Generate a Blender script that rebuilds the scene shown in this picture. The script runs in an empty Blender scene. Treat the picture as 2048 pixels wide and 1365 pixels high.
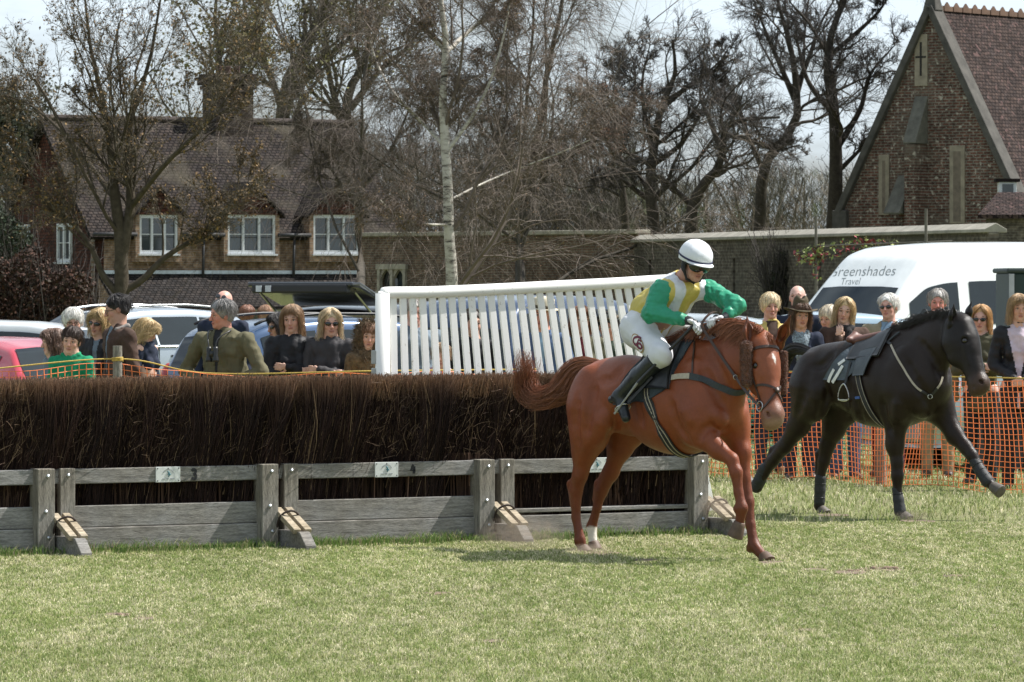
import bpy, math
import numpy as np
from mathutils import Matrix, Vector

SC = bpy.context.scene
R = math.radians
# ------------------------------------------------------------ camera
FPX, CAMH, HOR = 9750.0, 1.9, 560.0        # focal length in photo pixels, eye height, horizon row
cam_d = bpy.data.cameras.new("camera")
cam = bpy.data.objects.new("camera", cam_d)
SC.collection.objects.link(cam)
cam.location = (0, 0, CAMH)
cam.rotation_euler = (R(90), 0, 0)
cam_d.sensor_width = 36
cam_d.lens = 36 * FPX / 2048
cam_d.shift_y = -(682.5 - HOR) / 2048
cam_d.clip_start = 0.5
cam_d.clip_end = 3000
cam_d.dof.use_dof = True
cam_d.dof.focus_distance = 34.0
cam_d.dof.aperture_fstop = 20
SC.camera = cam
# ------------------------------------------------------------ sky, sun, exposure
SUN = Vector((0.60, 0.20, 0.86)).normalized()
sun_el = math.asin(SUN.z)
sun_az = math.atan2(SUN.x, SUN.y)
w = bpy.data.worlds.new("World"); SC.world = w; w.use_nodes = True
nt = w.node_tree; nt.nodes.clear()
o_ = nt.nodes.new("ShaderNodeOutputWorld"); bg = nt.nodes.new("ShaderNodeBackground")
sky = nt.nodes.new("ShaderNodeTexSky"); sky.sky_type = 'NISHITA'; sky.sun_disc = False
sky.sun_elevation = sun_el; sky.sun_rotation = sun_az; sky.air_density = 1.0; sky.dust_density = 2.0; sky.ozone_density = 1.5
tc = nt.nodes.new("ShaderNodeTexCoord"); mp = nt.nodes.new("ShaderNodeMapping"); mp.inputs['Scale'].default_value = (1, 1, 3.0)
cn = nt.nodes.new("ShaderNodeTexNoise"); cn.inputs['Scale'].default_value = 9; cn.inputs['Detail'].default_value = 6; cn.inputs['Roughness'].default_value = .6
cr = nt.nodes.new("ShaderNodeValToRGB"); cr.color_ramp.elements[0].position = .30; cr.color_ramp.elements[1].position = .62
mx = nt.nodes.new("ShaderNodeMix"); mx.data_type = 'RGBA'
nt.links.new(tc.outputs['Generated'], mp.inputs[0]); nt.links.new(mp.outputs[0], cn.inputs[0]); nt.links.new(cn.outputs[0], cr.inputs[0])
nt.links.new(cr.outputs[0], mx.inputs[0]); nt.links.new(sky.outputs[0], mx.inputs[6]); mx.inputs[7].default_value = (9.3, 10.6, 11.6, 1)
nt.links.new(mx.outputs[2], bg.inputs[0]); bg.inputs[1].default_value = 0.062
nt.links.new(bg.outputs[0], o_.inputs[0])
sd = bpy.data.lights.new("sun", 'SUN'); sd.energy = 5.0; sd.angle = R(0.5); sd.color = (1, .965, .915)
so = bpy.data.objects.new("sun", sd); SC.collection.objects.link(so)
so.rotation_euler = SUN.to_track_quat('Z', 'Y').to_euler(); so.location = (20, 10, 30)
SC.view_settings.view_transform = 'Standard'; SC.view_settings.look = 'None'
SC.view_settings.exposure = 0.65; SC.view_settings.gamma = 1
SC.cycles.max_bounces = 6; SC.cycles.transparent_max_bounces = 12

# ------------------------------------------------------------ coordinates
def W(px, py, Y):
    """photo pixel + distance -> world point"""
    return np.array([(px - 1024) / FPX * Y, Y, CAMH + (HOR - py) / FPX * Y])
def ray(px, py): return np.array([(px - 1024) / FPX, 1, (HOR - py) / FPX])
CAM = np.array([0, 0, CAMH])

# ------------------------------------------------------------ object helpers
def tag(o, label=None, cat=None, group=None, kind=None):
    for k, v in (('label', label), ('category', cat), ('group', group), ('kind', kind)):
        if v: o[k] = v
    return o
def empty(name, loc=(0, 0, 0), rz=0, label=None, cat=None, group=None):
    o = bpy.data.objects.new(name, None); SC.collection.objects.link(o)
    o.location = [float(c) for c in loc]; o.rotation_euler = (0, 0, rz); o.empty_display_size = .1
    return tag(o, label, cat, group)
def wmat(o):
    m = Matrix.Identity(4)
    while o is not None:
        m = o.matrix_basis @ m; o = o.parent
    return m
def mesh(name, V, polys, mats, parent=None, col=None, smooth=False, mi=None, local=False):
    """V (n,3); polys: list of arrays (m,k) or plain list of index lists. Vertices in world space unless local."""
    V = np.asarray(V, float).reshape(-1, 3)
    if parent is not None and not local:
        Mi = np.array(wmat(parent).inverted()); V = V @ Mi[:3, :3].T + Mi[:3, 3]
    if isinstance(polys, np.ndarray): polys = [polys]
    me = bpy.data.meshes.new(name)
    arrs = []
    lst = []
    for p in polys:
        if isinstance(p, np.ndarray) and p.ndim == 2: arrs.append(p)
        else: lst.append(p)
    loops = [a.ravel() for a in arrs]; tot = [np.full(len(a), a.shape[1]) for a in arrs]
    if lst:
        loops.append(np.array([i for f in lst for i in f])); tot.append(np.array([len(f) for f in lst]))
    loops = np.concatenate(loops).astype(np.int32); tot = np.concatenate(tot).astype(np.int32)
    me.vertices.add(len(V)); me.vertices.foreach_set('co', V.astype(np.float32).ravel())
    me.loops.add(len(loops)); me.loops.foreach_set('vertex_index', loops)
    me.polygons.add(len(tot)); st = np.zeros(len(tot), np.int32); st[1:] = np.cumsum(tot)[:-1]
    me.polygons.foreach_set('loop_start', st)
    try: me.polygons.foreach_set('loop_total', tot)
    except Exception: pass
    if mi is not None: me.polygons.foreach_set('material_index', np.asarray(mi, np.int32))
    me.update(calc_edges=True)
    me.polygons.foreach_set('use_smooth', np.full(len(tot), bool(smooth)))
    if col is not None:
        c = np.ones((len(V), 4), np.float32); c[:, :3] = col
        a = me.color_attributes.new('Col', 'FLOAT_COLOR', 'POINT'); a.data.foreach_set('color', c.ravel())
    for m in (mats if isinstance(mats, (list, tuple)) else [mats]): me.materials.append(m)
    me.validate()
    o = bpy.data.objects.new(name, me); SC.collection.objects.link(o)
    if parent is not None: o.parent = parent
    return o

class MB:
    """collects simple solids into one mesh"""
    def __init__(s): s.v = []; s.f = []; s.n = 0; s.c = []
    def add(s, V, F, col=None):
        V = np.asarray(V, float).reshape(-1, 3); b = s.n
        s.v.append(V); s.f += [[i + b for i in f] for f in F]; s.n += len(V)
        s.c.append(np.tile(col if col is not None else (1, 1, 1), (len(V), 1)))
        return s
    def box(s, c, size, M=None, col=None, taper=1.0):
        x, y, z = [d / 2 for d in size]; t = taper
        V = np.array([(-x, -y, -z), (x, -y, -z), (x, y, -z), (-x, y, -z), (-x*t, -y*t, z), (x*t, -y*t, z), (x*t, y*t, z), (-x*t, y*t, z)])
        if M is not None: V = V @ np.array(M).T
        return s.add(V + np.array(c), [(0, 3, 2, 1), (4, 5, 6, 7), (0, 1, 5, 4), (1, 2, 6, 5), (2, 3, 7, 6), (3, 0, 4, 7)], col)
    def beam(s, a, b, w, h, up=(0, 0, 1), col=None):
        a = np.array(a, float); b = np.array(b, float); d = b - a; L = np.linalg.norm(d); d = d / L
        sd_ = np.cross(d, up); sd_ /= np.linalg.norm(sd_); u = np.cross(sd_, d)
        return s.box((a + b) / 2, (L, w, h), np.array([d, sd_, u]).T, col)
    def tube(s, P, r, n=8, col=None, cap=True):
        P = np.asarray(P, float); r = np.broadcast_to(np.asarray(r, float), (len(P),))
        V, F = tubes(P[None], r[None], n)
        F = [list(f) for f in F]
        if cap: F += [list(range(n))[::-1], [len(V) - n + i for i in range(n)]]
        return s.add(V, F, col)
    def prism(s, poly, off, col=None):
        """planar polygon (n,3) extruded by off"""
        P = np.asarray(poly, float); n = len(P); Q = P + np.array(off)
        F = [list(range(n))[::-1], [n + i for i in range(n)]] + [(i, (i + 1) % n, n + (i + 1) % n, n + i) for i in range(n)]
        return s.add(np.vstack([P, Q]), F, col)
    def lathe(s, prof, c=(0, 0, 0), axis=(0, 0, 1), n=16, col=None):
        ax = np.array(axis, float); ax /= np.linalg.norm(ax)
        t = np.cross(ax, (1, 0, 0) if abs(ax[0]) < .8 else (0, 1, 0)); t /= np.linalg.norm(t); u = np.cross(ax, t)
        V = []; 
        for r_, h in prof:
            for k in range(n):
                a = 2 * math.pi * k / n; V.append(np.array(c) + ax * h + (t * math.cos(a) + u * math.sin(a)) * r_)
        F = [(i * n + k, i * n + (k + 1) % n, (i + 1) * n + (k + 1) % n, (i + 1) * n + k) for i in range(len(prof) - 1) for k in range(n)]
        F += [list(range(n))[::-1], [(len(prof) - 1) * n + k for k in range(n)]]
        return s.add(V, F, col)
    def build(s, name, mat, parent=None, smooth=False, bevel=0, local=False, col=False):
        o = mesh(name, np.vstack(s.v), s.f, mat, parent, np.vstack(s.c) if col else None, smooth, local=local)
        if bevel:
            b = o.modifiers.new('bevel', 'BEVEL'); b.width = bevel; b.segments = 2; b.limit_method = 'ANGLE'; b.angle_limit = R(40)
        return o

def each(mb, name, mat, parent, **k):
    """every solid collected in mb becomes an object of its own"""
    out = []; b = 0; fi = 0; F = mb.f
    for V in mb.v:
        e = b + len(V); q = MB(); fs = []
        while fi < len(F) and all(b <= i < e for i in F[fi]): fs.append([i - b for i in F[fi]]); fi += 1
        q.add(V, fs); out.append(q.build(name, mat, parent, **k)); b = e
    return out

def tubes(P, Rd, sides=3, flat=None):
    """P (B,n,3), Rd (B,n) -> verts, quads; batch of tubes"""
    B, n, _ = P.shape
    T = np.gradient(P, axis=1); T /= np.linalg.norm(T, axis=2, keepdims=True) + 1e-9
    ref = np.where(np.abs(T[..., 2:3]) > .85, np.array([1., 0, 0]), np.array([0, 0, 1.]))
    ref = np.repeat(ref[:, :1], n, 1) if n > 0 else ref
    A = np.cross(T, ref); A /= np.linalg.norm(A, axis=2, keepdims=True) + 1e-9
    C = np.cross(T, A)
    an = np.arange(sides) * 2 * np.pi / sides
    fl = 1.0 if flat is None else flat
    V = P[:, :, None] + Rd[:, :, None, None] * (A[:, :, None] * np.cos(an)[None, None, :, None] + fl * C[:, :, None] * np.sin(an)[None, None, :, None])
    b = (np.arange(B) * n * sides)[:, None, None]; i = (np.arange(n - 1) * sides)[None, :, None]; k = np.arange(sides)[None, None]
    k2 = (k + 1) % sides
    Fq = np.stack([b + i + k, b + i + k2, b + i + sides + k2, b + i + sides + k], -1).reshape(-1, 4)
    return V.reshape(-1, 3), Fq
def ribbons(P, Wd):
    """P (B,n,3) centre lines, Wd (B,n,3) half-width vectors -> verts, quads"""
    B, n, _ = P.shape
    V = np.stack([P - Wd, P + Wd], 2).reshape(-1, 3)
    b = (np.arange(B) * n * 2)[:, None]; i = (np.arange(n - 1) * 2)[None]
    return V, np.stack([b + i, b + i + 1, b + i + 3, b + i + 2], -1).reshape(-1, 4)

def catmull(P, n):
    P = np.asarray(P, float); m = len(P); Q = np.vstack([2 * P[0] - P[1], P, 2 * P[-1] - P[-2]])
    t = np.linspace(0, m - 1 - 1e-6, n); i = t.astype(int); f = (t - i)[:, None]
    a, b, c, d = Q[i], Q[i + 1], Q[i + 2], Q[i + 3]
    return .5 * (2 * b + (c - a) * f + (2 * a - 5 * b + 4 * c - d) * f ** 2 + (3 * b - a - 3 * c + d) * f ** 3)

# ------------------------------------------------------------ sculpting with distance fields
def nrm(v): v = np.asarray(v, float); return v / np.linalg.norm(v)
class Sculpt:
    def __init__(s, h): s.h = h; s.p = []
    def cone(s, a, b, ra, rb, k=.02, fl=None, col=None, cut=False):
        """tapered capsule; fl=(axis, factor) squeezes along an axis"""
        s.p.append(('c', np.array(a, float), np.array(b, float), ra, rb, k, fl, col, cut)); return s
    def chain(s, pts, rs, k=.02, fl=None, col=None):
        for i in range(len(pts) - 1): s.cone(pts[i], pts[i + 1], rs[i], rs[i + 1], k, fl, col)
        return s
    def ell(s, c, r, M=None, k=.02, col=None, cut=False):
        """ellipsoid, rows of M are its axes"""
        s.p.append(('e', np.array(c, float), np.array(r, float), np.eye(3) if M is None else np.array(M, float), 0, k, None, col, cut)); return s
    def bb(s, p):
        if p[0] == 'c':
            m = max(p[3], p[4]); m *= max(1, p[6][1]) if p[6] is not None else 1
            return np.minimum(p[1], p[2]) - m, np.maximum(p[1], p[2]) + m
        m = p[2].max(); return p[1] - m, p[1] + m
    def dist(s, p, X):
        if p[0] == 'c':
            a, b, ra, rb, fl = p[1], p[2], p[3], p[4], p[6]
            X0 = X
            if fl is not None:
                ax = nrm(fl[0]); g = 1 / fl[1] - 1
                # squeeze about the segment: scale offset along ax
                pa = X - a; ba = b - a
                t = np.clip((pa @ ba) / (ba @ ba + 1e-12), 0, 1)[..., None]
                q = pa - t * ba
                q = q + g * (q @ ax)[..., None] * ax
                return (np.linalg.norm(q, axis=-1) - (ra + (rb - ra) * t[..., 0])) * min(1, fl[1])
            pa = X - a; ba = b - a
            t = np.clip((pa @ ba) / (ba @ ba + 1e-12), 0, 1)
            return np.linalg.norm(pa - t[..., None] * ba, axis=-1) - (ra + (rb - ra) * t)
        q = (X - p[1]) @ p[3].T / p[2]; l = np.linalg.norm(q, axis=-1)
        l2 = np.linalg.norm(q / p[2], axis=-1)
        return l * (l - 1) / (l2 + 1e-9)
    def run(s, base=(1, 1, 1), colk=.015, disp=None):
        h = s.h; lo = np.min([s.bb(p)[0] for p in s.p if not p[8]], 0) - 3 * h - .01; hi = np.max([s.bb(p)[1] for p in s.p if not p[8]], 0) + 3 * h + .01
        N = np.ceil((hi - lo) / h).astype(int) + 1
        F = np.full(N, 1.0, np.float32)
        g = [lo[i] + h * np.arange(N[i]) for i in range(3)]
        for p in s.p:
            a, b = s.bb(p); pad = p[5] + 2 * h + .01
            i0 = np.maximum(((a - pad - lo) / h).astype(int), 0); i1 = np.minimum(((b + pad - lo) / h).astype(int) + 2, N)
            if (i1 <= i0).any(): continue
            sl = tuple(slice(i0[i], i1[i]) for i in range(3))
            X = np.stack(np.meshgrid(g[0][sl[0]], g[1][sl[1]], g[2][sl[2]], indexing='ij'), -1)
            d = s.dist(p, X); f = F[sl]; k = p[5]
            if p[8]:
                d = -d; hh = np.maximum(k - np.abs(f - d), 0) / k; F[sl] = np.maximum(f, d) + hh * hh * k * .25
            else:
                hh = np.maximum(k - np.abs(f - d), 0) / k; F[sl] = np.minimum(f, d) - hh * hh * k * .25
        if disp is not None:
            X = np.stack(np.meshgrid(*g, indexing='ij'), -1); m = np.abs(F) < .08
            F[m] += disp(X[m])
        V, Q = surface_nets(F, lo, h)
        col = np.tile(np.array(base, float), (len(V), 1)); wt = np.full(len(V), 1e-3)
        cp = [p for p in s.p if p[7] is not None]
        if cp:
            acc = np.zeros((len(V), 3)); ws = np.zeros(len(V))
            for p in s.p:
                if p[8]: continue
                d = s.dist(p, V); w_ = np.exp(-np.clip(d, -.02, 1) / colk)
                acc += w_[:, None] * np.array(p[7] if p[7] is not None else base); ws += w_
            col = acc / ws[:, None]
        return V, Q, col
def surface_nets(F, lo, h):
    S = F < 0
    c = np.zeros(tuple(n - 1 for n in F.shape), np.int8)
    for dx in (0, 1):
        for dy in (0, 1):
            for dz in (0, 1):
                c += S[dx:F.shape[0] - 1 + dx, dy:F.shape[1] - 1 + dy, dz:F.shape[2] - 1 + dz]
    A = np.argwhere((c > 0) & (c < 8)); idx = np.full(c.shape, -1, np.int64); idx[tuple(A.T)] = np.arange(len(A))
    acc = np.zeros((len(A), 3)); cnt = np.zeros(len(A))
    co = [(x, y, z) for x in (0, 1) for y in (0, 1) for z in (0, 1)]
    for a in co:
        for ax in range(3):
            if a[ax]: continue
            b = list(a); b[ax] = 1
            fa = F[A[:, 0] + a[0], A[:, 1] + a[1], A[:, 2] + a[2]]; fb = F[A[:, 0] + b[0], A[:, 1] + b[1], A[:, 2] + b[2]]
            m = (fa < 0) != (fb < 0); t = fa[m] / (fa[m] - fb[m])
            p = np.tile(np.array(a, float), (m.sum(), 1)); p[:, ax] = t
            acc[m] += p; cnt[m] += 1
    V = lo + h * (A + acc / cnt[:, None])
    Q = []
    for ax in range(3):
        sl0 = [slice(None)] * 3; sl1 = [slice(None)] * 3; sl0[ax] = slice(0, -1); sl1[ax] = slice(1, None)
        s0 = S[tuple(sl0)]; s1 = S[tuple(sl1)]; e = np.argwhere(s0 != s1)
        u, v = [(1, 2), (2, 0), (0, 1)][ax]
        e = e[(e[:, u] > 0) & (e[:, v] > 0)]
        ins = S[tuple(e.T)]
        def cell(du, dv):
            q = e.copy(); q[:, u] -= du; q[:, v] -= dv; return idx[tuple(q.T)]
        q = np.stack([cell(1, 1), cell(0, 1), cell(0, 0), cell(1, 0)], -1)
        q[~ins] = q[~ins][:, ::-1]; Q.append(q)
    Q = np.vstack(Q); Q = Q[(Q >= 0).all(1)]
    return V, Q
def frame(f, up=(0, 0, 1)):
    """rows: forward, left, up"""
    f = nrm(f); l = nrm(np.cross(up, f)); return np.array([f, l, np.cross(f, l)])

def vnoise(X, f=1.0, seed=0):
    """cheap smooth pseudo-noise from sines"""
    r = np.random.RandomState(seed); o = np.zeros(X.shape[:-1])
    for i in range(6):
        k = r.normal(size=3) * f * (1 + .5 * i); o += np.sin(X @ k + r.rand() * 6.28) / (1 + .4 * i)
    return o / 3

# ------------------------------------------------------------ materials
def nodes(name):
    m = bpy.data.materials.new(name); m.use_nodes = True; n = m.node_tree
    return m, n, n.nodes['Principled BSDF']
def N(nt, t, **k):
    n = nt.nodes.new(t)
    for a, b in k.items():
        if a in n.inputs.keys(): n.inputs[a].default_value = b
        else: setattr(n, a, b)
    return n
def mixc(nt, fac, a, b, mode='MIX'):
    m = nt.nodes.new('ShaderNodeMix'); m.data_type = 'RGBA'; m.blend_type = mode
    for s_, v in ((0, fac), (6, a), (7, b)):
        if isinstance(v, bpy.types.NodeSocket): nt.links.new(v, m.inputs[s_])
        elif isinstance(v, (int, float)): m.inputs[s_].default_value = v
        else: m.inputs[s_].default_value = (*v, 1)
    return m.outputs[2]
def ramp(nt, x, pts):
    r = nt.nodes.new('ShaderNodeValToRGB'); nt.links.new(x, r.inputs[0]); e = r.color_ramp.elements
    while len(e) < len(pts): e.new(.5)
    for el, (p, c) in zip(e, pts): el.position = p; el.color = (*c, 1) if not isinstance(c, float) else (c, c, c, 1)
    return r.outputs[0]
_tcs = {}
def noise(nt, scale, detail=4, rough=.55, stretch=None, kind='ShaderNodeTexNoise', coord='Object'):
    t = nt.nodes.new('ShaderNodeTexCoord'); out = t.outputs[coord]
    if stretch:
        m = nt.nodes.new('ShaderNodeMapping'); m.inputs['Scale'].default_value = stretch; nt.links.new(out, m.inputs[0]); out = m.outputs[0]
    n = nt.nodes.new(kind); n.inputs['Scale'].default_value = scale
    if 'Detail' in n.inputs: n.inputs['Detail'].default_value = detail
    if 'Roughness' in n.inputs: n.inputs['Roughness'].default_value = rough
    nt.links.new(out, n.inputs['Vector']); return n.outputs[0]
def bump(nt, p, h, s=.3, d=.01):
    b = nt.nodes.new('ShaderNodeBump'); b.inputs['Strength'].default_value = s; b.inputs['Distance'].default_value = d
    nt.links.new(h, b.inputs['Height']); nt.links.new(b.outputs[0], p.inputs['Normal'])
def mat(name, col=(.5, .5, .5), rough=.8, var=.2, scale=8, bmp=0, bs=40, attr=False, metal=0, stretch=None, sheen=0, coat=0, spec=.5, bd=.01, trans=0):
    m, t, p = nodes(name)
    n = noise(t, scale, 5, .6, stretch)
    v = ramp(t, n, [(.3, float(1 - var)), (.7, float(1 + var * .6))])
    if attr:
        a = t.nodes.new('ShaderNodeAttribute'); a.attribute_name = 'Col'; src = a.outputs[0]
    else: src = col
    t.links.new(mixc(t, 1.0, src, v, 'MULTIPLY'), p.inputs['Base Color'])
    p.inputs['Roughness'].default_value = rough; p.inputs['Metallic'].default_value = metal
    p.inputs['Specular IOR Level'].default_value = spec
    if sheen: p.inputs['Sheen Weight'].default_value = sheen
    if coat: p.inputs['Coat Weight'].default_value = coat; p.inputs['Coat Roughness'].default_value = .08
    if trans: p.inputs['Transmission Weight'].default_value = trans
    if bmp: bump(t, p, noise(t, bs, 4, .6, stretch), bmp, bd)
    return m
_mc = {}
def M(key, *a, **k):
    if key not in _mc: _mc[key] = mat(key, *a, **k)
    return _mc[key]
# ============================================================ ground, grass
def terrain(x, y):
    x = np.asarray(x, float); y = np.asarray(y, float)
    s = lambda t: np.clip(t, 0, 1) ** 2 * (3 - 2 * np.clip(t, 0, 1))
    return 1.32 * s((y - 78) / 50) * s((x - 1 + .0 * y) / 6) + 1.2 * s((y - 160) / 100)
def gnoise(x, y, sc, seed):
    r = np.random.RandomState(seed); n = 256; T = r.rand(n, n); u = (x / sc) % n; v = (y / sc) % n; i = u.astype(int); j = v.astype(int); f = u - i; g = v - j
    f = f * f * (3 - 2 * f); g = g * g * (3 - 2 * g); i1 = (i + 1) % n; j1 = (j + 1) % n
    return (T[i, j] * (1 - f) + T[i1, j] * f) * (1 - g) + (T[i, j1] * (1 - f) + T[i1, j1] * f) * g
m_, t_, p_ = nodes('turf')
n1 = noise(t_, .9, 6, .65); n2 = noise(t_, 14, 5, .7); n3 = noise(t_, 90, 3, .7)
c1 = ramp(t_, n1, [(.32, (.20, .23, .09)), (.5, (.25, .27, .12)), (.68, (.31, .30, .17))])
c2 = ramp(t_, n2, [(.35, (.45, .45, .42)), (.6, (1., 1., 1.)), (.8, (1.35, 1.25, 1.2))])
c3 = ramp(t_, n3, [(.3, .55), (.7, 1.3)])
t_.links.new(mixc(t_, 1, mixc(t_, 1, c1, c2, 'MULTIPLY'), c3, 'MULTIPLY'), p_.inputs['Base Color']); p_.inputs['Roughness'].default_value = .95; p_.inputs['Specular IOR Level'].default_value = .1
bump(t_, p_, n3, .6, .03)
ys = np.concatenate([np.linspace(8, 60, 40), np.geomspace(62, 900, 60)]); xs = np.linspace(-1, 1, 81)
GX = xs[:, None] * (14 + ys[None] * .8); GY = np.repeat(ys[None], 81, 0); GZ = terrain(GX, GY) 
V = np.stack([GX, GY, GZ], -1).reshape(-1, 3); ny = len(ys); a = (np.arange(80)[:, None] * ny + np.arange(ny - 1)[None]).ravel()
g = mesh('ground', V, np.stack([a, a + ny, a + ny + 1, a + 1], -1), m_, smooth=True); g['kind'] = 'structure'
# grass blades
BARE = [(-2.25, 27.6, .10), (-2.05, 27.3, .08), (-.45, 29.5, .09), (1.98, 31.9, .10), (2.2, 31.6, .13), (2.42, 31.9, .15), (2.85, 31.2, .10), (.9, 33.0, .10), (.62, 33.8, .14), (1.75, 32.7, .12), (3.2, 38.3, .16), (2.6, 39.3, .14), (-.1, 25.6, .07), (1.6, 26.4, .07)]
def grass(name, n, yr, hgt, seed, region=None, wid=.0024, tint=(1, 1, 1), xpad=.5):
    rs = np.random.RandomState(seed); y = np.sqrt(rs.rand(n) * (yr[1] ** 2 - yr[0] ** 2) + yr[0] ** 2); x = (rs.rand(n) * 2 - 1) * (y * 1024 / FPX + xpad)
    if region is not None: k = region(x, y, rs); x, y = x[k], y[k]
    # tufts: denser and taller patches
    ya = y * .22; tn = gnoise(x, ya, .10, 1) * .5 + gnoise(x, ya, .035, 2) * .5; dry = gnoise(x, ya, .30, 3) * .16 + gnoise(x, ya, .05, 4) * .26 + rs.rand(len(x)) * .58; big = gnoise(x, ya, .9, 7)
    k = rs.rand(len(x)) < .35 + .9 * tn; x, y, tn, dry, big = x[k], y[k], tn[k], dry[k], big[k]; n = len(x)
    for bx, by, br in BARE:
        q2 = ((x - bx) / br) ** 2 + ((y - by) / (br * 1.7)) ** 2 + .5 * (gnoise(x, y, .05, 9) - .5); k = (q2 > 1) | (rs.rand(len(x)) < .22); x, y, tn, dry, big = x[k], y[k], tn[k], dry[k], big[k]
    n = len(x); h = hgt * (.35 + 1.1 * tn) * (.6 + .7 * rs.rand(n)); a = rs.rand(n) * 6.28; ln = (.2 + .9 * rs.rand(n)) * h
    P0 = np.stack([x, y, terrain(x, y)], -1); d = np.stack([np.cos(a), np.sin(a), 0 * a], -1)
    b = rs.rand(n) * 6.28; W_ = np.stack([np.cos(b), np.sin(b) * .6, 0 * b], -1) * (wid * (.6 + .9 * rs.rand(n)))[:, None] * (y / 30)[:, None]
    P1 = P0 + d * (ln * .35)[:, None] + np.array([0, 0, 1.]) * (h * .65)[:, None]; P2 = P0 + d * ln[:, None] + np.array([0, 0, 1.]) * (h * (1 - .25 * rs.rand(n)))[:, None]
    V = np.stack([P0 - W_, P0 + W_, P1 - W_ * .7, P1 + W_ * .7, P2], 1).reshape(-1, 3); i = np.arange(n) * 5
    q = np.stack([i, i + 1, i + 3, i + 2], -1); t = np.stack([i + 2, i + 3, i + 4], -1)
    green = np.array([.225, .295, .085]); pg = np.array([.43, .435, .185]); st = np.array([.82, .74, .52])
    w1 = np.clip((dry - .34) / .25, 0, 1)[:, None]; w2 = np.clip((dry - .56) / .2, 0, 1)[:, None]
    c = green * (1 - w1) + pg * w1; c = c * (1 - w2) + st * w2
    c = c * (.5 + 1.0 * rs.rand(n, 1)) * (.9 + .2 * big[:, None]) * np.array(tint)
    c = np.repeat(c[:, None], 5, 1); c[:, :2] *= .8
    return mesh(name, V, [q, t], grassm, None, c.reshape(-1, 3))
m_, t_, p_ = nodes('grass_blades'); at = t_.nodes.new('ShaderNodeAttribute'); at.attribute_name = 'Col'; t_.links.new(at.outputs[0], p_.inputs['Base Color']); p_.inputs['Roughness'].default_value = .55; p_.inputs['Specular IOR Level'].default_value = .35
tl_ = t_.nodes.new('ShaderNodeBsdfTranslucent'); t_.links.new(at.outputs[0], tl_.inputs[0]); ms = t_.nodes.new('ShaderNodeMixShader'); ms.inputs[0].default_value = .3
t_.links.new(p_.outputs[0], ms.inputs[1]); t_.links.new(tl_.outputs[0], ms.inputs[2]); t_.links.new(ms.outputs[0], t_.nodes['Material Output'].inputs[0]); grassm = m_
FA, FB = np.array([-3.6, 33.5]), np.array([1.42, 36.4])       # front foot line of the brush fence
def behind(x, y, d=0.0):
    n = np.array([FB[1] - FA[1], -(FB[0] - FA[0])]); n /= np.linalg.norm(n); s = (x - FA[0]) * n[0] + (y - FA[1]) * n[1]; return (s < d) & (x < 1.5)
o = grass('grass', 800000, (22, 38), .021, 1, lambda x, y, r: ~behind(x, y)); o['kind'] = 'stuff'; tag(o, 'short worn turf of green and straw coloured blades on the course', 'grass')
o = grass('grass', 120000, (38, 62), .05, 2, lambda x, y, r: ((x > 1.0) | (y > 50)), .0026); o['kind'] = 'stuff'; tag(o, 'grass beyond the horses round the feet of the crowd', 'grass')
def foot(x, y, r):
    t = ((x - FA[0]) * (FB[0] - FA[0]) + (y - FA[1]) * (FB[1] - FA[1])) / ((FB - FA) @ (FB - FA)); return (t > -.05) & (t < 1.04)
def fgrass(n, seed):
    rs = np.random.RandomState(seed); t = rs.rand(n) * 1.12 - .08; s = rs.rand(n) ** 1.8 * .28 - .02; nn = np.array([FB[1] - FA[1], -(FB[0] - FA[0])]); nn /= np.linalg.norm(nn); P = FA + (FB - FA) * t[:, None] + nn * s[:, None]
    x, y = P.T; cl = gnoise(x, y, .09, 12); k = rs.rand(n) < cl * 1.1; x, y = x[k], y[k]; n = len(x); h = .045 + .085 * rs.rand(n) * gnoise(x, y, .12, 14); a = rs.rand(n) * 6.28; ln = h * (.2 + .8 * rs.rand(n))
    P0 = np.stack([x, y, 0 * x], -1); d = np.stack([np.cos(a), np.sin(a), 0 * a], -1); W_ = np.stack([np.ones(n), 0 * a, 0 * a], -1) * .0026
    P1 = P0 + d * (ln * .3)[:, None] + np.array([0, 0, 1.]) * (h * .6)[:, None]; P2 = P0 + d * ln[:, None] + np.array([0, 0, 1.]) * h[:, None]
    V = np.stack([P0 - W_, P0 + W_, P1 - W_ * .7, P1 + W_ * .7, P2], 1).reshape(-1, 3); i = np.arange(n) * 5
    c = np.array([.13, .21, .05]) * (.6 + .8 * rs.rand(n, 1)); m = rs.rand(n) < .25; c[m] = np.array([.36, .33, .18]) * (.7 + .5 * rs.rand(m.sum(), 1))
    return mesh('long_grass', V, [np.stack([i, i + 1, i + 3, i + 2], -1), np.stack([i + 2, i + 3, i + 4], -1)], grassm, None, np.repeat(c, 5, 0))
be = mat('bare_earth', (.17, .125, .085), .95, .4, 14, bmp=.8, bs=50)
for bx, by, br in BARE:
    a_ = np.linspace(0, 2 * np.pi, 25)[:-1]; rr = br * (.75 + .35 * gnoise(np.cos(a_) + 9 + bx, np.sin(a_) + 9, .5, 5)); V = np.vstack([[bx, by, .006], np.stack([bx + rr * np.cos(a_), by + 1.7 * rr * np.sin(a_), 0 * a_ + .004], -1)]); mesh('bare_earth', V, [[0, 1 + i, 1 + (i + 1) % 24] for i in range(24)], be)['kind'] = 'structure'
o = fgrass(9000, 5); o['kind'] = 'stuff'; tag(o, 'longer green grass left along the foot of the brush fence', 'grass')
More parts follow.
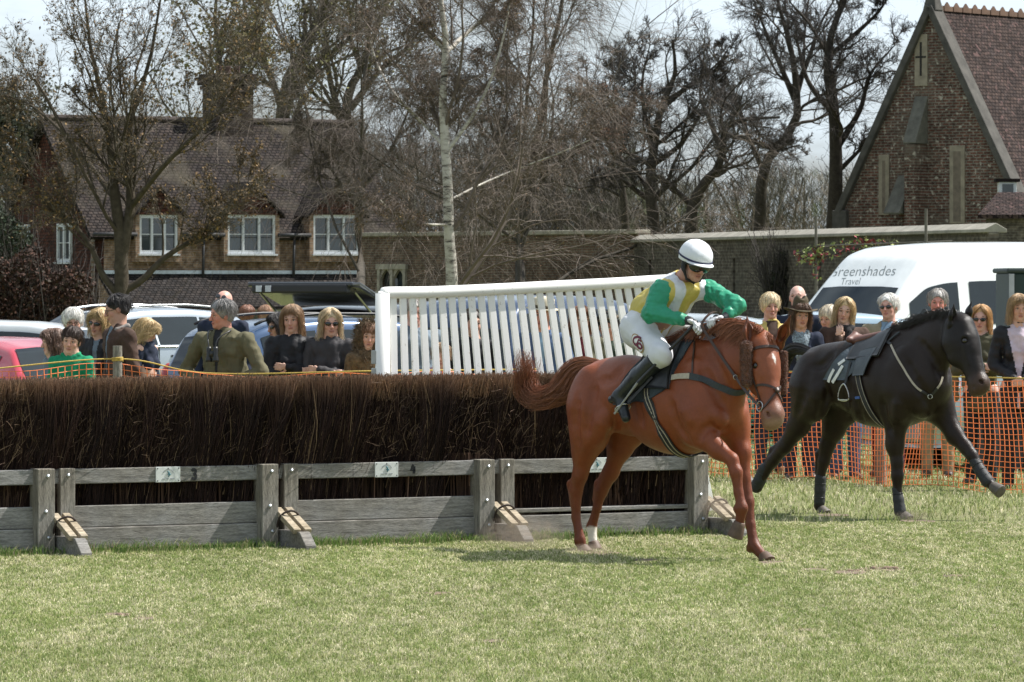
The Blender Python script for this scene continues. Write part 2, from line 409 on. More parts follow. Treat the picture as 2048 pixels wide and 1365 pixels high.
# clods kicked up on the worn turf
dirt = mat('dry_earth', (.20, .14, .095), .95, .35, 20, bmp=.8, bs=60)
for k, (px, py, r_, lb_) in enumerate([(1772, 1140, .045, 'brown clod of earth on the turf below the black horse'), (1706, 1144, .03, 'small clod of earth left of the larger clod on the turf'), (1640, 1136, .018, 'smallest clod of earth beside the fore hoof of the chestnut'), (245, 1232, .03, 'lump of earth in the turf at the left of the picture'), (874, 1190, .022, 'crumb of earth in the turf left of the horse shadow'), (1915, 1155, .028, 'brown lump of earth in the turf at the right edge')]):
    Y = CAMH * FPX / (py - HOR); c = W(px, py, Y); c[2] = 0; S = Sculpt(.006); rs = np.random.RandomState(k)
    for i in range(7): S.ell(c + np.array([rs.normal() * r_ * .7, rs.normal() * r_ * .6, .0]), (r_ * (.4 + .5 * rs.rand()), r_ * .6, r_ * (.25 + .35 * rs.rand())), None, .01)
    V, Q, C = S.run(); tag(mesh('clod', V, Q, dirt, smooth=True), lb_, 'clod', 'clods of earth on the turf')
# ============================================================ horses
from mathutils.bvhtree import BVHTree
class HF:
    """horse frame: heading yaw degrees toward the camera from +X, origin on the ground"""
    def __init__(s, yaw, O):
        a = R(yaw); s.h = np.array([math.cos(a), -math.sin(a), 0]); s.l = np.array([math.sin(a), math.cos(a), 0])
        s.O = np.array([O[0], O[1], 0.]); s.z = np.array([0, 0, 1.]); s.rz = -a
    def J(s, px, py, lat):
        d = ray(px, py); t = (lat - np.dot(CAM - s.O, s.l)) / np.dot(d, s.l); return CAM + t * d
    def L(s, x, lat, z): return s.O + s.h * x + s.l * lat + s.z * z
    def loc(s, p): q = p - s.O; return np.array([q @ s.h, q @ s.l, q[2]])
class Hug:
    def __init__(s, V, Q, hf):
        s.b = BVHTree.FromPolygons([tuple(v) for v in V], [tuple(q) for q in Q]); s.hf = hf
    def polar(s, x, phi, off=.01, cz=1.08):
        """surface point at station x, angle phi from straight up (negative = right side)"""
        d = s.hf.l * math.sin(phi) + s.hf.z * math.cos(phi); c = s.hf.L(x, 0, cz)
        hit, n, i, dist = s.b.ray_cast(Vector(c + d * 1.2), Vector(-d))
        if hit is None: hit = c + d * .28; n = d
        return np.array(hit) + np.array(n) * off, np.array(n)
    def pix(s, px, py, off=.008):
        d = ray(px, py); hit, n, i, dist = s.b.ray_cast(Vector(CAM), Vector(d))
        if hit is None: return None
        return np.array(hit) + np.array(n) * off, np.array(n)
    def patch(s, name, m, parent, fn, nu, nv, off, th=.006, col=None):
        """fn(u,v)->(x,phi)"""
        P = np.zeros((nu, nv, 3)); Nn = np.zeros((nu, nv, 3))
        for i in range(nu):
            for j in range(nv):
                x, ph = fn(i / (nu - 1), j / (nv - 1)); P[i, j], Nn[i, j] = s.polar(x, ph, off)
        for _ in range(3):
            P[1:-1] = (P[1:-1] * 2 + P[2:] + P[:-2]) / 4; P[:, 1:-1] = (P[:, 1:-1] * 2 + P[:, 2:] + P[:, :-2]) / 4
        V = np.vstack([P.reshape(-1, 3), (P - Nn * th).reshape(-1, 3)]); n = nu * nv
        ii, jj = np.meshgrid(np.arange(nu - 1), np.arange(nv - 1), indexing='ij'); a = (ii * nv + jj).ravel()
        F = np.stack([a, a + nv, a + nv + 1, a + 1], -1)
        F2 = (F + n)[:, ::-1]
        ed = [[i * nv, (i + 1) * nv] for i in range(nu - 1)] + [[(i + 1) * nv - 1 + nv, (i + 1) * nv - 1] for i in range(nu - 1)] + \
             [[j + 1, j] for j in range(nv - 1)] + [[(nu - 1) * nv + j, (nu - 1) * nv + j + 1] for j in range(nv - 1)]
        F3 = np.array([[a_, b_, b_ + n, a_ + n] for a_, b_ in ed])
        return mesh(name, V, [F, F2, F3], m, parent, smooth=True)
def strip(name, m, parent, P, Nn, w, th=.006, mb=None):
    P = np.array(P, float); Nn = np.array(Nn, float); T = np.gradient(P, axis=0); S = np.cross(Nn, T); S /= np.linalg.norm(S, axis=1, keepdims=True) + 1e-9
    w = np.broadcast_to(w, (len(P),))[:, None] / 2
    V = np.stack([P - S * w, P + S * w, P + S * w - Nn * th, P - S * w - Nn * th], 1).reshape(-1, 3)
    F = [[i * 4 + k, i * 4 + (k + 1) % 4, i * 4 + 4 + (k + 1) % 4, i * 4 + 4 + k] for i in range(len(P) - 1) for k in range(4)] + [[3, 2, 1, 0], [len(V) - 4 + k for k in range(4)]]
    if mb is not None: mb.add(V, F); return
    return mesh(name, V, F, m, parent)
def pixstrap(hug, name, m, parent, px, w, off=.01, th=.006, n=24, mb=None):
    C = catmull(px, n); P = []; Nn = []
    for c in C:
        r = hug.pix(c[0], c[1], off)
        if r is None: continue
        P.append(r[0]); Nn.append(r[1])
    P = np.array(P); Nn = np.array(Nn)
    for _ in range(2):
        P[1:-1] = (P[1:-1] * 2 + P[2:] + P[:-2]) / 4; Nn[1:-1] = (Nn[1:-1] * 2 + Nn[2:] + Nn[:-2]) / 4
    return strip(name, m, parent, P, Nn, w, th, mb)
def hairs(name, m, parent, guides, nstr, r0, seed, spread=1.0, npt=14, col=None, wav=.01):
    """guides: list of (points, widths (n,), sidevec (n,3) or None); strands follow them with scatter"""
    rs = np.random.RandomState(seed); PP = []; RR = []; CC = []
    for g, wd in guides:
        G = catmull(g, npt); wdt = np.interp(np.linspace(0, 1, npt), np.linspace(0, 1, len(wd)), wd)
        T = np.gradient(G, axis=0); T /= np.linalg.norm(T, axis=1, keepdims=True)
        A = np.cross(T, (0.3, 1, .2)); A /= np.linalg.norm(A, axis=1, keepdims=True); B = np.cross(T, A)
        n = nstr
        a = rs.rand(n) * 6.28; q = np.sqrt(rs.rand(n))
        off = (A[None] * (np.cos(a) * q)[:, None, None] + B[None] * (np.sin(a) * q)[:, None, None]) * wdt[None, :, None] * spread
        ph = rs.rand(n, 1) * 6.28; tt = np.linspace(0, 1, npt)[None]
        off = off + A[None] * (np.sin(tt * 9 * (.5 + rs.rand(n, 1)) + ph) * wav * tt)[..., None] + B[None] * (np.cos(tt * 7 * (.5 + rs.rand(n, 1)) + ph) * wav * tt)[..., None]
        # random strand length
        L = .72 + .28 * rs.rand(n, 1); f = np.linspace(0, 1, npt)[None] * L * (npt - 1); i = np.minimum(f.astype(int), npt - 2); fr = (f - i)[..., None]
        S = G[None] + off; bi = np.arange(n)[:, None]
        S = S[bi, i] * (1 - fr) + S[bi, i + 1] * fr
        PP.append(S); RR.append(np.tile(r0 * np.linspace(1, .35, npt), (n, 1)) * (.6 + .8 * rs.rand(n, 1)))
        c = np.array(col or (.2, .1, .05))[None] * (.6 + .8 * rs.rand(n, 1)); CC.append(np.repeat(c[:, None], npt * 3, 1).reshape(-1, 3))
    V, F = tubes(np.vstack(PP), np.vstack(RR), 3)
    return mesh(name, V, F, m, parent, np.vstack(CC), smooth=True)
def hoof(parent, fet, toe, m, up=.0, name='hoof'):
    """fet = pastern bottom, toe = centre of ground surface"""
    a = np.array(fet, float); b = np.array(toe, float); ax = nrm(b - a); mb = MB()
    mb.lathe([(.036, -.012), (.043, .005), (.052, np.linalg.norm(b - a) * .75), (.056, np.linalg.norm(b - a)), (.05, np.linalg.norm(b - a) + .003)], a, ax, 14)
    return mb.build(name, m, parent, smooth=True, bevel=.003)
def head(S, P, down, fwd, Lh, base, muz, k=.03):
    """horse head: P poll, down = poll->muzzle unit axis, fwd = direction the forehead faces. returns local mapper"""
    d = nrm(down); f = nrm(np.array(fwd) - np.dot(fwd, d) * d); u = np.cross(d, f)   # u lateral
    q = lambda s_, t, v: P + d * s_ * Lh + f * t * Lh + u * v * Lh
    U = (u, .82)
    g = Lh / .6
    S.cone(q(.02, -.04, 0), q(.22, -.05, 0), .128 * g, .140 * g, k, (u, .74), base)          # cranium
    S.cone(q(.22, -.10, 0), q(.38, -.125, 0), .150 * g, .125 * g, k, (u, .62), base)         # cheeks
    S.cone(q(.04, .050, 0), q(.40, .045, 0), .062 * g, .055 * g, k, (u, 1.45), base)         # forehead plane
    S.cone(q(.35, -.03, 0), q(.80, -.035, 0), .112 * g, .078 * g, k, (u, .78), base)         # face
    S.cone(q(.40, .045, 0), q(.86, .018, 0), .042 * g, .040 * g, k, (u, 1.15), base)         # nasal bone
    S.ell(q(.89, -.02, 0), np.array([.09, .092, .078]) * g, [d, f, u], k, muz)               # muzzle
    S.ell(q(.965, -.05, 0), np.array([.046, .062, .062]) * g, [d, f, u], .02, muz)           # lips
    S.ell(q(.95, -.135, 0), np.array([.04, .034, .040]) * g, [d, f, u], .02, muz)            # chin
    for sg in (-1, 1):
        S.ell(q(.235, .035, sg * .135), np.array([.042, .034, .028]) * g, [d, f, u], .014, base)     # brow
        S.ell(q(.335, .000, sg * .145), np.array([.034, .030, .020]) * g, [d, f, u], .014, base)     # below the eye
        S.ell(q(.285, .018, sg * .168), np.array([.024, .026, .018]) * g, [d, f, u], .008, tuple(c * .3 for c in base), cut=True)
        S.cone(q(.40, -.02, sg * .135), q(.60, -.03, sg * .11), .018, .010, .02, None, base)         # facial crest
        S.ell(q(.89, .032, sg * .078), np.array([.042, .030, .026]) * g, [nrm(d + .5 * f), nrm(f - .5 * d), u], .012, muz)
        S.ell(q(.90, .040, sg * .100), np.array([.026, .015, .018]) * g, [nrm(d + .4 * f), nrm(f - .4 * d), u], .008, (.008, .006, .005), cut=True)
        S.cone(q(.985, -.035, sg * .06), q(.90, -.09, sg * .13), .006, .004, .006, None, None, cut=True)  # mouth
    return q, d, f, u
def ear(name, m, parent, base, tip, face, col, L=None):
    b = np.array(base, float); t = np.array(tip, float); S = Sculpt(.004); fx = nrm(face)
    mid = b + (t - b) * .45; ax = nrm(t - b); s_ = np.cross(ax, fx)
    fx = np.cross(s_, ax)
    S.cone(b - ax * .05, b, .030, .034, .02, None, col); S.cone(b, mid, .034, .038, .02, (fx, .7), col); S.cone(mid, t, .037, .003, .02, (fx, .6), col)
    S.ell(mid + fx * .019 - ax * .005, (.075, .022, .019), [ax, s_, fx], .008, tuple(c * .35 for c in col), cut=True)
    V, Q, C = S.run(col); 
    C = C * np.where(((V - mid) @ fx > .0) & ((V - mid) @ fx < .016), .5, 1)[:, None]
    return mesh(name, V, Q, m, parent, C, smooth=True)
def eye(parent, c, r=.021):
    mb = MB(); mb.lathe([(r * math.sin(a), -r * math.cos(a)) for a in np.linspace(.05, 3.09, 9)], c, (0, 0, 1), 12)
    return mb.build('eye', M('eye_black', (.012, .008, .006), .08, 0, spec=.8), parent, smooth=True)

def coatmat(name, rough, sheen, spec=.36):
    m = mat(name, rough=rough, var=.10, scale=60, attr=True, bmp=.45, bs=170, spec=spec, bd=.006)
    return m

def build_horse(hf, label, kind, D):
    root = empty('horse', hf.O, hf.rz, label, 'horse', 'racehorses')
    base, low, muz = D['base'], D['low'], D['muz']
    cm = coatmat(kind + '_coat', D['rough'], 0, D.get('spec', .36))
    S = Sculpt(.0125); l = hf.l; L = hf.L
    for (x0, z0, r0, x1, z1, r1, f, k, c) in D['trunk']:
        S.cone(L(x0, 0, z0), L(x1, 0, z1), r0, r1, k, (l, f), c or base)
    for e in D['muscle']:      # ellipsoids (x, lat, z, rx, rl, rz, tilt)
        a = R(e[6]); ax = hf.h * math.cos(a) + hf.z * math.sin(a); az = -hf.h * math.sin(a) + hf.z * math.cos(a)
        S.ell(L(e[0], e[1], e[2]), (e[3], e[4], e[5]), [ax, l, az], .05, base)
    for pts, rs, ks in D['legs']:
        P = [L(*p[1:]) if p[0] == 'L' else hf.J(*p) for p in pts]
        for i in range(len(P) - 1):
            zc = (P[i][2] + P[i + 1][2]) / 2
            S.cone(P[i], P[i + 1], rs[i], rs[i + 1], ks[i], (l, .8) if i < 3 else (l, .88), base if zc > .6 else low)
    for a, b, r0, r1, k in D['extra']:
        A = L(*a[1:]) if a[0] == 'L' else hf.J(*a); B_ = L(*b[1:]) if b[0] == 'L' else hf.J(*b)
        S.cone(A, B_, r0, r1, k, None, base)
    q, d, f, u = head(S, D['poll'], D['down'], D['fwd'], D['Lh'], D['headc'], muz)
    if D.get('grooves'):
        S.h = .022; V0, Q0, _ = S.run(base); S.h = .0115; h0 = Hug(V0, Q0, hf)
        for px, r_, dep, cut in D['grooves']:
            pts = []
            for c in catmull(px, 7):
                k_ = h0.pix(c[0], c[1], (r_ - dep) if cut else -(r_ - dep))
                if k_ is not None: pts.append(k_[0])
            for fl_ in (1, -1):
                pp = pts if fl_ > 0 else [p - 2 * l * ((p - hf.O) @ l) for p in pts]
                if fl_ < 0 and min((p[2] for p in pp), default=0) < .95: continue
                for i in range(len(pp) - 1): S.cone(pp[i], pp[i + 1], r_ * (.5 if i == 0 else 1), r_ * (.5 if i == len(pp) - 2 else 1), .035 if cut else .03, None, None, cut=cut)
    V, Q, C = S.run(base, .02, lambda X: vnoise(X, 9, 3) * .0020 + vnoise(X, 45, 5) * .0005)
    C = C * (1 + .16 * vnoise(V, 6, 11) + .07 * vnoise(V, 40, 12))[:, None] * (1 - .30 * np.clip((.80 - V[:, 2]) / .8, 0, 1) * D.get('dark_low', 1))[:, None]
    # coat markings that belong to the horse
    if D.get('sock'):
        a, b = D['sock']; dd = np.linalg.norm(V - a, axis=1); dd = np.minimum(dd, np.linalg.norm(V - (a + b) / 2, axis=1)); dd = np.minimum(dd, np.linalg.norm(V - b, axis=1)); mk = np.clip((.052 - dd) / .006, 0, 1)[:, None]; C = C * (1 - mk) + np.array((.72, .66, .58)) * mk
    if D.get('star'):
        c = q(.25, .09, 0.0); X = V - c; s1 = np.abs(X @ u + .15 * (X @ d)) / .016; s2 = np.abs(X @ d) / .042; mk = np.clip((1 - (s1 + s2) + .15 * vnoise(V, 120, 5)) * 4, 0, 1) * ((X @ f) > -.04); mk = mk[:, None]
        C = C * (1 - mk) + np.array((.7, .66, .6)) * mk
        # grey hairs round the muzzle
        X = V - q(.99, .0, 0); mk = np.clip((.05 - np.abs(X @ d)) / .05, 0, 1) * np.clip((.09 - np.linalg.norm(X, axis=1)) / .05, 0, 1) * .55; mk = mk[:, None]
        C = C * (1 - mk) + np.array((.42, .30, .22)) * mk
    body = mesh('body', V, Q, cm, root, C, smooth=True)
    hug = Hug(V, Q, hf)
    for sg in (-1, 1): eye(root, q(.285, .016, sg * .147), .023 * D['Lh'] / .6)
    for bpt, tpt, fc in D['ears']: ear('ear', cm, root, bpt, tpt, fc, D['headc'])
    hm = M(kind + '_hoof', D['hoofc'], .6, .3, 30, bmp=.2)
    for a, b in D['hooves']:
        A = hf.J(*a); B_ = hf.J(*b); hoof(root, A, B_, hm)
    return root, hug, q, d, f, u, cm

# ------------------------------------------------------------ the chestnut
A_ = HF(48, (.54, 34.15)); J = A_.J
bc = (.215, .054, .018); lowc = (.175, .045, .017)
pollA = J(1524, 690, -.05); muzA = J(1550, 846, -.14)
DA = dict(base=bc, low=lowc, muz=(.20, .095, .06), headc=(.21, .058, .021), rough=.42, hoofc=(.12, .075, .05),
  trunk=[(.22, 1.12, .225, .42, 1.10, .25, .90, .07, None), (.42, 1.09, .255, .98, 1.06, .330, .76, .08, None),
         (.98, 1.06, .330, 1.20, 1.07, .285, .78, .10, None), (.13, 1.20, .115, .40, 1.235, .115, 1.1, .07, None),
         (.72, 1.27, .12, 1.03, 1.375, .10, .62, .08, None), (1.03, 1.375, .10, 1.22, 1.33, .10, .6, .08, None),
         (1.10, 1.17, .235, 1.45, 1.32, .165, .60, .09, None), (1.45, 1.32, .165, 1.62, 1.40, .125, .58, .07, None),
         (1.20, 1.30, .13, 1.50, 1.47, .095, .5, .06, None)],
  muscle=[(1.15, -.14, 1.10, .13, .10, .27, -20), (1.15, .14, 1.10, .13, .10, .27, -20), (1.27, -.12, .97, .14, .11, .13, -35), (1.27, .12, .97, .14, .11, .13, 0),
          (1.34, -.075, .98, .10, .085, .12, 0), (1.34, .075, .98, .10, .085, .12, 0), (.13, -.14, 1.06, .15, .105, .24, -10), (.13, .14, 1.06, .15, .105, .24, -10),
          (.28, -.17, .93, .13, .09, .17, 10), (.28, .17, .93, .13, .09, .17, 10), (.85, 0, .91, .33, .23, .20, 0)],
  grooves=[([(1402, 735), (1425, 775), (1452, 822)], .030, .010, True), ([(1340, 800), (1352, 845), (1380, 885)], .030, .011, True), ([(1398, 880), (1412, 858), (1440, 852), (1462, 868)], .022, .010, True),
    ([(1240, 815), (1228, 850), (1216, 885)], .028, .010, True), ([(1192, 765), (1180, 820), (1170, 880)], .034, .008, True), ([(1156, 790), (1152, 850), (1158, 900)], .026, .007, True), ([(1245, 735), (1222, 760), (1200, 760)], .03, .007, True),
    ([(1428, 825), (1440, 838), (1446, 850)], .040, .016, False), ([(1372, 815), (1384, 850)], .050, .012, False), ([(1212, 825), (1206, 858)], .045, .010, False), ([(1415, 700), (1440, 740), (1462, 790)], .022, .006, True), ([(1275, 790), (1285, 850)], .02, .005, True), ([(1300, 800), (1312, 865)], .02, .005, True)],
  legs=[
    # near hind
    ([('L', .16, -.14, 1.0), ('L', .15, -.14, .82), (1168, 905, -.14), (1160, 950, -.14), (1152, 982, -.13), (1152, 1036, -.12), (1160, 1080, -.11), (1165, 1097, -.10)],
     [.175, .140, .088, .055, .047, .032, .037, .035], [.06, .06, .04, .03, .02, .02, .02, .02]),
    # far hind
    ([('L', .16, .14, 1.0), ('L', .20, .14, .84), (1240, 895, .12), (1222, 945, .12), (1203, 982, .12), (1194, 1016, .11), (1183, 1055, .11), (1186, 1086, .10)],
     [.17, .14, .086, .056, .046, .031, .037, .033], [.06, .06, .04, .03, .02, .02, .02, .02]),
    # near fore, lifted
    ([('L', 1.20, -.15, 1.0), ('L', 1.24, -.15, .88), (1436, 900, -.14), (1464, 920, -.13), (1472, 945, -.13), (1477, 985, -.13), (1484, 1017, -.13), (1479, 1045, -.13)],
     [.15, .105, .064, .046, .045, .032, .040, .034], [.06, .06, .03, .02, .02, .02, .02, .02]),
    # far fore, planted
    ([('L', 1.26, .13, 1.0), ('L', 1.32, .13, .88), (1482, 905, .12), (1487, 955, .11), (1495, 1005, .11), (1501, 1050, .10), (1508, 1092, .09), (1526, 1113, .08)],
     [.14, .10, .072, .050, .046, .033, .040, .036], [.06, .06, .03, .02, .02, .02, .02, .02])],
  extra=[((1168, 940, -.14), (1141, 968, -.12), .03, .026, .03), ((1141, 968, -.12), (1146, 1010, -.12), .026, .022, .02),
         ((1222, 935, .12), (1196, 967, .12), .03, .024, .03), ((1196, 967, .12), (1190, 1000, .12), .024, .020, .02),
         ((1158, 1085, -.11), (1157, 1082, -.115), .030, .026, .02), ((1477, 1020, -.13), (1474, 1018, -.14), .03, .028, .02),
         ((1502, 1095, .09), (1500, 1098, .09), .03, .028, .02),
         (('L', 1.15, -.13, .93), ('L', 1.17, -.13, .84), .07, .045, .05)],
  poll=pollA, down=muzA - pollA, fwd=np.array([.52, -.85, 0]), Lh=np.linalg.norm(muzA - pollA) * 1.02,
  ears=[], hooves=[((1479, 1047, -.13), (1470, 1074, -.14)), ((1528, 1112, .075), (1537, 1125, .07)), ((1166, 1096, -.10), (1171, 1108, -.10)), ((1187, 1087, .10), (1190, 1101, .10))],
  sock=(J(1184, 1064, .105), J(1186, 1088, .10)), star=True)
e1 = pollA + np.array([-.085, -.03, .0]); e2 = pollA + np.array([.115, .04, .0])
DA['ears'] = [(e1 + [0.0, 0, .0], J(1494, 632, -.13), (.5, -1, .0)), (e2, J(1581, 631, .0), (-.35, -1, 0))]
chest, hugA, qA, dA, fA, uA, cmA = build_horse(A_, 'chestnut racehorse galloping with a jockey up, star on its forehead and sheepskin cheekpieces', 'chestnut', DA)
hairA = mat('chestnut_hair', attr=True, rough=.45, var=.2)
# tail
tg = [J(1205, 728, 0), J(1160, 726, 0), J(1128, 752, .0), J(1108, 782, .0), J(1075, 790, -.0), J(1052, 770, -.0), J(1046, 735, -.02), J(1048, 700, -.03)]
tg2 = [J(1200, 730, 0), J(1155, 738, 0), J(1130, 772, .0), J(1100, 796, .0), J(1068, 798, -.0), J(1050, 780, -.0), J(1056, 745, -.02), J(1062, 715, -.03)]
tg3 = [J(1200, 732, 0), J(1160, 745, 0), J(1140, 780, .0), J(1112, 799, .0), J(1080, 803, -.0), J(1055, 800, -.0)]
hairs('tail', hairA, chest, [(tg, [.02, .045, .055, .045, .045, .055, .055, .03]), (tg2, [.02, .05, .06, .055, .055, .06, .055, .04]), (tg3, [.02, .05, .05, .03, .03, .02])], 420, .0020, 5, col=(.25, .092, .045), npt=18, wav=.05)
# ------------------------------------------------------------ chestnut: mane, tack
lea = M('brown_leather', (.045, .022, .013), .42, .3, 30, spec=.5)
blk = M('black_leather', (.018, .019, .021), .38, .25, 30, spec=.5)
webm = M('dark_webbing', (.035, .042, .045), .7, .2, 60, bmp=.2)
pale = M('pale_webbing', (.42, .37, .29), .8, .2, 60)
steel = M('steel', (.55, .55, .54), .28, .1, 20, metal=1)
clothm = mat('navy_cloth', (.035, .048, .058), .75, .35, 14, bmp=.5, bs=22, bd=.02)
def proj(p):
    p = np.asarray(p) - CAM; return 1024 + p[0] / p[1] * FPX, HOR - p[2] / p[1] * FPX
def mane(hf, root, pts, col, m, seed, back=.10, fall=.10, n=900, lean=.5, up=.05):
    """pts: crest points (world), hair springs up then falls to the far side"""
    rs = np.random.RandomState(seed); C = catmull(pts, 200); k = rs.randint(0, 200, n); P0 = C[k] + rs.normal(size=(n, 3)) * .008
    L = (.6 + .6 * rs.rand(n))[:, None, None]; t = np.linspace(0, 1, 7)[None, :, None]
    side = np.where(rs.rand(n) < lean, 1, -1)[:, None, None] * hf.l
    P = P0[:, None] + L * (hf.z * (up * t * (1 - t) * 4 * (.4 + rs.rand(n))[:, None, None]) - hf.h * back * t * (.5 + rs.rand(n))[:, None, None] + side * (.045 * np.sqrt(t)) - hf.z * fall * t ** 2)
    P = P + rs.normal(size=(n, 1, 3)) * .014 * t
    V, F = tubes(P, np.tile(np.linspace(.0032, .001, 7), (n, 1)), 3)
    c = np.array(col)[None] * (.6 + .9 * rs.rand(n, 1)); c = np.repeat(c[:, None], 21, 1).reshape(-1, 3)
    return mesh('mane', V, F, m, root, c, smooth=True)
crestA = [J(1372, 678, 0), J(1395, 664, 0), J(1425, 653, -.01), J(1460, 644, -.02), J(1492, 641, -.03), J(1512, 650, -.04), J(1526, 668, -.06)]
for p_ in crestA: p_ -= np.array([0, 0, .02])
mane(A_, chest, crestA, (.24, .085, .04), hairA, 3, back=.19, fall=.07, n=1500, lean=.35, up=.022)
# forelock
fl = [qA(.0, .03, 0), qA(-.07, .10, 0), qA(.0, .16, -.02), qA(.10, .145, -.035)]
fl2 = [qA(.0, .0, 0), qA(-.13, .05, .05), qA(-.16, .1, .10), qA(-.1, .14, .13)]
o = hairs('forelock', hairA, chest, [(fl, [.02, .03, .03, .01]), (fl2, [.03, .04, .03, .02])], 130, .0026, 8, col=(.34, .13, .07), npt=8)
# saddle cloth and saddle
def clA(u, v):      # u along the horse, v around
    ph = -100 + 200 * v; a = abs(ph) / 100
    x0 = .66 - .17 * a; x1 = 1.10 - .03 * a - .22 * max(0, a - .78) / .22
    return x0 + (x1 - x0) * u, R(ph * (1 - .06 * (u > .5)))
hugA.patch('saddle_cloth', clothm, chest, clA, 20, 44, .012, .008)
def sdA(u, v):
    ph = -74 + 148 * v; a = abs(ph) / 74
    x0 = .64 + .20 * a ** 1.5; x1 = 1.02 + .07 * a
    return x0 + (x1 - x0) * u, R(ph)
sad = hugA.patch('saddle', blk, chest, sdA, 16, 34, .034, .02)
cant = Sculpt(.008); 
cant.cone(A_.L(.66, -.07, 1.425), A_.L(.64, 0, 1.45), .022, .024, .02).cone(A_.L(.64, 0, 1.45), A_.L(.66, .07, 1.425), .024, .022, .02)
cant.cone(A_.L(.70, 0, 1.41), A_.L(1.0, 0, 1.46), .05, .05, .03, (A_.l, 1.4)); cant.cone(A_.L(1.0, -.03, 1.47), A_.L(1.02, .03, 1.47), .03, .03, .03)
V, Q, C = cant.run(); mesh('seat', V, Q, blk, sad, smooth=True)
def loop(hug, name, m, parent, f, w, off, n=60, th=.006, ph0=-180, ph1=180, mb=None, cz=1.02):
    P = []; Nn = []
    for i in range(n + 1):
        ph = ph0 + (ph1 - ph0) * i / n; a, b = hug.polar(f(ph), R(ph), off, cz); P.append(a); Nn.append(b)
    P = np.array(P); Nn = np.array(Nn)
    for _ in range(2): P[1:-1] = (P[1:-1] * 2 + P[2:] + P[:-2]) / 4
    return strip(name, m, parent, P, Nn, w, th, mb)
gA = lambda ph: .86 + .14 * max(0, min(1, (abs(ph) - 70) / 60))
g1 = loop(hugA, 'girth', M('girth_black', (.02, .02, .022), .7, .2, 60), chest, gA, .075, .014)
for dx in (-.012, .022): loop(hugA, 'girth_stripe', pale, g1, lambda ph, d=dx: gA(ph) + d, .006, .017, ph0=-176, ph1=176)
# breast girth
b1 = pixstrap(hugA, 'breast_strap', webm, chest, [(1376, 752), (1400, 758), (1430, 770), (1467, 785), (1490, 782)], .045, .012)
pixstrap(hugA, 'strap_pad', pale, b1, [(1345, 757), (1360, 754), (1380, 753)], .038, .016)
P = []; Nn = []
for i in range(24):     # far side of the breast strap, found from the other flank
    x = 1.10 + .42 * i / 23; a, b = hugA.polar(x, R(54 - 6 * i / 23), .012); P.append(a); Nn.append(b)
strip('breast_strap', webm, chest, P, Nn, .045, .006)
pixstrap(hugA, 'neck_strap', lea, chest, [(1389, 684), (1389, 700), (1386, 725), (1385, 750)], .012, .010)
# sheepskin cheek pieces
fur = mat('sheepskin', (.20, .075, .035), .95, .35, 45, bmp=1.0, bs=60, sheen=.3, bd=.03)
for sg, pa, pb, r0 in ((1, (1492, 692), (1493, 766), .034), (-1, (1566, 708), (1565, 784), .022)):
    Ya = qA(.2, -.05, sg * .17)[1] - .01
    a = W(*pa, Ya); b = W(*pb, Ya - .02); S = Sculpt(.006)
    S.cone(a, b, r0, r0 * .92, .01, (fA, 1.15))
    V, Q, C = S.run(disp=lambda X: vnoise(X, 90, 4) * .004); fo = mesh('cheekpiece', V, Q, fur, chest, smooth=True)
    rs = np.random.RandomState(4); k = rs.randint(0, len(V), 2600); cc = (a + b) / 2; ax = nrm(b - a); o_ = V[k] - a; o_ = o_ - (o_ @ ax)[:, None] * ax; o_ /= np.linalg.norm(o_, axis=1)[:, None] + 1e-6
    t = np.linspace(0, 1, 3)[None, :, None]; P = V[k][:, None] + (o_[:, None] * .011 + rs.normal(size=(2600, 1, 3)) * .004) * t
    V2, F2 = tubes(P, np.tile([.0016, .0014, .0006], (2600, 1)), 3); mesh('fleece', V2, F2, fur, fo)
# bridle
def hpt(s_, t, v, off=.008):
    """surface of the head seen from outside along the direction of (t,v)"""
    c = qA(s_, -.03, 0); dr = nrm(fA * t + uA * v); h_, n_, _, _ = hugA.b.ray_cast(Vector(c + dr * .35), Vector(-dr)); h_ = c + dr * .09 if h_ is None else np.array(h_)
    return h_ + dr * off, (np.array(n_) if n_ is not None else dr)
def headring(name, s0, s1, a0, a1, w, m, n=24, th=.005):
    P = []; Nn = []
    for i in range(n + 1):
        k = i / n; an = R(a0 + (a1 - a0) * k); a, b = hpt(s0 + (s1 - s0) * abs(math.sin(an)) if s1 is not None else s0, math.cos(an), math.sin(an)); P.append(a); Nn.append(b)
    return strip(name, m, chest, P, Nn, w, th)
headring('browband', .10, .09, -95, 95, .020, lea)
headring('noseband', .62, .52, -110, 110, .016, lea)
headring('drop_noseband', .64, .80, -120, 120, .014, lea)
kb = MB(); kc, kn = hpt(.63, 1, 0, .012); kb.lathe([(.0, -.004), (.020, -.002), (.022, .006), (.012, .010), (.0, .011)], kc, kn, 12); kb.build('noseband_disc', lea, chest, smooth=True)
for sg in (1, -1):
    P = []; Nn = []
    for i in range(10):
        s_ = .08 + .66 * i / 9; a, b = hpt(s_, -.25, sg); P.append(a); Nn.append(b)
    strip('cheek_strap', lea, chest, P, Nn, .016, .005)
    rb = MB(); c, n_ = hpt(.76, -.28, sg, .014); an = np.linspace(0, 2 * math.pi, 17); t1 = dA; t2 = np.cross(uA, dA)
    rb.tube(c + np.cos(an)[:, None] * t1 * .034 + np.sin(an)[:, None] * t2 * .034, .004, 6); rb.build('bit_ring', steel, chest, smooth=True)
bitR = hpt(.76, -.28, 1, .016)[0]; bitL = hpt(.76, -.28, -1, .016)[0]
handR = J(1402, 652, -.13); handL = J(1440, 640, .10)
mr = MB(); rc = W(1471, 755, hugA.pix(1471, 755)[0][1] - .03); an = np.linspace(0, 6.283, 13)
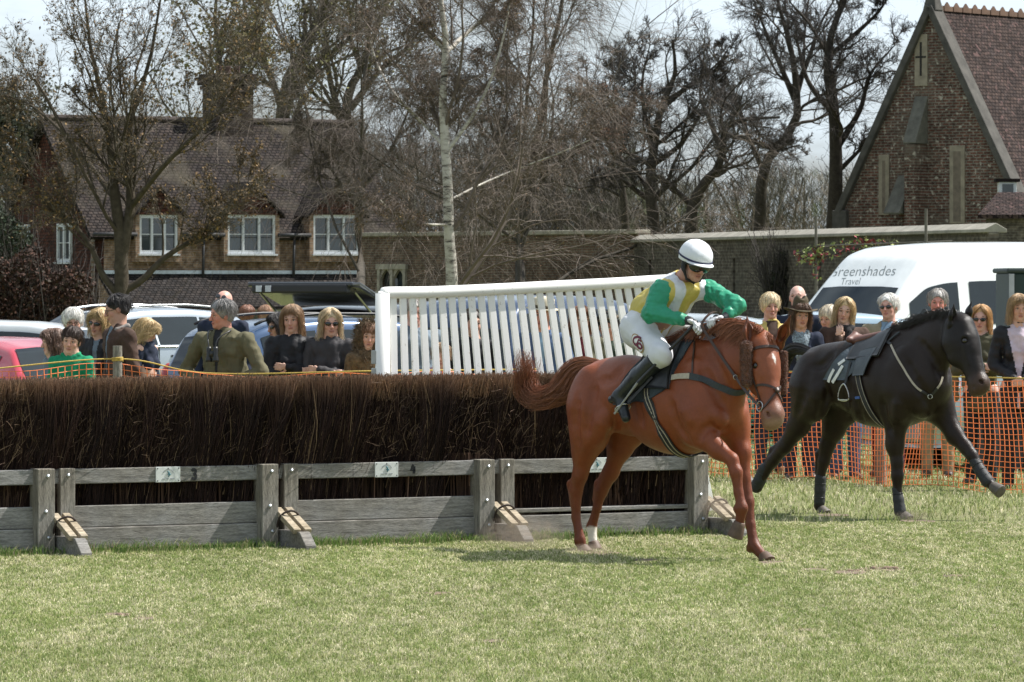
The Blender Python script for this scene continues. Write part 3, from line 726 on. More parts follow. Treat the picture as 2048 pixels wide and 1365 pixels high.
mr.tube(rc + np.stack([np.cos(an) * .014, 0 * an, np.sin(an) * .016], 1), .003, 6); mr.build('martingale_ring', steel, chest, smooth=True)
rn = MB()
def slack(a, b, sag, n=12):
    t = np.linspace(0, 1, n)[:, None]; return a * (1 - t) + b * t - np.array([0, 0, sag]) * (4 * t * (1 - t))
for P in (slack(handR, rc, .004), slack(rc, bitR, .01), slack(handL, A_.L(1.52, .16, 1.25), .01), slack(A_.L(1.52, .16, 1.25), bitL, .01)):
    T = np.gradient(P, axis=0); nv = np.cross(T, (0, 0, 1)); nv /= np.linalg.norm(nv, axis=1)[:, None]; nv = nv + np.array([0, -.6, .3]); strip('', lea, chest, P, nv, .018, .004, rn)
an = np.linspace(0, 1, 22)[:, None]; cc = (handR + handL) / 2
lp = cc + (handR - cc) * np.cos(an * math.pi) + np.array([0.02, -.02, .075]) * np.sin(an * math.pi)
strip('', lea, chest, lp, np.tile([0, -.5, 1.], (22, 1)), .018, .004, rn)
lp = cc + (handR - cc) * np.cos(an * math.pi) * .6 + np.array([0.05, -.03, -.09]) * np.sin(an * math.pi)
strip('', lea, chest, lp, np.tile([0, -1, .2], (22, 1)), .018, .004, rn)
rn.build('reins', lea, chest)

# ------------------------------------------------------------ the dark bay horse
B_ = HF(45, (2.467, 39.59)); J2 = B_.J
bb = (.0175, .0100, .0068); lb = (.019, .0115, .0080)
pollB = J2(1922, 650, -.02); muzB = J2(1966, 783, -.06)
DB = dict(base=bb, low=lb, muz=(.060, .034, .022), spec=.26, headc=(.0115, .0080, .0062), rough=.36, hoofc=(.10, .085, .07),
  trunk=[(.16, 1.14, .225, .38, 1.12, .24, .90, .07, None), (.38, 1.10, .245, .85, 1.06, .320, .76, .08, None),
         (.85, 1.06, .320, 1.08, 1.08, .30, .78, .10, None), (.02, 1.24, .11, .34, 1.27, .125, 1.2, .08, None),
         (.60, 1.30, .115, .86, 1.385, .10, .62, .08, None), (.86, 1.385, .10, 1.06, 1.37, .10, .6, .08, None),
         (.95, 1.20, .235, 1.26, 1.38, .165, .60, .09, None), (1.26, 1.38, .165, 1.46, 1.50, .12, .58, .07, None),
         (1.02, 1.36, .12, 1.38, 1.56, .09, .5, .06, None)],
  muscle=[(1.00, -.14, 1.12, .13, .10, .27, -20), (1.00, .14, 1.12, .13, .10, .27, -20), (1.12, -.12, .98, .14, .11, .13, -20), (1.14, .12, .98, .16, .11, .13, 20),
          (1.19, -.075, 1.0, .10, .085, .12, 0), (1.19, .075, 1.0, .10, .085, .12, 0), (.05, -.14, 1.06, .16, .105, .24, 0), (.07, .14, 1.06, .16, .105, .25, -10),
          (.14, -.17, .93, .15, .09, .17, 10), (.20, .16, .90, .13, .09, .17, 10), (.66, 0, .91, .31, .22, .19, 0)], dark_low=.3,
  grooves=[([(1808, 715), (1835, 765), (1862, 815)], .030, .010, True), ([(1765, 800), (1770, 835), (1785, 870)], .028, .010, True), ([(1655, 775), (1646, 815), (1640, 840)], .028, .010, True), ([(1618, 735), (1608, 785), (1592, 835)], .034, .009, True), ([(1668, 705), (1645, 730), (1620, 735)], .03, .008, True),
    ([(1838, 815), (1848, 835)], .045, .014, False), ([(1795, 800), (1800, 845)], .055, .014, False), ([(1640, 770), (1630, 805)], .050, .010, False), ([(1835, 680), (1865, 715), (1885, 760)], .026, .008, True), ([(1690, 790), (1700, 835)], .02, .005, True), ([(1712, 800), (1724, 845)], .02, .005, True), ([(1835, 880), (1845, 850), (1865, 845)], .02, .008, True)],
  legs=[
    ([('L', .08, -.15, 1.02), (1620, 800, -.15), (1597, 850, -.14), (1570, 893, -.14), (1546, 922, -.13), (1528, 950, -.13), (1514, 975, -.12), (1503, 972, -.12)],
     [.19, .145, .094, .058, .050, .036, .042, .036], [.06, .06, .04, .03, .02, .02, .02, .02]),
    ([('L', .12, .14, 1.0), (1676, 810, .12), (1668, 855, .12), (1655, 890, .12), (1648, 922, .12), (1641, 955, .12), (1638, 1012, .12), (1642, 1020, .12)],
     [.20, .155, .10, .064, .050, .036, .040, .036], [.06, .06, .04, .03, .02, .02, .02, .02]),
    ([('L', 1.02, -.14, 1.0), ('L', .98, -.14, .86), (1790, 890, -.13), (1794, 925, -.13), (1795, 952, -.13), (1795, 985, -.13), (1800, 1024, -.13), (1806, 1032, -.12)],
     [.15, .115, .078, .052, .050, .036, .042, .038], [.06, .06, .03, .02, .02, .02, .02, .02]),
    ([('L', 1.10, .13, 1.0), ('L', 1.20, .13, .88), (1910, 872, .13), (1932, 896, .13), (1944, 912, .13), (1958, 936, .13), (1974, 962, .13), (1984, 972, .13)],
     [.15, .115, .074, .056, .050, .038, .044, .038], [.06, .06, .03, .02, .02, .02, .02, .02])],
  extra=[((1585, 870, -.14), (1545, 900, -.12), .03, .026, .03), ((1545, 900, -.12), (1531, 934, -.12), .026, .022, .02),
         ((1660, 880, .12), (1637, 908, .12), .03, .026, .03), ((1637, 908, .12), (1634, 945, .12), .026, .022, .02),
         (('L', .95, -.13, .93), ('L', .93, -.13, .82), .075, .05, .05)],
  poll=pollB, down=muzB - pollB, fwd=np.array([.90, -.42, 0]), Lh=np.linalg.norm(muzB - pollB) * 1.0,
  ears=[(J2(1903, 650, -.10), J2(1908, 607, -.10), (.6, -.5, 0)), (J2(1934, 642, .04), J2(1943, 602, .05), (.8, .2, 0))],
  hooves=[((1505, 972, -.12), (1494, 963, -.12)), ((1643, 1019, .12), (1651, 1030, .12)), ((1807, 1031, -.12), (1817, 1042, -.12)), ((1986, 973, .13), (2002, 984, .13))])
dark, hugB, qB, dB, fB, uB, cmB = build_horse(B_, 'riderless black horse with a number cloth and loose stirrup galloping past the netting', 'black', DB)
hairB = mat('black_hair', attr=True, rough=.4, var=.2)
tB = [J2(1612, 704, 0), J2(1600, 692, .0), J2(1585, 705, .02), J2(1576, 730, .02), J2(1572, 765, .02), J2(1570, 800, .0), J2(1575, 840, .0)]
tB[1] = B_.L(-.20, .0, 1.34); tB[0] = B_.L(-.02, 0, 1.30); tB[2] = B_.L(-.32, .02, 1.30); tB[3] = B_.L(-.40, .03, 1.18); tB[4] = B_.L(-.44, .04, 1.0); tB[5] = B_.L(-.46, .04, .85)
hairs('tail', hairB, dark, [(tB[:6], [.03, .05, .06, .06, .05, .03])], 500, .003, 6, col=(.016, .013, .012), npt=14)
crB = [J2(1800, 662, 0), J2(1832, 650, 0), J2(1862, 640, 0), J2(1890, 632, 0), J2(1912, 634, 0), J2(1926, 642, 0)]
for p_ in crB: p_ -= np.array([0, 0, .015])
mane(B_, dark, crB, (.02, .016, .014), hairB, 13, back=.10, fall=.02, n=1500, lean=.5, up=.05)
hairs('forelock', hairB, dark, [([qB(-.05, 0, 0), qB(-.06, .06, .0), qB(.03, .13, 0), qB(.14, .13, 0)], [.02, .03, .03, .02])], 140, .0024, 18, col=(.03, .026, .026), npt=8)
clB = lambda u, v: ((lambda a: ((.52 - .24 * a) + ((.84 - .34 * a ** 1.6) - (.52 - .24 * a)) * u))(abs(-86 + 172 * v) / 86), R(-86 + 172 * v))
cloB = hugB.patch('saddle_cloth', mat('grey_blue_cloth', (.07, .088, .105), .6, .35, 12, bmp=.6, bs=18, bd=.02), dark, clB, 20, 44, .014, .008)
sadB = hugB.patch('saddle', M('saddle_black', (.02, .022, .025), .4, .2, 20), dark, lambda u, v: (.50 + .36 * u, R(-46 + 92 * v)), 12, 20, .034, .02)
cs = Sculpt(.008); brn = M('saddle_brown', (.13, .052, .036), .5, .3, 25)
cs.chain([B_.L(.44, -.10, 1.42), B_.L(.42, 0, 1.45), B_.L(.44, .10, 1.42)], [.024, .03, .024], .02)
cs.cone(B_.L(.47, 0, 1.405), B_.L(.80, 0, 1.475), .045, .030, .03, (B_.l, 1.9)); cs.chain([B_.L(.84, -.07, 1.46), B_.L(.83, 0, 1.54), B_.L(.84, .07, 1.46)], [.014, .016, .014], .02)
V, Q, C = cs.run(); mesh('seat', V, Q, brn, sadB, smooth=True)
flapm = M('flap_grey', (.06, .072, .082), .5, .25, 20, bmp=.3, bs=20)
for sg in (1, -1): hugB.patch('saddle_flap', flapm, sadB, lambda u, v, s=sg: (.62 + (.20 - .06 * v) * u + .0 * v, R(-s * (30 + 48 * v))), 8, 16, .034, .006)
gB = lambda ph: .66 + .17 * max(0, min(1, (abs(ph) - 60) / 100))
gg = loop(hugB, 'girth', M('girth_black', (.02, .02, .022)), dark, gB, .06, .014)
for dx in (-.027, .027): loop(hugB, 'girth_edge', pale, gg, lambda ph, d=dx: gB(ph) + d, .004, .016, ph0=-176, ph1=176)
gt = pixstrap(hugB, 'girth_tag', M('tag_blue', (.05, .12, .38), .6), dark, [(1714, 795), (1722, 795)], .02, .020, n=3)
w1 = pixstrap(hugB, 'breast_strap', pale, dark, [(1781, 688), (1795, 716), (1813, 748), (1830, 773), (1843, 783)], .016, .010, n=30)
pixstrap(hugB, 'chest_strap', blk, dark, [(1765, 680), (1774, 684), (1783, 690)], .02, .014, n=5)
pixstrap(hugB, 'chest_strap', blk, dark, [(1842, 782), (1852, 787), (1862, 791), (1874, 777)], .02, .010, n=12)
pixstrap(hugB, 'breast_strap', pale, dark, [(1874, 777), (1880, 768), (1885, 754)], .016, .010, n=8)
pixstrap(hugB, 'chest_strap', webm, dark, [(1779, 683), (1790, 673), (1800, 666)], .014, .014, n=8)
P = []; Nn = []
for i in range(24):
    a, b = hugB.polar(.88 + .38 * i / 23, R(48 + 30 * i / 23), .010); P.append(a); Nn.append(b)
strip('breast_strap', pale, dark, P, Nn, .016, .005)
rc2 = hugB.pix(1861, 792, .014)[0]; an = np.linspace(0, 6.283, 13); mr = MB()
mr.tube(rc2 + np.stack([np.cos(an) * .018, 0 * an, np.sin(an) * .018], 1), .0035, 6); mr.build('breast_ring', steel, dark, smooth=True)
for sg in (-1, 1):
    if sg < 0: top = hugB.pix(1705, 727, .03)[0]; bot = hugB.pix(1694, 770, .03)[0]
    else:
        top = hugB.polar(.62, R(46), .03)[0]; bot = hugB.polar(.60, R(92), .03)[0]
    sl = MB(); strip('', blk, dark, slack(top, bot, 0, 5), np.tile(B_.l * sg, (5, 1)), .022, .005, sl); so_ = sl.build('stirrup_leather', blk, dark)
    an = np.linspace(-1.15 * math.pi + .0, .15 * math.pi, 20); c = bot - np.array([0, 0, .055]); ax = nrm(B_.h * .9 - B_.l * .25 * 0)
    st = MB(); 
    arch = [bot + B_.z * .008] 
    loopP = np.array([(0, .012), (.022, -.006), (.045, -.045), (.056, -.085), (.050, -.115), (.0, -.128), (-.050, -.115), (-.056, -.085), (-.045, -.045), (-.022, -.006), (0, .012)])
    st.tube(catmull([bot + ax * a + B_.z * b + B_.l * sg * .012 for a, b in loopP], 40), .0055, 8); st.beam(bot + ax * .05 + B_.z * -.118, bot - ax * .05 + B_.z * -.118, .045, .008)
    st.build('stirrup', steel, so_, smooth=False)
hb = mat('boot_black', (.020, .022, .023), .65, .2, 40, bmp=.3)
for pts, rs_ in (([(1529, 938, -.128), (1520, 960, -.125), (1513, 974, -.12)], [.050, .050, .052]), ([(1641, 958, .12), (1640, 980, .12), (1639, 1004, .12)], [.048, .044, .046]),
             ([(1794, 980, -.13), (1797, 1000, -.13), (1800, 1022, -.13)], [.040, .042, .050]), ([(1950, 924, .13), (1962, 944, .13), (1975, 963, .13)], [.046, .046, .052])):
    S = Sculpt(.007); S.chain([J2(*p) for p in pts], rs_, .015); V, Q, C = S.run(); bo = mesh('leg_boot', V, Q, hb, dark, smooth=True)
    P = [J2(*p) for p in pts]; mb = MB()
    for k in (.2, .5, .8):
        c = P[0] + (P[2] - P[0]) * k; ax = nrm(P[2] - P[0]); t1 = nrm(np.cross(ax, B_.l)); an = np.linspace(0, 6.283, 17)
        mb.tube(c + (np.cos(an)[:, None] * t1 + np.sin(an)[:, None] * B_.l) * (rs_[1] + .001), .004, 5)
    mb.build('boot_strap', blk, bo, smooth=True)
wh = M('white_number', (.72, .72, .70), .7, .15, 20)
nm = MB()
for pts in ([(1660, 764), (1664, 753), (1671, 740)], [(1668, 765), (1677, 751), (1688, 733)], [(1679, 731), (1685, 727), (1692, 722)][::-1] + [(1688, 733)][:0]):
    pixstrap(hugB, '', wh, dark, pts, .026, .022, .004, n=8, mb=nm)
nm.build('number', wh, cloB)
# ============================================================ brush fence, wing, netting
tF = np.array([FB[0] - FA[0], FB[1] - FA[1], 0]); tF /= np.linalg.norm(tF); nF = np.array([tF[1], -tF[0], 0])   # along, towards the course
angF = math.atan2(tF[1], tF[0])
def onF(px, off=0.0):
    """foot-line point under a photo column"""
    d = ray(px, 0)[:2]; A = np.array([[d[0], -tF[0]], [d[1], -tF[1]]]); s = np.linalg.solve(A, FA + nF[:2] * off); return np.array([*(FA + nF[:2] * off + tF[:2] * s[1]), 0])
def woodmat(name, st, base=(.295, .287, .275)):
    m, t, p = nodes(name); n1 = noise(t, 6, 6, .65, st); n2 = noise(t, 30, 5, .7, st); n3 = noise(t, 2.2, 3, .5)
    c = ramp(t, n1, [(.3, tuple(c * .55 for c in base)), (.52, base), (.72, tuple(c * 1.35 for c in base))]); d = ramp(t, n2, [(.30, .45), (.55, 1.0), (.8, 1.2)]); e = ramp(t, n3, [(.35, (.85, .80, .72)), (.6, (1.05, 1.05, 1.05))])
    t.links.new(mixc(t, 1, mixc(t, 1, c, d, 'MULTIPLY'), e, 'MULTIPLY'), p.inputs['Base Color']); p.inputs['Roughness'].default_value = .9; p.inputs['Specular IOR Level'].default_value = .15; bump(t, p, n2, .7, .01); return m
wx = woodmat('weathered_board', (.9, 9, 9)); wz = woodmat('weathered_post', (9, 9, .9), (.29, .272, .242)); wc = woodmat('fresh_cut_wood', (1, 7, 7), (.46, .40, .31)); bolt_m = M('galvanised', (.5, .52, .54), .4, .2, metal=.8)
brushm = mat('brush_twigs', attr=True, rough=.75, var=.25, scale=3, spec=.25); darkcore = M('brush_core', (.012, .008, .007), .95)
def brush_mesh(name, L, seed):
    rs = np.random.RandomState(seed); TV = []; RV = []; CV = []
    def add(P, r, c):
        TV.append(P); RV.append(r); CV.append(c)
    n = 10500; x = rs.rand(n) * L; dp = rs.rand(n) ** 1.6 * .16; z0 = .30 + rs.rand(n) * .45; z1 = 1.20 - rs.rand(n) ** 2.2 * .18 + .012 * rs.normal(size=n) + .025 * (gnoise(x, dp, .35, seed + 50) - .5)
    low = rs.rand(n) < .22; z0[low] = .0; z1[low] = .60 + .3 * rs.rand(low.sum())
    t = np.linspace(0, 1, 6)[None]; z = z0[:, None] * (1 - t) + z1[:, None] * t
    bulge = .075 * np.clip((z - .50) / .35, 0, 1) - .03 * np.clip((z - 1.05) / .15, 0, 1)
    lx = rs.normal(size=(n, 1)) * .075 + .07; wob = rs.normal(size=(n, 1)) * .014
    X = x[:, None] + lx * (t - .3) + wob * np.sin(t * 5 + rs.rand(n, 1) * 6); Yv = -(-bulge + dp[:, None]) + rs.normal(size=(n, 1)) * .02 * t
    clump = gnoise(x, x * 0 + seed, .10, seed)[:, None]; Yv = Yv - .13 * np.clip(clump * 1.5 - .75, -.5, .6) - .04 * (gnoise(x, x * 0 + seed, .035, seed + 3)[:, None] - .5)
    P = np.stack([X, Yv, z], -1); r = np.tile(np.linspace(.0027, .0011, 6), (n, 1)) * (.6 + .8 * rs.rand(n, 1))
    hue = np.clip(rs.rand(n, 1) * .6 + .5 * gnoise(x, x * 0, .22, seed + 9)[:, None], 0, 1); c = np.array([.062, .030, .021]) * (1 - hue) + np.array([.040, .024, .022]) * hue; c = c * (.25 + 1.0 * rs.rand(n, 1) ** 1.5); li = rs.rand(n) < .05; c[li] = np.array([.30, .20, .12]) * (.6 + .6 * rs.rand(li.sum(), 1))
    cc = np.repeat(c[:, None], 6, 1); tip = np.clip((z - 1.04) / .16, 0, 1)[..., None]; cc = cc * (1 - .75 * tip) + np.array([.32, .185, .11]) * (.3 + 1.0 * rs.rand(n, 1, 1)) * .75 * tip
    add(P, r, cc)
    # cut tops through the depth of the fence
    n = 7000; x = rs.rand(n) * L; y = -.56 * rs.rand(n) + .05; zt = 1.19 + .014 * rs.normal(size=n); a = rs.normal(size=(n, 2)) * .03; t = np.linspace(0, 1, 6)[None]
    P = np.stack([x[:, None] + a[:, :1] * t, y[:, None] + a[:, 1:] * t, zt[:, None] - .14 * (1 - t)], -1); c = np.repeat((np.array([.33, .205, .125]) * (.35 + 1.0 * rs.rand(n, 1)))[:, None], 6, 1); add(P, np.tile([.0024] * 5 + [.0016], (n, 1)), c)
    # stray sprigs standing proud of the face
    n = 900; x = rs.rand(n) * L; z = .58 + .62 * rs.rand(n) ** .8; ln = .03 + .10 * rs.rand(n) ** 1.5; a = rs.normal(size=n) * .7; t = np.linspace(0, 1, 6)[None]; cv = rs.normal(size=(n, 1)) * .22
    an = a[:, None] + cv * t
    P = np.stack([x[:, None] + ln[:, None] * t * np.sin(an), .07 + .035 * t + 0 * an, np.minimum(z[:, None] + ln[:, None] * t * np.cos(an), 1.235)], -1); c = np.repeat((np.array([.27, .18, .125]) * (.15 + 1.1 * rs.rand(n, 1) ** 2))[:, None], 6, 1); add(P, np.tile(np.linspace(.0014, .0007, 6), (n, 1)), c)
    # stout stems between the rails
    n = 190; x = rs.rand(n) * L; t = np.linspace(0, 1, 6)[None]; P = np.stack([x[:, None] + rs.normal(size=(n, 1)) * .03 * t, -.01 - .05 * rs.rand(n, 1) + 0 * t, .02 + .62 * t + 0 * x[:, None]], -1); c = np.repeat((np.array([.12, .07, .048]) * (.4 + 1.0 * rs.rand(n, 1)))[:, None], 6, 1); c[rs.rand(n) < .07] *= 2.6; add(P, np.tile([.0075] * 6, (n, 1)) * (.4 + .8 * rs.rand(n, 1)), c)
    V, F = tubes(np.vstack(TV), np.vstack(RV), 3); C = np.repeat(np.vstack(CV).reshape(-1, 1, 3), 3, 1).reshape(-1, 3)
    return V, F, C
units = [(-420, 66, 11, None, 0), (112, 514, 12, 3, 335), (560, 948, 13, 4, 772), (994, 1376, 14, 5, 1192)]
labs = ['brush fence panel cut off by the left edge of the picture', 'brush fence panel marked with a painted 3 beside its white plate', 'brush fence panel marked with a painted 4 beside its white plate', 'last brush fence panel, behind the hind legs of the chestnut horse']
def loc2w(o, r, p): return o + tF * p[0] + nF * p[1] + np.array([0, 0, p[2]])
digits = {3: [[(-.5, .8), (-.1, 1), (.35, .8), (.2, .5), (-.05, .45), (.4, .3), (.35, 0), (-.1, -.12), (-.5, .05)]], 4: [[(.05, 1), (-.5, .35), (.55, .35)], [(.25, .8), (.2, -.05)]]}
for k, (x0, x1, seed, num, pp) in enumerate(units):
    a = onF(x0); b = onF(x1); L = np.linalg.norm(b - a); root = empty('brush_fence_panel', a, angF, labs[k], 'brush fence', 'brush fence panels')
    Lw = L + .16
    f = lambda p: loc2w(a, 0, p)
    V, Fq, C = brush_mesh('brush', Lw, seed); V = a + V[:, :1] * tF + V[:, 1:2] * nF + V[:, 2:] * np.array([0, 0, 1.]) - nF * .10
    o = mesh('brush', V, Fq, brushm, root, C); o['kind'] = 'stuff'
    Mx = np.array([tF, nF, (0, 0, 1)]).T
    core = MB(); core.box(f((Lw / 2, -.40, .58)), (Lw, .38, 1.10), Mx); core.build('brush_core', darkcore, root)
    def pt(name, c, size, m, bev=.006, rot=0):
        mb = MB(); Mm = np.array([nrm(tF * math.cos(rot) + np.array([0, 0, math.sin(rot)])), nF, nrm(-tF * math.sin(rot) + np.array([0, 0, math.cos(rot)]))]).T; mb.box((0, 0, 0), size); o = mb.build(name, m, root, bevel=bev, local=True); o.location = (c[0], -c[1], c[2]); o.rotation_euler = (0, -rot, 0); return o
    pt('top_rail', (L / 2 + .065, -.025, .535), (L - .13 + .02, .05, .105), wx)
    sh = .06 if k == 3 else 0
    if k < 3: pt('lower_board', (L / 2 + .065, -.030, .255), (L - .12, .045, .150), wx)
    else: pt('lower_board', (L / 2 + .065, -.085, .212), (L - .12, .17, .03), wx)
    pt('lower_board', (L / 2 + .065, -.022 , .103), (L - .12, .050, .148), wx)
    # posts: a stout one at the right-hand end, a lighter one at the left-hand end
    pt('post', (L + .065, .012, .295), (.13, .14, .60), wz)
    pt('post', (.088, -.055, .31), (.115, .12, .565), wz)
    if k in (0, 1, 2): pt('rail_end', (L + .18, -.045, .535), (.11, .045, .10), wx)
    else: pt('rail_end', (L + .165, -.055, .535), (.08, .045, .11), wx)
    bb_ = MB()
    for (x, y, z) in ((L + .075, .084, .545), (L + .08, .084, .12), (L + .06, .084, .30), (.09, .008, .545)): bb_.lathe([(0, -.004), (.014, 0), (.012, .006), (0, .008)], f((x, y, z)), nF, 10)
    each(bb_, 'bolt', bolt_m, root, smooth=True)
    # foot running out towards the course with a sloping brace on it
    for xx in ([L + .19] if k < 3 else [L + .19]):
        mb = MB(); c0 = f((xx, .0, 0)); prof = [(-.10, 0), (.46, 0), (.46, .03), (.36, .125), (-.10, .125)]
        mb.prism([loc2w(a, 0, (xx - .04, y, z + .0)) for y, z in prof], tF * .085); mb.build('foot', wx, root, bevel=.005)
        for dx in (-.055, .03):
            mb = MB(); mb.beam(f((xx + dx + .015, .02, .27)), f((xx + dx + .015, .33, .125)), .038, .055, up=tF); mb.build('brace', wc, root, bevel=.004)
    st = MB(); c0 = f((L + .19, .05, .14)); P = [f((L + .13, .02, .05)), f((L + .12, .12, .22)), f((L + .20, .16, .265)), f((L + .28, .12, .20)), f((L + .29, .03, .04))]; st.tube(catmull(P, 16), .008, 6); st.build('lashing', M('lashing', (.035, .022, .018), .8), root, smooth=True)
    if pp:
        c = onF(pp, -.0); xx = (c - a) @ tF; mb = MB(); z = .535
        mb.box(f((xx, .006, z)), (.19, .010, .108), Mx); pl = mb.build('plate', M('plate_white', (.66, .68, .66), .5, .12, 12), root, bevel=.002)
        mb = MB()
        for dx in (-.082, .0, .082):
            for dz in ((-.043, .043) if dx else (.043,)): mb.lathe([(0, 0), (.005, .001), (.004, .003)], f((xx + dx, .011, z + dz)), nF, 8)
        each(mb, 'screw', M('screw', (.08, .08, .09), .5), pl)
        em = MB(); rs = np.random.RandomState(k)
        em.tube([f((xx + dx, .0125, z + dz)) for dx, dz in ((-.005, .022), (.008, .012), (-.002, .0), (.010, -.008), (.002, -.016))], .0045, 5); em.tube([f((xx + .004, .0125, z + .010)), f((xx + .018, .0125, z - .004))], .004, 5)
        em.build('emblem', M('emblem_teal', (.03, .16, .20), .6), pl)
        em = MB()
        for i in range(14):
            if i not in (4, 8): em.box(f((xx - .044 + i * .0068, .0125, z - .030)), (.0045, .002, .0055), Mx)
        an = np.linspace(.35, math.pi - .35, 12)
        for i in an: em.box(f((xx + .040 * math.cos(i), .0125, z + .004 + .032 * math.sin(i))), (.0045, .002, .0045), Mx)
        em.build('lettering', M('letter_grey', (.25, .27, .29), .6), pl)
    if num in digits:
        mb = MB(); c = onF({3: 388, 4: 826}[num]); xx = (c - a) @ tF
        for st_ in digits[num]:
            P = catmull([f((xx + u * .034, .0035, .505 + v * .062)) for u, v in st_], 20) if num == 3 else np.array([f((xx + u * .034, .0035, .505 + v * .062)) for u, v in st_]); strip('', None, None, P, np.tile(nF, (len(P), 1)), .020, .003, mb)
        mb.build('painted_number', M('black_paint', (.012, .012, .015), .6), root)
# ------------------------------------------------------------ white plastic wing
whm = mat('white_plastic', (.82, .81, .78), .45, .08, 3, bmp=.05, bs=20); 
m_, t_, p_ = nodes('scuffed_white'); a_ = ramp(t_, noise(t_, 16, 6, .75), [(.60, (.82, .81, .78)), (.70, (.42, .38, .33))]); t_.links.new(a_, p_.inputs['Base Color']); p_.inputs['Roughness'].default_value = .5; scuff = m_
YL, YR = 35.9, 37.4
wingroot = empty('wing_rail', W(765, 750, YL) * np.array([1, 1, 0]), 0, 'white plastic slatted wing standing behind the brush fence', 'wing')
wY = lambda px: YL + (YR - YL) * (px - 765) / 570
tops = [(765, 590), (768, 583), (776, 580), (860, 579), (980, 574), (1100, 568), (1220, 562), (1300, 557), (1338, 555)]
P = np.array([W(x, y, wY(x)) for x, y in tops]); mb = MB(); mb.tube(catmull(P - np.array([0, 0, .022]), 40), .044, 14); mb.build('top_rail', scuff, wingroot, smooth=True)
p0 = W(765, 590, YL); p1 = p0.copy(); p1[2] = 0; mb = MB(); mb.tube([p0 + [0, 0, .01], p1], .054, 14); mb.build('end_post', whm, wingroot, smooth=True)
mb = MB()
for zz in (1.20, 1.33): mb.box(p0 * [1, 1, 0] + np.array([-.055, .0, zz]), (.055, .05, .10))
mb.build('bracket', M('bracket_grey', (.42, .43, .40), .6), wingroot, bevel=.005)
ns = 29
for i in range(ns):
    k = i / (ns - 1); xt = 786 + 545 * k; yt = np.interp(xt, [t_[0] for t_ in tops], [t_[1] for t_ in tops]); top = W(xt, yt + 8, wY(xt)); lean = (2 + 36 * k ** .8); xb = xt + lean
    q_ = W(xb, 750, wY(xb)); d_ = (q_ - top); q_ = top + d_ * ((top[2] - .12) / (top[2] - q_[2])); mb = MB(); mb.beam(top, q_, .057, .018, up=(-.56, .83, 0)); sl_ = mb.build('slat', scuff if i % 3 else whm, wingroot, bevel=.004)
mb = MB(); mb.tube([W(765, 900, YL) * [1, 1, 0] + [0, 0, .2], W(1375, 900, YR) * [1, 1, 0] + [0.15, 0, .2]], .03, 10); mb.build('bottom_rail', whm, wingroot, smooth=True)
# ------------------------------------------------------------ safety netting, posts, rope
orange = mat('orange_plastic', (.90, .23, .065), .5, .2, 20); green_ = mat('green_plastic', (.012, .24, .16), .5, .3, 20); yrope = mat('yellow_rope', (.52, .36, .08), .8, .25, 60)
def net(name, line, zt, zb, cw, ch, m, seed, label, wv=.0030, wh=.0022, sag=.03, group=None):
    """line: list of (x,y) on the ground"""
    rs = np.random.RandomState(seed); Lp = np.array(line, float); seg = np.r_[0, np.cumsum(np.linalg.norm(np.diff(Lp, axis=0), axis=1))]; L = seg[-1]; nu = int(L / cw); nv = max(2, int((np.mean(zt) - zb) / ch))
    u = np.linspace(0, L, nu + 1); x = np.interp(u, seg, Lp[:, 0]); y = np.interp(u, seg, Lp[:, 1]); top = np.interp(u, seg, zt) - sag * (.5 - .5 * np.cos(u / L * 2 * np.pi * len(line))) ; v = np.linspace(0, 1, nv + 1)
    Z = top[:, None] * (1 - v) + (zb + .03 * np.sin(u * 3 + seed))[:, None] * v
    wx_ = gnoise(u[:, None] + 0 * Z, Z, .5, seed) - .5; X = x[:, None] + .07 * wx_ + .05 * np.sin(u[:, None] * 2.3) * v; Yv = y[:, None] + .10 * (gnoise(u[:, None] + 0 * Z, Z, .35, seed + 1) - .5)
    G = np.stack([X, Yv, Z + .02 * (gnoise(u[:, None] + 0 * Z, Z, .3, seed + 2) - .5)], -1)
    P1 = G; P2 = G.transpose(1, 0, 2)
    V1, F1 = tubes(P1, np.full(P1.shape[:2], wv), 4); V2, F2 = tubes(P2, np.full(P2.shape[:2], wh), 4)
    return tag(mesh(name, np.vstack([V1, V2]), [F1, F2 + len(V1)], m), label, 'netting', group)
gl = lambda px, Y: W(px, HOR, Y)[:2]
rlineR = [gl(1080, 51), gl(1420, 46.9), gl(1700, 45.4), gl(1860, 44.0), gl(2110, 42.8)]
net('safety_netting', rlineR, [1.03, 1.03, 1.03, 1.02, 1.02], .02, .062, .046, orange, 3, 'orange plastic netting strung behind the two horses', wv=.0036, wh=.0028)
rlineL = [gl(-60, 40.6), gl(235, 41.0), gl(420, 41.2), gl(760, 41.2), gl(1080, 42)]
net('safety_netting', rlineL, [1.13, 1.22, 1.10, 1.12, 1.12], .05, .062, .046, orange, 4, 'orange plastic netting behind the brush fence in front of the left crowd', wv=.0036, wh=.0028)
net('safety_netting', [gl(1180, 55), gl(1500, 52.5), gl(1800, 51.5), gl(2110, 50)], [.80, .80, .80, .80], .02, .05, .05, green_, 6, 'green plastic netting further back behind the crowd', wv=.0022, wh=.005)
def rope(label, pts, r=.007):
    mb = MB(); mb.tube(catmull(pts, 60), r, 6); return tag(mb.build('rope', yrope, smooth=True), label, 'rope')
rope('yellow rope along the top of the right-hand orange netting', [np.array([*p, z]) for p, z in zip(rlineR, [1.04, 1.04, 1.03, 1.03, 1.03])])
rope('yellow rope tied round the round post and along the left-hand netting', [np.array([*p, z]) for p, z in zip(rlineL, [1.14, 1.235, 1.11, 1.13, 1.13])])
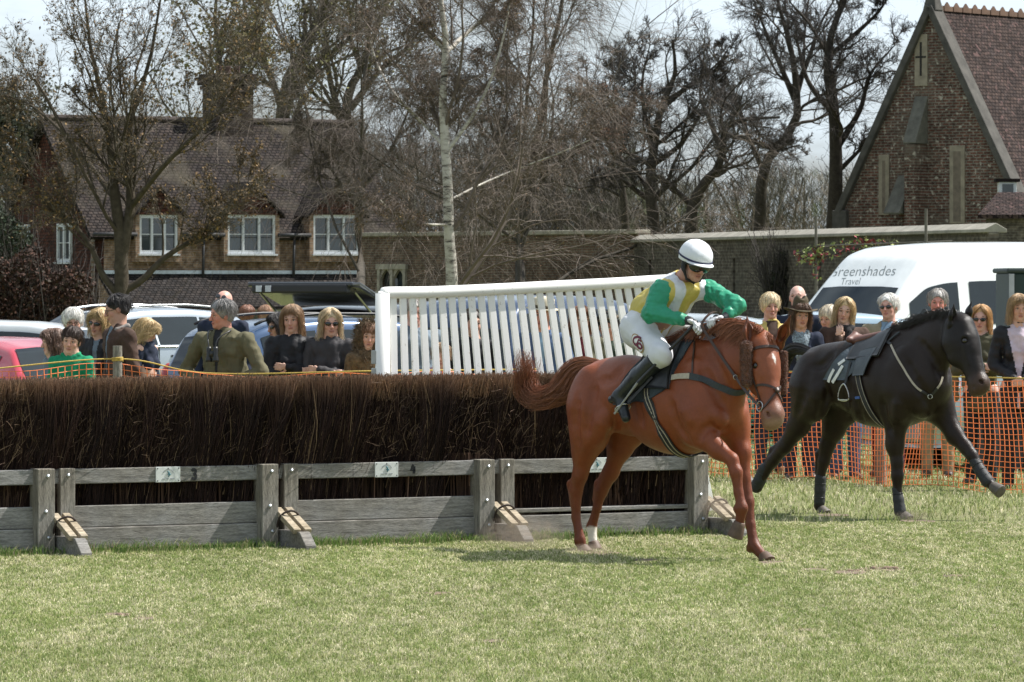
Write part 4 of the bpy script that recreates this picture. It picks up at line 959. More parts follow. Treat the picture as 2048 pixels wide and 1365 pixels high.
def post(px, Y, h, r, label):
    c = W(px, 0, Y); c[2] = 0; mb = MB(); mb.tube([c, c + [0, 0, h * .5], c + [0, .0, h]], [r, r * .96, r * .93], 12); o = empty('netting_post', c, 0, label, 'post'); mb.build('stake', wz, o, smooth=False)
    mb = MB(); an = np.linspace(0, 18.8, 40); mb.tube(np.array([c + [math.cos(a) * r * 1.06, math.sin(a) * r * 1.06, h - .13 + .03 * a / 18] for a in an]), .006, 5); mb.build('rope_wrap', yrope, o, smooth=True)
post(235, 41.0, 1.345, .042, 'round wooden post rising above the netting among the left crowd')
post(1762, 45.3, 1.10, .052, 'grey round post behind the forelegs of the black horse')
# ============================================================ people
skinm = mat('skin', attr=True, rough=.5, var=.10, scale=30, bmp=.1, bs=60, spec=.35)
clm = {}
def cloth(key, col, rough=.85, var=.22, b=.12, scale=9, sheen=.0):
    k = 'cloth_' + key
    if k not in clm: clm[k] = mat(k, col, rough, var, scale, bmp=b, bs=18, sheen=sheen, bd=.025, spec=.25)
    return clm[k]
hairmats = {}
def hairmat():
    if 'h' not in hairmats: hairmats['h'] = mat('hair', attr=True, rough=.5, var=.25, scale=25, stretch=(1, 1, .3), bmp=.5, bs=60)
    return hairmats['h']
glassdark = M('dark_lens', (.012, .012, .014), .08, 0, spec=.8)
eyew = M('eye_white', (.62, .58, .54), .2, 0)
SK = (.56, .33, .245)
def finger_hand(S, wrist, d, pn, side, col, curl=.5, sc=1.0):
    """d: direction of fingers, pn: palm normal (curl direction), side: thumb direction sign"""
    d = nrm(d); pn = nrm(np.array(pn) - np.dot(pn, d) * d); s = np.cross(d, pn) * side
    w = np.array(wrist, float); g = sc
    S.cone(w - d * .01, w + d * .045 * g, .024 * g, .022 * g, .012, (pn, .62), col)
    S.cone(w + d * .05 * g - s * .022 * g, w + d * .078 * g + s * .024 * g, .020 * g, .019 * g, .012, (pn, .62), col)
    for i, (o, L) in enumerate(((.030, .070), (.011, .078), (-.009, .073), (-.028, .058))):
        a = w + d * .080 * g + s * o * g; L *= g; c1 = curl * .55; c2 = curl * 1.25; c3 = curl * 1.9
        b = a + (d * math.cos(c1) + pn * math.sin(c1)) * L * .45; c = b + (d * math.cos(c2) + pn * math.sin(c2)) * L * .33; e = c + (d * math.cos(c3) + pn * math.sin(c3)) * L * .24
        S.chain([a, b, c, e], [.0098 * g, .0088 * g, .008 * g, .0066 * g], .004, None, col)
    a = w + d * .025 * g + s * .028 * g; b = a + (d * .55 + s * .62 + pn * .3) * .036 * g; c = b + (d * .85 + s * .1 + pn * .45) * .032 * g
    S.chain([a, b, c], [.013 * g, .0105 * g, .008 * g], .006, None, col)
def head_prims(S, C, F, g, skin, brow, age=0, beard=None):
    """C head centre, F rows forward,left,up; g scale"""
    f, l, u = F; q = lambda a, b, c: C + (f * a + l * b + u * c) * g
    sk = skin; lip = (skin[0] * .82, skin[1] * .60, skin[2] * .60); pk = (skin[0] * .98, skin[1] * .84, skin[2] * .82)
    S.ell(q(-.012, 0, .035), np.array([.100, .077, .088]) * g, F, .02, sk)
    S.cone(q(.028, 0, .005), q(.040, 0, -.07), .064 * g, .042 * g, .03, (l, .95), sk)
    S.ell(q(.022, 0, -.062), np.array([.056, .054, .046]) * g, F, .03, sk)
    S.ell(q(.074, 0, -.096), np.array([.016, .020, .016]) * g, F, .02, sk)
    for s in (-1, 1):
        S.ell(q(.058, s * .036, -.028), np.array([.024, .022, .024]) * g, F, .02, pk)
        S.cone(q(.088, s * .012, .024), q(.074, s * .046, .022), .010 * g, .008 * g, .012, None, sk)
        S.ell(q(.094, s * .031, .004), np.array([.011, .016, .009]) * g, F, .010, tuple(c * .62 for c in sk), cut=True)
        S.ell(q(-.008, s * .079, -.004), np.array([.020, .009, .031]) * g, F, .008, pk)
        S.ell(q(.100, s * .012, -.034), np.array([.010, .008, .007]) * g, F, .006, pk)
    S.cone(q(.090, 0, .014), q(.112, 0, -.030), .0085 * g, .0125 * g, .010, None, pk)
    S.ell(q(.092, 0, -.0595), np.array([.008, .022, .0048]) * g, F, .006, lip)
    S.ell(q(.090, 0, -.0705), np.array([.009, .018, .0055]) * g, F, .006, lip)
    return q
def face_bits(parent, q, F, g, brow, eyes=True):
    f, l, u = F
    if eyes:
        for s in (-1, 1):
            eb = MB(); eb.lathe([(.0100 * g * math.sin(a), -.0075 * g * math.cos(a)) for a in np.linspace(.05, 3.09, 7)], q(.0815, s * .031, .003), u, 10); e = eb.build('eye', eyew, parent, smooth=True)
            ib = MB(); ib.lathe([(.0, 0), (.0052 * g, .0004), (.0052 * g, -.003)], q(.0912, s * .031, .003), f, 8); ib.build('iris', M('iris', (.03, .025, .02), .15, 0), e)
            lb_ = MB(); lb_.tube(catmull([q(.085, s * .016, .008), q(.0945, s * .031, .0125), q(.083, s * .047, .006)], 8), .0036 * g, 5); lb_.build('eyelid', M('lid', (.24, .12, .085), .6), parent, smooth=True)
    for s in (-1, 1):
        bb_ = MB(); bb_.tube(catmull([q(.0915, s * .015, .025), q(.0905, s * .032, .031), q(.0765, s * .051, .023)], 8), np.array([.003, .0036, .004, .004, .0036, .003, .0024, .0016]) * g, 5)
        bb_.build('eyebrow', M('brow_%d' % int(brow[0] * 1000), brow, .8), parent, smooth=True)
    mo = MB(); mo.tube(catmull([q(.090, -.021, -.0655), q(.0985, 0, -.0648), q(.090, .021, -.0655)], 8), .0018 * g, 4); mo.build('mouth_line', M('mouth_dark', (.09, .025, .02), .7), parent)
def specs(parent, q, F, g, kind):
    f, l, u = F; mb = MB(); P = []
    z = .004
    if kind == 'sun':
        S = Sculpt(.004 * g)
        for s in (-1, 1): S.ell(q(.093, s * .033, z - .003), np.array([.010, .028, .019]) * g, [nrm(f + l * s * .35), nrm(l - f * s * .35), u], .004)
        S.cone(q(.103, -.01, z + .004), q(.103, .01, z + .004), .0035 * g, .0035 * g, .004)
        for s in (-1, 1): S.cone(q(.083, s * .060, z + .004), q(-.005, s * .082, z + .006), .0042 * g, .0035 * g, .004)
        V, Q, C = S.run(); return mesh('sunglasses', V, Q, glassdark, parent, smooth=True)
    fm = M('glasses_frame', (.03, .02, .02), .3)
    for s in (-1, 1):
        an = np.linspace(0, 6.283, 15); c = q(.101, s * .033, z - .002)
        mb.tube(c + (np.cos(an)[:, None] * (l - f * s * .3) * .024 + np.sin(an)[:, None] * u * .016) * g, .0022 * g, 5)
        mb.tube([q(.088, s * .058, z), q(-.005, s * .083, z + .004)], .002 * g, 5)
    mb.tube([q(.104, -.010, z), q(.104, .010, z)], .0022 * g, 5)
    return mb.build('glasses', fm, parent, smooth=True)
def hair_build(parent, q, F, g, H, seed):
    """H: style, col, len"""
    f, l, u = F; st = H['style']; col = np.array(H['col']); L = H.get('len', .06); rs = np.random.RandomState(seed)
    S = Sculpt(.006 * g); F0 = F
    vol = H.get('vol', .010)
    if st != 'bald':
        S.ell(q(-.020, 0, .043), np.array([.104 + vol, .080 + vol, .088 + vol]) * g, F, .01)
        if st in ('long', 'bob'):
            for s in (-1, 1):
                S.chain([q(-.03, s * .062, .03), q(-.025, s * .076, -.05), q(-.03, s * .082, -L)], [.04 * g, .036 * g, .022 * g], .02, (l, .8))
            S.chain([q(-.06, 0, .03), q(-.075, 0, -.05), q(-.08, 0, -L)], [.07 * g, .06 * g, .045 * g], .03, (f, .6))
        else:
            S.ell(q(-.055, 0, -.01), np.array([.055, .074 + vol * .6, .062]) * g, F, .02)
            for s in (-1, 1): S.cone(q(-.005, s * .074, .03), q(.0, s * .078, -.0), .012 * g, .008 * g, .01)
        top = {'fringe': .040, 'short': .066, 'recede': .085, 'bob': .060, 'long': .068}.get(st, .066)
        # open the face
        S.ell(q(.085, 0, top - .115), np.array([.075, .066 if st not in ('long', 'bob') else .056, .115]) * g, F, .012, None, cut=True)
        if st == 'recede': S.ell(q(.075, 0, .09), np.array([.06, .05, .05]) * g, F, .01, None, cut=True)
        hf_ = hairmat()
        V, Q, C = S.run(disp=lambda X: vnoise(X * np.array([1, 1, .35]), 90 / g, seed) * .0035)
        n_ = vnoise(V * np.array([1, 1, .25]), 160, seed + 1)[:, None]
        ho = mesh('hair', V, Q, hf_, parent, np.clip(col[None] * (1 + .45 * n_), 0, 1), smooth=True)
        # strands
        gs = []
        if st in ('long', 'bob'):
            for a in np.linspace(-1, 1, 15):
                an = math.pi - a * R(118); ca, sa = math.cos(an), math.sin(an); fl_ = .012 * rs.normal()
                gs.append(([q(-.01 + .02 * ca, .012 * sa, .128), q(-.015 + .085 * ca, .074 * sa, .09), q(-.02 + .108 * ca, .090 * sa, .03), q(-.02 + .106 * ca, (.094) * sa, -.05), q(-.022 + .10 * ca, .096 * sa + fl_, -L), q(-.022 + .098 * ca, .098 * sa + fl_ * 1.6, -L - .035)], [.012, .018, .018, .018, .02, .014]))
            for s_ in (-1, 1):
                for k_ in (0, .5, 1): gs.append(([q(.035 - .03 * k_, .006 * s_, .132), q(.086 - .03 * k_, s_ * (.040 + .012 * k_), .104), q(.082 - .03 * k_, s_ * .076, .055), q(.060 - .02 * k_, s_ * .090, -.01), q(.045, s_ * .092, -L * .55)], [.010, .014, .014, .014, .012]))
            if H.get('bangs', seed % 3) != 0:
                sd_ = 1 if seed % 2 else -1
                for a in np.linspace(-.8, .8, 6): gs.append(([q(.02, sd_ * .02, .130), q(.078, .045 * a + sd_ * .015, .108), q(.098, .07 * a, .075), q(.088, .082 * a + .01 * np.sign(a), .035)], [.01, .014, .014, .010]))
            wavy = H.get('wav', .008)
            hairs('hair_strands', hf_, ho, gs, 34, .0021 * g, seed, col=tuple(col * 1.15), npt=9, wav=wavy * 1.6)
        else:
            for a in np.linspace(-1, 1, 13):
                an = math.pi - a * R(165 if st == 'fringe' else 135); ca, sa = math.cos(an), math.sin(an)
                e = .035 if abs(a) > .72 else -.04
                gs.append(([q(-.01 + .03 * ca, .02 * sa, .135 + vol * .5), q(-.015 + .095 * ca, .078 * sa, .098), q(-.02 + .112 * ca + (.01 if abs(a) > .7 else 0), .090 * sa, .055), q(-.02 + .110 * ca, .091 * sa, e)], [.01, .02, .02, .012]))
            hairs('hair_strands', hf_, ho, gs, 34, .0019 * g, seed, col=tuple(col * 1.15), npt=6, wav=.016)
        return ho
    S.ell(q(-.060, 0, -.005), np.array([.056, .083, .050]) * g, F, .02)
    for s in (-1, 1): S.cone(q(-.03, s * .076, .03), q(.0, s * .079, .005), .012 * g, .008 * g, .01)
    V, Q, C = S.run(disp=lambda X: vnoise(X, 120, seed) * .002)
    return mesh('hair', V, Q, hairmat(), parent, col[None] * (1 + .3 * vnoise(V, 200, seed)[:, None]), smooth=True)
def split(V, Q, mask):
    """faces whose centre satisfies the mask -> two face sets"""
    m = mask(V[Q].mean(1)); return Q[m], Q[~m]
def compact(V, Q):
    u, inv = np.unique(Q, return_inverse=True); return V[u], inv.reshape(Q.shape)

def stand(px, ptop, Y, name_label, group='spectators', body=0, turn=0, tilt=0, nod=0, g=None, pose='down', skin=SK, hair=None, brow=(.10, .06, .035),
          coat=None, under=None, legs=None, shoe=(.03, .022, .018), glasses=None, hat=None, fem=False, wide=1.0, lean=0, seed=1, extra=None, coatlen=.80, vee=0, scarf=None, zg=0.0, quick=False, sleeve=None, Hh=None):
    """px: head centre column, ptop: top-of-head row, Y: distance. body/turn in degrees: 0 faces the camera, + towards the right of the picture"""
    Zt = CAMH + (HOR - ptop) / FPX * Y
    H = (Zt - zg) if Hh is None else Hh; sc = H / 1.75; g = g or (.98 if H > 1.55 else .93)
    X = (px - 1024) / FPX * Y
    rr_ = np.random.RandomState(seed * 7); tilt = tilt + rr_.normal() * 5; nod = nod - 3 + rr_.normal() * 4; turn = turn + rr_.normal() * 5
    root = empty('person', (X, Y, zg), 0, name_label, 'person', group)
    bf = np.array([math.sin(R(body)), -math.cos(R(body)), 0.]); bl = np.cross((0, 0, 1), bf); up = np.array([0, 0, 1.])
    hfw = np.array([math.sin(R(turn)) * math.cos(R(nod)), -math.cos(R(turn)) * math.cos(R(nod)), math.sin(R(nod))]); F = frame(hfw)
    if tilt:
        c, s = math.cos(R(tilt)), math.sin(R(tilt)); l2 = F[1] * c + F[2] * s; F = np.array([F[0], l2, np.cross(F[0], l2)])
    base = np.array([X, Y, zg]) - bf * lean
    B = lambda a, b, c: base + (bf * (a + lean * max(0, (c - .8) / .8)) + bl * b + up * c) * sc * 1.0
    hc = np.array([X, Y, Zt - .122 * g])
    hc_ = hc - bf * 0.0
    sh = .185 * (.9 if fem else 1) * wide
    nk = B(-.01, 0, 1.44); shl = {1: B(-.01, sh, 1.405), -1: B(-.01, -sh, 1.405)}
    poses = {'down': lambda s: (B(-.03, s * (sh + .06), 1.12), B(.06, s * (sh + .05), .88), (0.1, 0, -1)),
             'pockets': lambda s: (B(-.10, s * (sh + .13), 1.13), B(.10, s * (sh + .00), .96), (.5, -s * .5, -.6)),
             'tucked': lambda s: (B(.04, s * (sh + .17), 1.13), B(.21, s * .12, 1.03), (.2, -s * .8, -.3)),
             'crossed': lambda s: (B(.06, s * (sh + .05), 1.12), B(.20 + .02 * s, -s * .04, 1.17 + .02 * s), (.0, -s, .1)),
             'front': lambda s: (B(.0, s * (sh + .06), 1.13), B(.20, s * .05, 1.00), (.4, -s * .8, -.3)),
             'rail': lambda s: (B(.02, s * (sh + .05), 1.12), B(.26, s * .13, 1.03), (.9, -s * .3, -.2)),
             'chin': lambda s: ((B(.14, -.13, 1.10), B(.12, -.08, 1.36), (.2, .1, 1)) if s < 0 else (B(.07, sh + .04, 1.12), B(.20, -.10, 1.10), (0, -1, 0)))}
    arm = {s: (poses[pose](s) if isinstance(pose, str) else poses[pose[0 if s > 0 else 1]](s)) for s in (1, -1)}
    S = Sculpt(.0075 if quick else .0065)
    q = head_prims(S, hc_, F, g, skin, brow)
    S.cone(q(-.025, 0, -.05), nk, .056 * g, .062 * g, .03, None, skin)
    S.cone(nk, B(0, 0, 1.15), .07, .12 * sc, .05, (bf, .7), skin)
    S.cone(B(0, 0, 1.15), B(0, 0, .95), .12 * sc, .13 * sc, .05, (bf, .7), skin)
    for s in (1, -1):
        e, w_, hd = arm[s]; hd = bf * hd[0] + bl * hd[1] + up * hd[2]
        S.cone(nk - up * .05, shl[s], .05, .05, .03, None, skin)
        S.chain([shl[s], e, w_], [.045 * sc, .036 * sc, .024 * sc], .02, None, skin)
        pn = -bf if pose != 'down' else -bl * s
        if pose == 'rail': pn = -up
        if pose == 'chin' and s < 0: pn = -bf
        if not (isinstance(pose, str) and pose in ('pockets',)): finger_hand(S, w_, hd, pn + up * .01, s, skin, .55, .92 * sc if H > 1.5 else .85)
        S.chain([B(0, s * .09, .92), B(.01, s * .09, .50), B(-.01, s * .09, .09)], [.08, .05, .035], .03, None, skin)
    V, Q, C = S.run(skin, .005)
    bo = mesh('body', V, Q, skinm, root, C, smooth=True)
    face_bits(root, q, F, g, brow, eyes=(glasses != 'sun'))
    if glasses: specs(root, q, F, g, glasses)
    if hair: hair_build(root, q, F, g, hair, seed)
    # coat
    coat = coat or cloth('navy', (.03, .035, .05)); cw = wide * (.92 if fem else 1.0)
    S = Sculpt(.010)
    S.cone(B(0, 0, 1.32), B(0, 0, 1.08), .168 * sc * cw, .158 * sc * cw * (.94 if fem else 1), .05, (bf, .70))
    S.cone(B(0, 0, 1.08), B(0, 0, coatlen), .158 * sc * cw * (.94 if fem else 1), .180 * sc * cw, .05, (bf, .72))
    S.cone(B(-.01, -sh * .75, 1.39), B(-.01, sh * .75, 1.39), .072 * sc, .072 * sc, .05)
    if fem:
        for s in (1, -1): S.ell(B(.085, s * .075, 1.24), np.array([.05, .06, .06]) * sc, None, .05)
    S.cone(nk - up * .02, nk + up * .035 - bf * .006, .085, .072, .03)     # collar
    S.cone(nk, nk + up * .09 - bf * .01, .060, .058, .012, None, None, cut=True)
    for s in (1, -1):
        if not quick: S.chain([nk + bf * .075 + bl * s * .02 + up * .0, nk + bf * .045 + bl * s * .068 + up * .035, nk - bf * .05 + bl * s * .055 + up * .05, nk - bf * .075 + up * .052], [.012, .016, .016, .016], .012)
    zc = (B(0, 0, coatlen) - up * .19)
    for s in (1, -1):
        e, w_, hd = arm[s]; ln = nrm(w_ - e)
        if sleeve is None: S.chain([shl[s], e, w_ - ln * .0], [.070 * sc * cw ** .5, .056 * sc, .042 * sc], .025)
    hl = zc[2] + .12
    S.ell(np.array([X, Y, hl - .5]), (.6, .6, .5), None, .01, None, cut=True)
    V, Q, C = S.run(disp=lambda X_: -np.abs(vnoise(X_ * np.array([1, 1, .7]), 15, seed)) * .016 - np.abs(vnoise(X_, 32, seed + 3)) * .006 + .008)
    if vee and under is not None:
        def mk(c):
            d = c - base; a = (d @ bf) / sc; b = np.abs(d @ bl) / sc; z = (c[:, 2] - zg) / sc
            return (a > .03) & (b < vee * np.clip((z - .95) / .45, .15, 1.3)) & (z < 1.50) & (z > .6)
        Qi, Qo = split(V, Q, mk)
        Vi, Qi = compact(V, Qi)
        if len(Qi): mesh('shirt', Vi - bf * .006, Qi, under, root, smooth=True)
        Vo, Qo = compact(V, Qo); jo = mesh('jacket', Vo, Qo, coat, root, smooth=True)
        sm = jo.modifiers.new('thickness', 'SOLIDIFY'); sm.thickness = .012; sm.offset = -1
    else: mesh('jacket', V, Q, coat, root, smooth=True)
    # trousers, shoes
    legs = legs or cloth('dark_trousers', (.03, .03, .035))
    S = Sculpt(.012)
    S.cone(B(0, 0, 1.0), B(0, 0, .86), .145 * sc * cw, .155 * sc * cw, .04, (bf, .75))
    for s in (1, -1): S.chain([B(0, s * .085, .88), B(.015, s * .095, .50), B(-.01, s * .10, .06)], [.092 * sc, .068 * sc, .055 * sc], .03)
    V, Q, C = S.run(disp=lambda X_: vnoise(X_, 30, seed) * .004)
    mesh('trousers', V, Q, legs, root, smooth=True)
    for s in (1, -1):
        S = Sculpt(.010); S.cone(B(-.03, s * .10, .045), B(.14, s * .12, .030), .045 * sc, .034 * sc, .02); S.cone(B(-.02, s * .10, .05), B(-.01, s * .10, .10), .045 * sc, .045 * sc, .02)
        V, Q, C = S.run(); mesh('shoe', V, Q, M('shoe_%d' % int(shoe[0] * 1000), shoe, .5), root, smooth=True)
    if scarf: 
        S = Sculpt(.010); an = np.linspace(0, 6.283, 9)
        for i in range(8): S.cone(nk + up * .02 + bf * .075 * math.cos(an[i]) + bl * .075 * math.sin(an[i]), nk + up * .02 + bf * .075 * math.cos(an[i + 1]) + bl * .075 * math.sin(an[i + 1]), .030, .030, .02)
        S.chain([B(.10, .03, 1.42), B(.13, .02, 1.28), B(.14, .0, 1.15)], [.035, .04, .04], .02, (bf, .6)); V, Q, C = S.run(disp=lambda X_: vnoise(X_, 50, seed) * .005)
        mesh('scarf', V, Q, scarf, root, smooth=True)
    if hat: hat(root, q, F, g)
    if extra: extra(root, B, q, F, g, bf, bl, arm)
    return root
# ------------------------------------------------------------ the jockey
def build_jockey():
    l, h = A_.l, A_.h; up = np.array([0, 0, 1.]); j = J
    root = empty('person', A_.L(.86, 0, 1.0), A_.rz, 'jockey in yellow, white and green silks crouched on the chestnut horse, holding a whip', 'person')
    hc = W(1390, 528, J(1390, 528, .02)[1] - .05); F = frame(np.array([.42, -.86, -.30])); g = .98
    c_, s_ = math.cos(R(-6)), math.sin(R(-6)); l2 = F[1] * c_ + F[2] * s_; F = np.array([F[0], l2, np.cross(F[0], l2)])
    nk = j(1352, 573, 0.0); chest_ = j(1345, 600, -.02); pel = j(1290, 655, 0)
    tf = nrm(np.array([.55, -.70, -.55])); tu = nrm(nk - pel); tl = nrm(np.cross(tu, tf)); tf = np.cross(tl, tu)
    shl = {-1: j(1322, 583, -.19), 1: j(1414, 580, .15)}
    elb = {-1: j(1300, 628, -.27), 1: j(1474, 612, .14)}
    wri = {-1: j(1373, 641, -.15), 1: j(1452, 634, .03)}
    hip = {-1: j(1278, 658, -.12), 1: j(1300, 652, .12)}
    kne = {-1: j(1322, 712, -.27), 1: j(1378, 668, .22)}
    ank = {-1: j(1238, 793, -.31), 1: A_.L(.80, .32, 1.08)}
    toe = {-1: j(1252, 836, -.33), 1: A_.L(.90, .36, .98)}
    sk = (.50, .27, .20)
    S = Sculpt(.0055); q = head_prims(S, hc, F, g, sk, (.08, .04, .03))
    S.cone(q(-.03, 0, -.04), nk, .055, .06, .03, None, sk); S.cone(nk, chest_, .07, .11, .04, (tf, .8), sk); S.cone(chest_, pel, .11, .12, .04, None, sk)
    glv = (.70, .70, .68)
    for s in (-1, 1):
        S.cone(nk, shl[s], .05, .045, .03, None, sk); S.chain([shl[s], elb[s], wri[s]], [.042, .036, .024], .02, None, sk)
        S.chain([hip[s], kne[s], ank[s]], [.07, .05, .035], .03, None, sk)
    for s, d, pn in ((-1, nrm(handR - wri[-1]) * 1 + h * .3, -up * .8 + np.array([0, -.3, 0])), (1, np.array([-.9, -.35, -.1]), -up)):
        finger_hand(S, wri[s], d, pn, 1 if s < 0 else -1, glv, 1.0, .95)
    V, Q, C = S.run(sk, .006)
    mesh('body', V, Q, skinm, root, C, smooth=True)
    face_bits(root, q, F, g, (.08, .04, .03), eyes=False)
    f, lf, u = F
    # gloves
    for s, d, pn in ((-1, nrm(handR - wri[-1]) * 1 + h * .3, -up * .8 + np.array([0, -.3, 0])), (1, np.array([-.9, -.35, -.1]), -up)):
        S = Sculpt(.0045); finger_hand(S, wri[s], d, pn, 1 if s < 0 else -1, None, 1.0, 1.10); V, Q, C = S.run()
        gl = mesh('glove', V, Q, M('glove_white', (.62, .63, .64), .7, .15, 30), root, smooth=True)
        S = Sculpt(.0055); dn = nrm(wri[s] - elb[s]); S.cone(wri[s] - dn * .045, wri[s] + dn * .025, .036, .030, .01); S.cone(wri[s] + nrm(d) * .03, wri[s] + nrm(d) * .07 + up * .008, .027, .025, .01, (up, .6)); V, Q, C = S.run(); mesh('glove_cuff', V, Q, blk, gl, smooth=True)
    # silks
    yl = mat('silk_yellow', (.55, .43, .07), .5, .15, 9, bmp=.15, bs=16, bd=.02, spec=.4); gr = mat('silk_green', (.022, .27, .15), .45, .15, 9, bmp=.15, bs=18, bd=.02, spec=.4); wt = mat('silk_white', (.58, .60, .63), .5, .1, 9, bmp=.15, bs=16, bd=.02, spec=.4)
    def folds(X, f, sd, am): return -np.abs(vnoise(X, f, sd)) * am
    S = Sculpt(.006)
    sp = [nk - tu * .03, chest_, (chest_ + pel) / 2 - tf * .02, pel + tu * .07 - tf * .01]
    S.cone(nk - tu * .05, chest_ - tf * .02, .14, .165, .05, (tf, .72)); S.cone(chest_ - tf * .02, pel + tu * .12 - tf * .03, .165, .155, .05, (tf, .80)); S.cone(pel + tu * .13 - tf * .02, pel + tu * .06 - tf * .0, .165, .155, .03, (tf, .95))
    S.cone(shl[-1] * .88 + shl[1] * .12, shl[1] * .88 + shl[-1] * .12, .070, .070, .05)
    S.cone(nk - up * .01, nk + nrm(hc - nk) * .07, .085, .074, .02); S.cone(nk + nrm(hc - nk) * .05, nk + nrm(hc - nk) * .15, .058, .06, .01, None, None, cut=True)
    wr = lambda X: folds(X @ np.array([tu, tl, tf]).T * np.array([.6, 1.1, 1.]), 15, 8, .012) + folds(X, 30, 9, .004) + .004
    V, Q, C = S.run(disp=wr)
    d = V - pel; t = (d @ tu) / np.linalg.norm(nk - pel); s = np.abs(d @ tl); fr = (d @ tf)
    yw = .004 + .050 * np.clip(t - .10, 0, 1) ** 1.2; ww = yw + .078
    back = fr < -.02
    wb = np.minimum(s - yw, ww - s) / .0035; wb = np.where(back, np.minimum((t - .84) * .4, s - .05) / .0035, wb); wb = np.clip(wb + .5, 0, 1)[:, None] * (t > .05)[:, None]
    Cc = np.array((.56, .45, .10)) * (1 - wb) + np.array((.66, .68, .71)) * wb
    sy = mesh('silks', V, Q, mat('silk', attr=True, rough=.5, var=.12, scale=9, spec=.4), root, Cc, smooth=True)
    bt = MB()
    cbvh = Hug(V, Q, A_)
    for k in (.34, .56, .78):
        c = pel + (nk - pel) * k; hh, n_, _, _ = cbvh.b.ray_cast(Vector(c + tf * .5), Vector(-tf))
        if hh is not None: bt.lathe([(.0, 0), (.007, .001), (.006, .004), (0, .005)], np.array(hh), tf, 8)
    if bt.v: bt.build('buttons', M('button', (.7, .6, .3), .4), sy, smooth=True)
    for s in (-1, 1):
        S = Sculpt(.007); dn = nrm(wri[s] - elb[s]); S.chain([shl[s], elb[s], wri[s] - dn * .03], [.074, .060, .042], .03); S.cone(wri[s] - dn * .045, wri[s] - dn * .02, .047, .040, .01)
        V, Q, C = S.run(disp=lambda X: folds(X * np.array([1, 1, .7]), 18, 4, .020) + folds(X, 38, 5, .008) + .009); mesh('sleeve', V, Q, gr, root, smooth=True)
    # breeches
    bw = mat('breeches_white', (.66, .67, .70), .7, .1, 9, bmp=.1, bs=18, bd=.02)
    S = Sculpt(.008); S.cone(hip[-1], hip[1], .125, .125, .05); S.cone(pel + tu * .09 - tf * .02, pel - tf * .03, .14, .135, .04, (tf, .85))
    for s in (-1, 1): S.chain([hip[s] - h * .01, kne[s] + up * .01], [.118, .082], .05); S.cone(kne[s], kne[s] + (ank[s] - kne[s]) * .14, .080, .066, .02)
    V, Q, C = S.run(disp=lambda X: folds(X, 14, 6, .010) + .004); br = mesh('breeches', V, Q, bw, root, smooth=True); bh = Hug(V, Q, A_)
    # emblem on the thigh: pale oval with a tan rim and two linked maroon letters
    mbz = lambda pts, w, off, nm, m_: pixstrap(bh, nm, m_, None, pts, w, off, .003, n=14, mb=em[nm])
    em = {'rim': MB(), 'disc': MB(), 'let': MB()}
    E_ = lambda x, y: (1200 + x / 5.686, 620 + y / 5.686)
    def oval(cx, cy, rx, ry, n=20, a=-25, off=.004):
        P = []
        for i in range(n):
            t_ = 2 * math.pi * i / n; x = rx * math.cos(t_); y = ry * math.sin(t_); c, s = math.cos(R(a)), math.sin(R(a)); r = bh.pix(*E_(cx + x * c - y * s, cy + x * s + y * c), off)
            if r is not None: P.append(r[0])
        return P
    P = oval(435, 380, 55, 118, off=.004); tanm = M('badge_tan', (.42, .29, .15), .8); wm_ = M('badge_white', (.72, .72, .70), .8); mar = M('badge_maroon', (.14, .012, .035), .7)
    ca = oval(435, 380, 2, 2, off=.006)[0]
    for nm, k, m_, off in (('rim', 1.0, tanm, .004), ('disc', .86, wm_, .007)):
        P = oval(435, 380, 55 * k, 118 * k, off=off); c0 = oval(435, 380, 1, 1, off=off)[0]; n = len(P); mb = MB(); mb.add([c0] + P, [(0, 1 + i, 1 + (i + 1) % n) for i in range(n)]); o = mb.build('badge', m_, br)
        if nm == 'disc': disc = o
    lt = MB()
    C_ = [(470, 330), (440, 312), (405, 318), (392, 345), (400, 380), (425, 402), (445, 400)]
    pixstrap(bh, '', mar, None, [E_(*p) for p in C_], .016, .011, .003, n=16, mb=lt)
    P_ = [(420, 395), (450, 375), (482, 400), (490, 432), (470, 445), (440, 420), (430, 400)]
    pixstrap(bh, '', mar, None, [E_(*p) for p in P_], .013, .011, .003, n=16, mb=lt)
    pixstrap(bh, '', mar, None, [E_(*p) for p in [(480, 365), (450, 340), (440, 372), (425, 395)]], .010, .011, .003, n=10, mb=lt)
    lt.build('letters', mar, disc)
    # boots
    for s in (-1, 1):
        S = Sculpt(.008); k0 = kne[s] + (ank[s] - kne[s]) * .13; S.chain([k0, k0 + (ank[s] - k0) * .45, ank[s]], [.068, .066, .045], .02)
        S.cone(ank[s], toe[s], .046, .034, .03); S.cone(ank[s] + nrm(ank[s] - kne[s]) * .02, ank[s] - h * .035 + nrm(ank[s] - kne[s]) * .04, .034, .03, .02)
        V, Q, C = S.run(disp=lambda X: vnoise(X, 40, 6) * .003); bo = mesh('boot', V, Q, mat('boot_leather', (.016, .02, .024), .32, .25, 12, bmp=.15, bs=20, bd=.02), root, smooth=True)
        mb = MB(); c = k0; ax = nrm(ank[s] - kne[s]); t1 = nrm(np.cross(ax, (0, 0, 1))); t2 = np.cross(ax, t1); an = np.linspace(0, 6.283, 17)
        mb.tube(c + (np.cos(an)[:, None] * t1 + np.sin(an)[:, None] * t2) * .070, .005, 5); mb.build('boot_top', blk, bo, smooth=True)
        # stirrup of the race saddle belongs to the horse
        sb = MB(); c = toe[s] * .55 + ank[s] * .45; ax = nrm(toe[s] - ank[s]); t1 = nrm(np.cross(ax, (0, 0, 1))); t2 = np.cross(ax, t1)
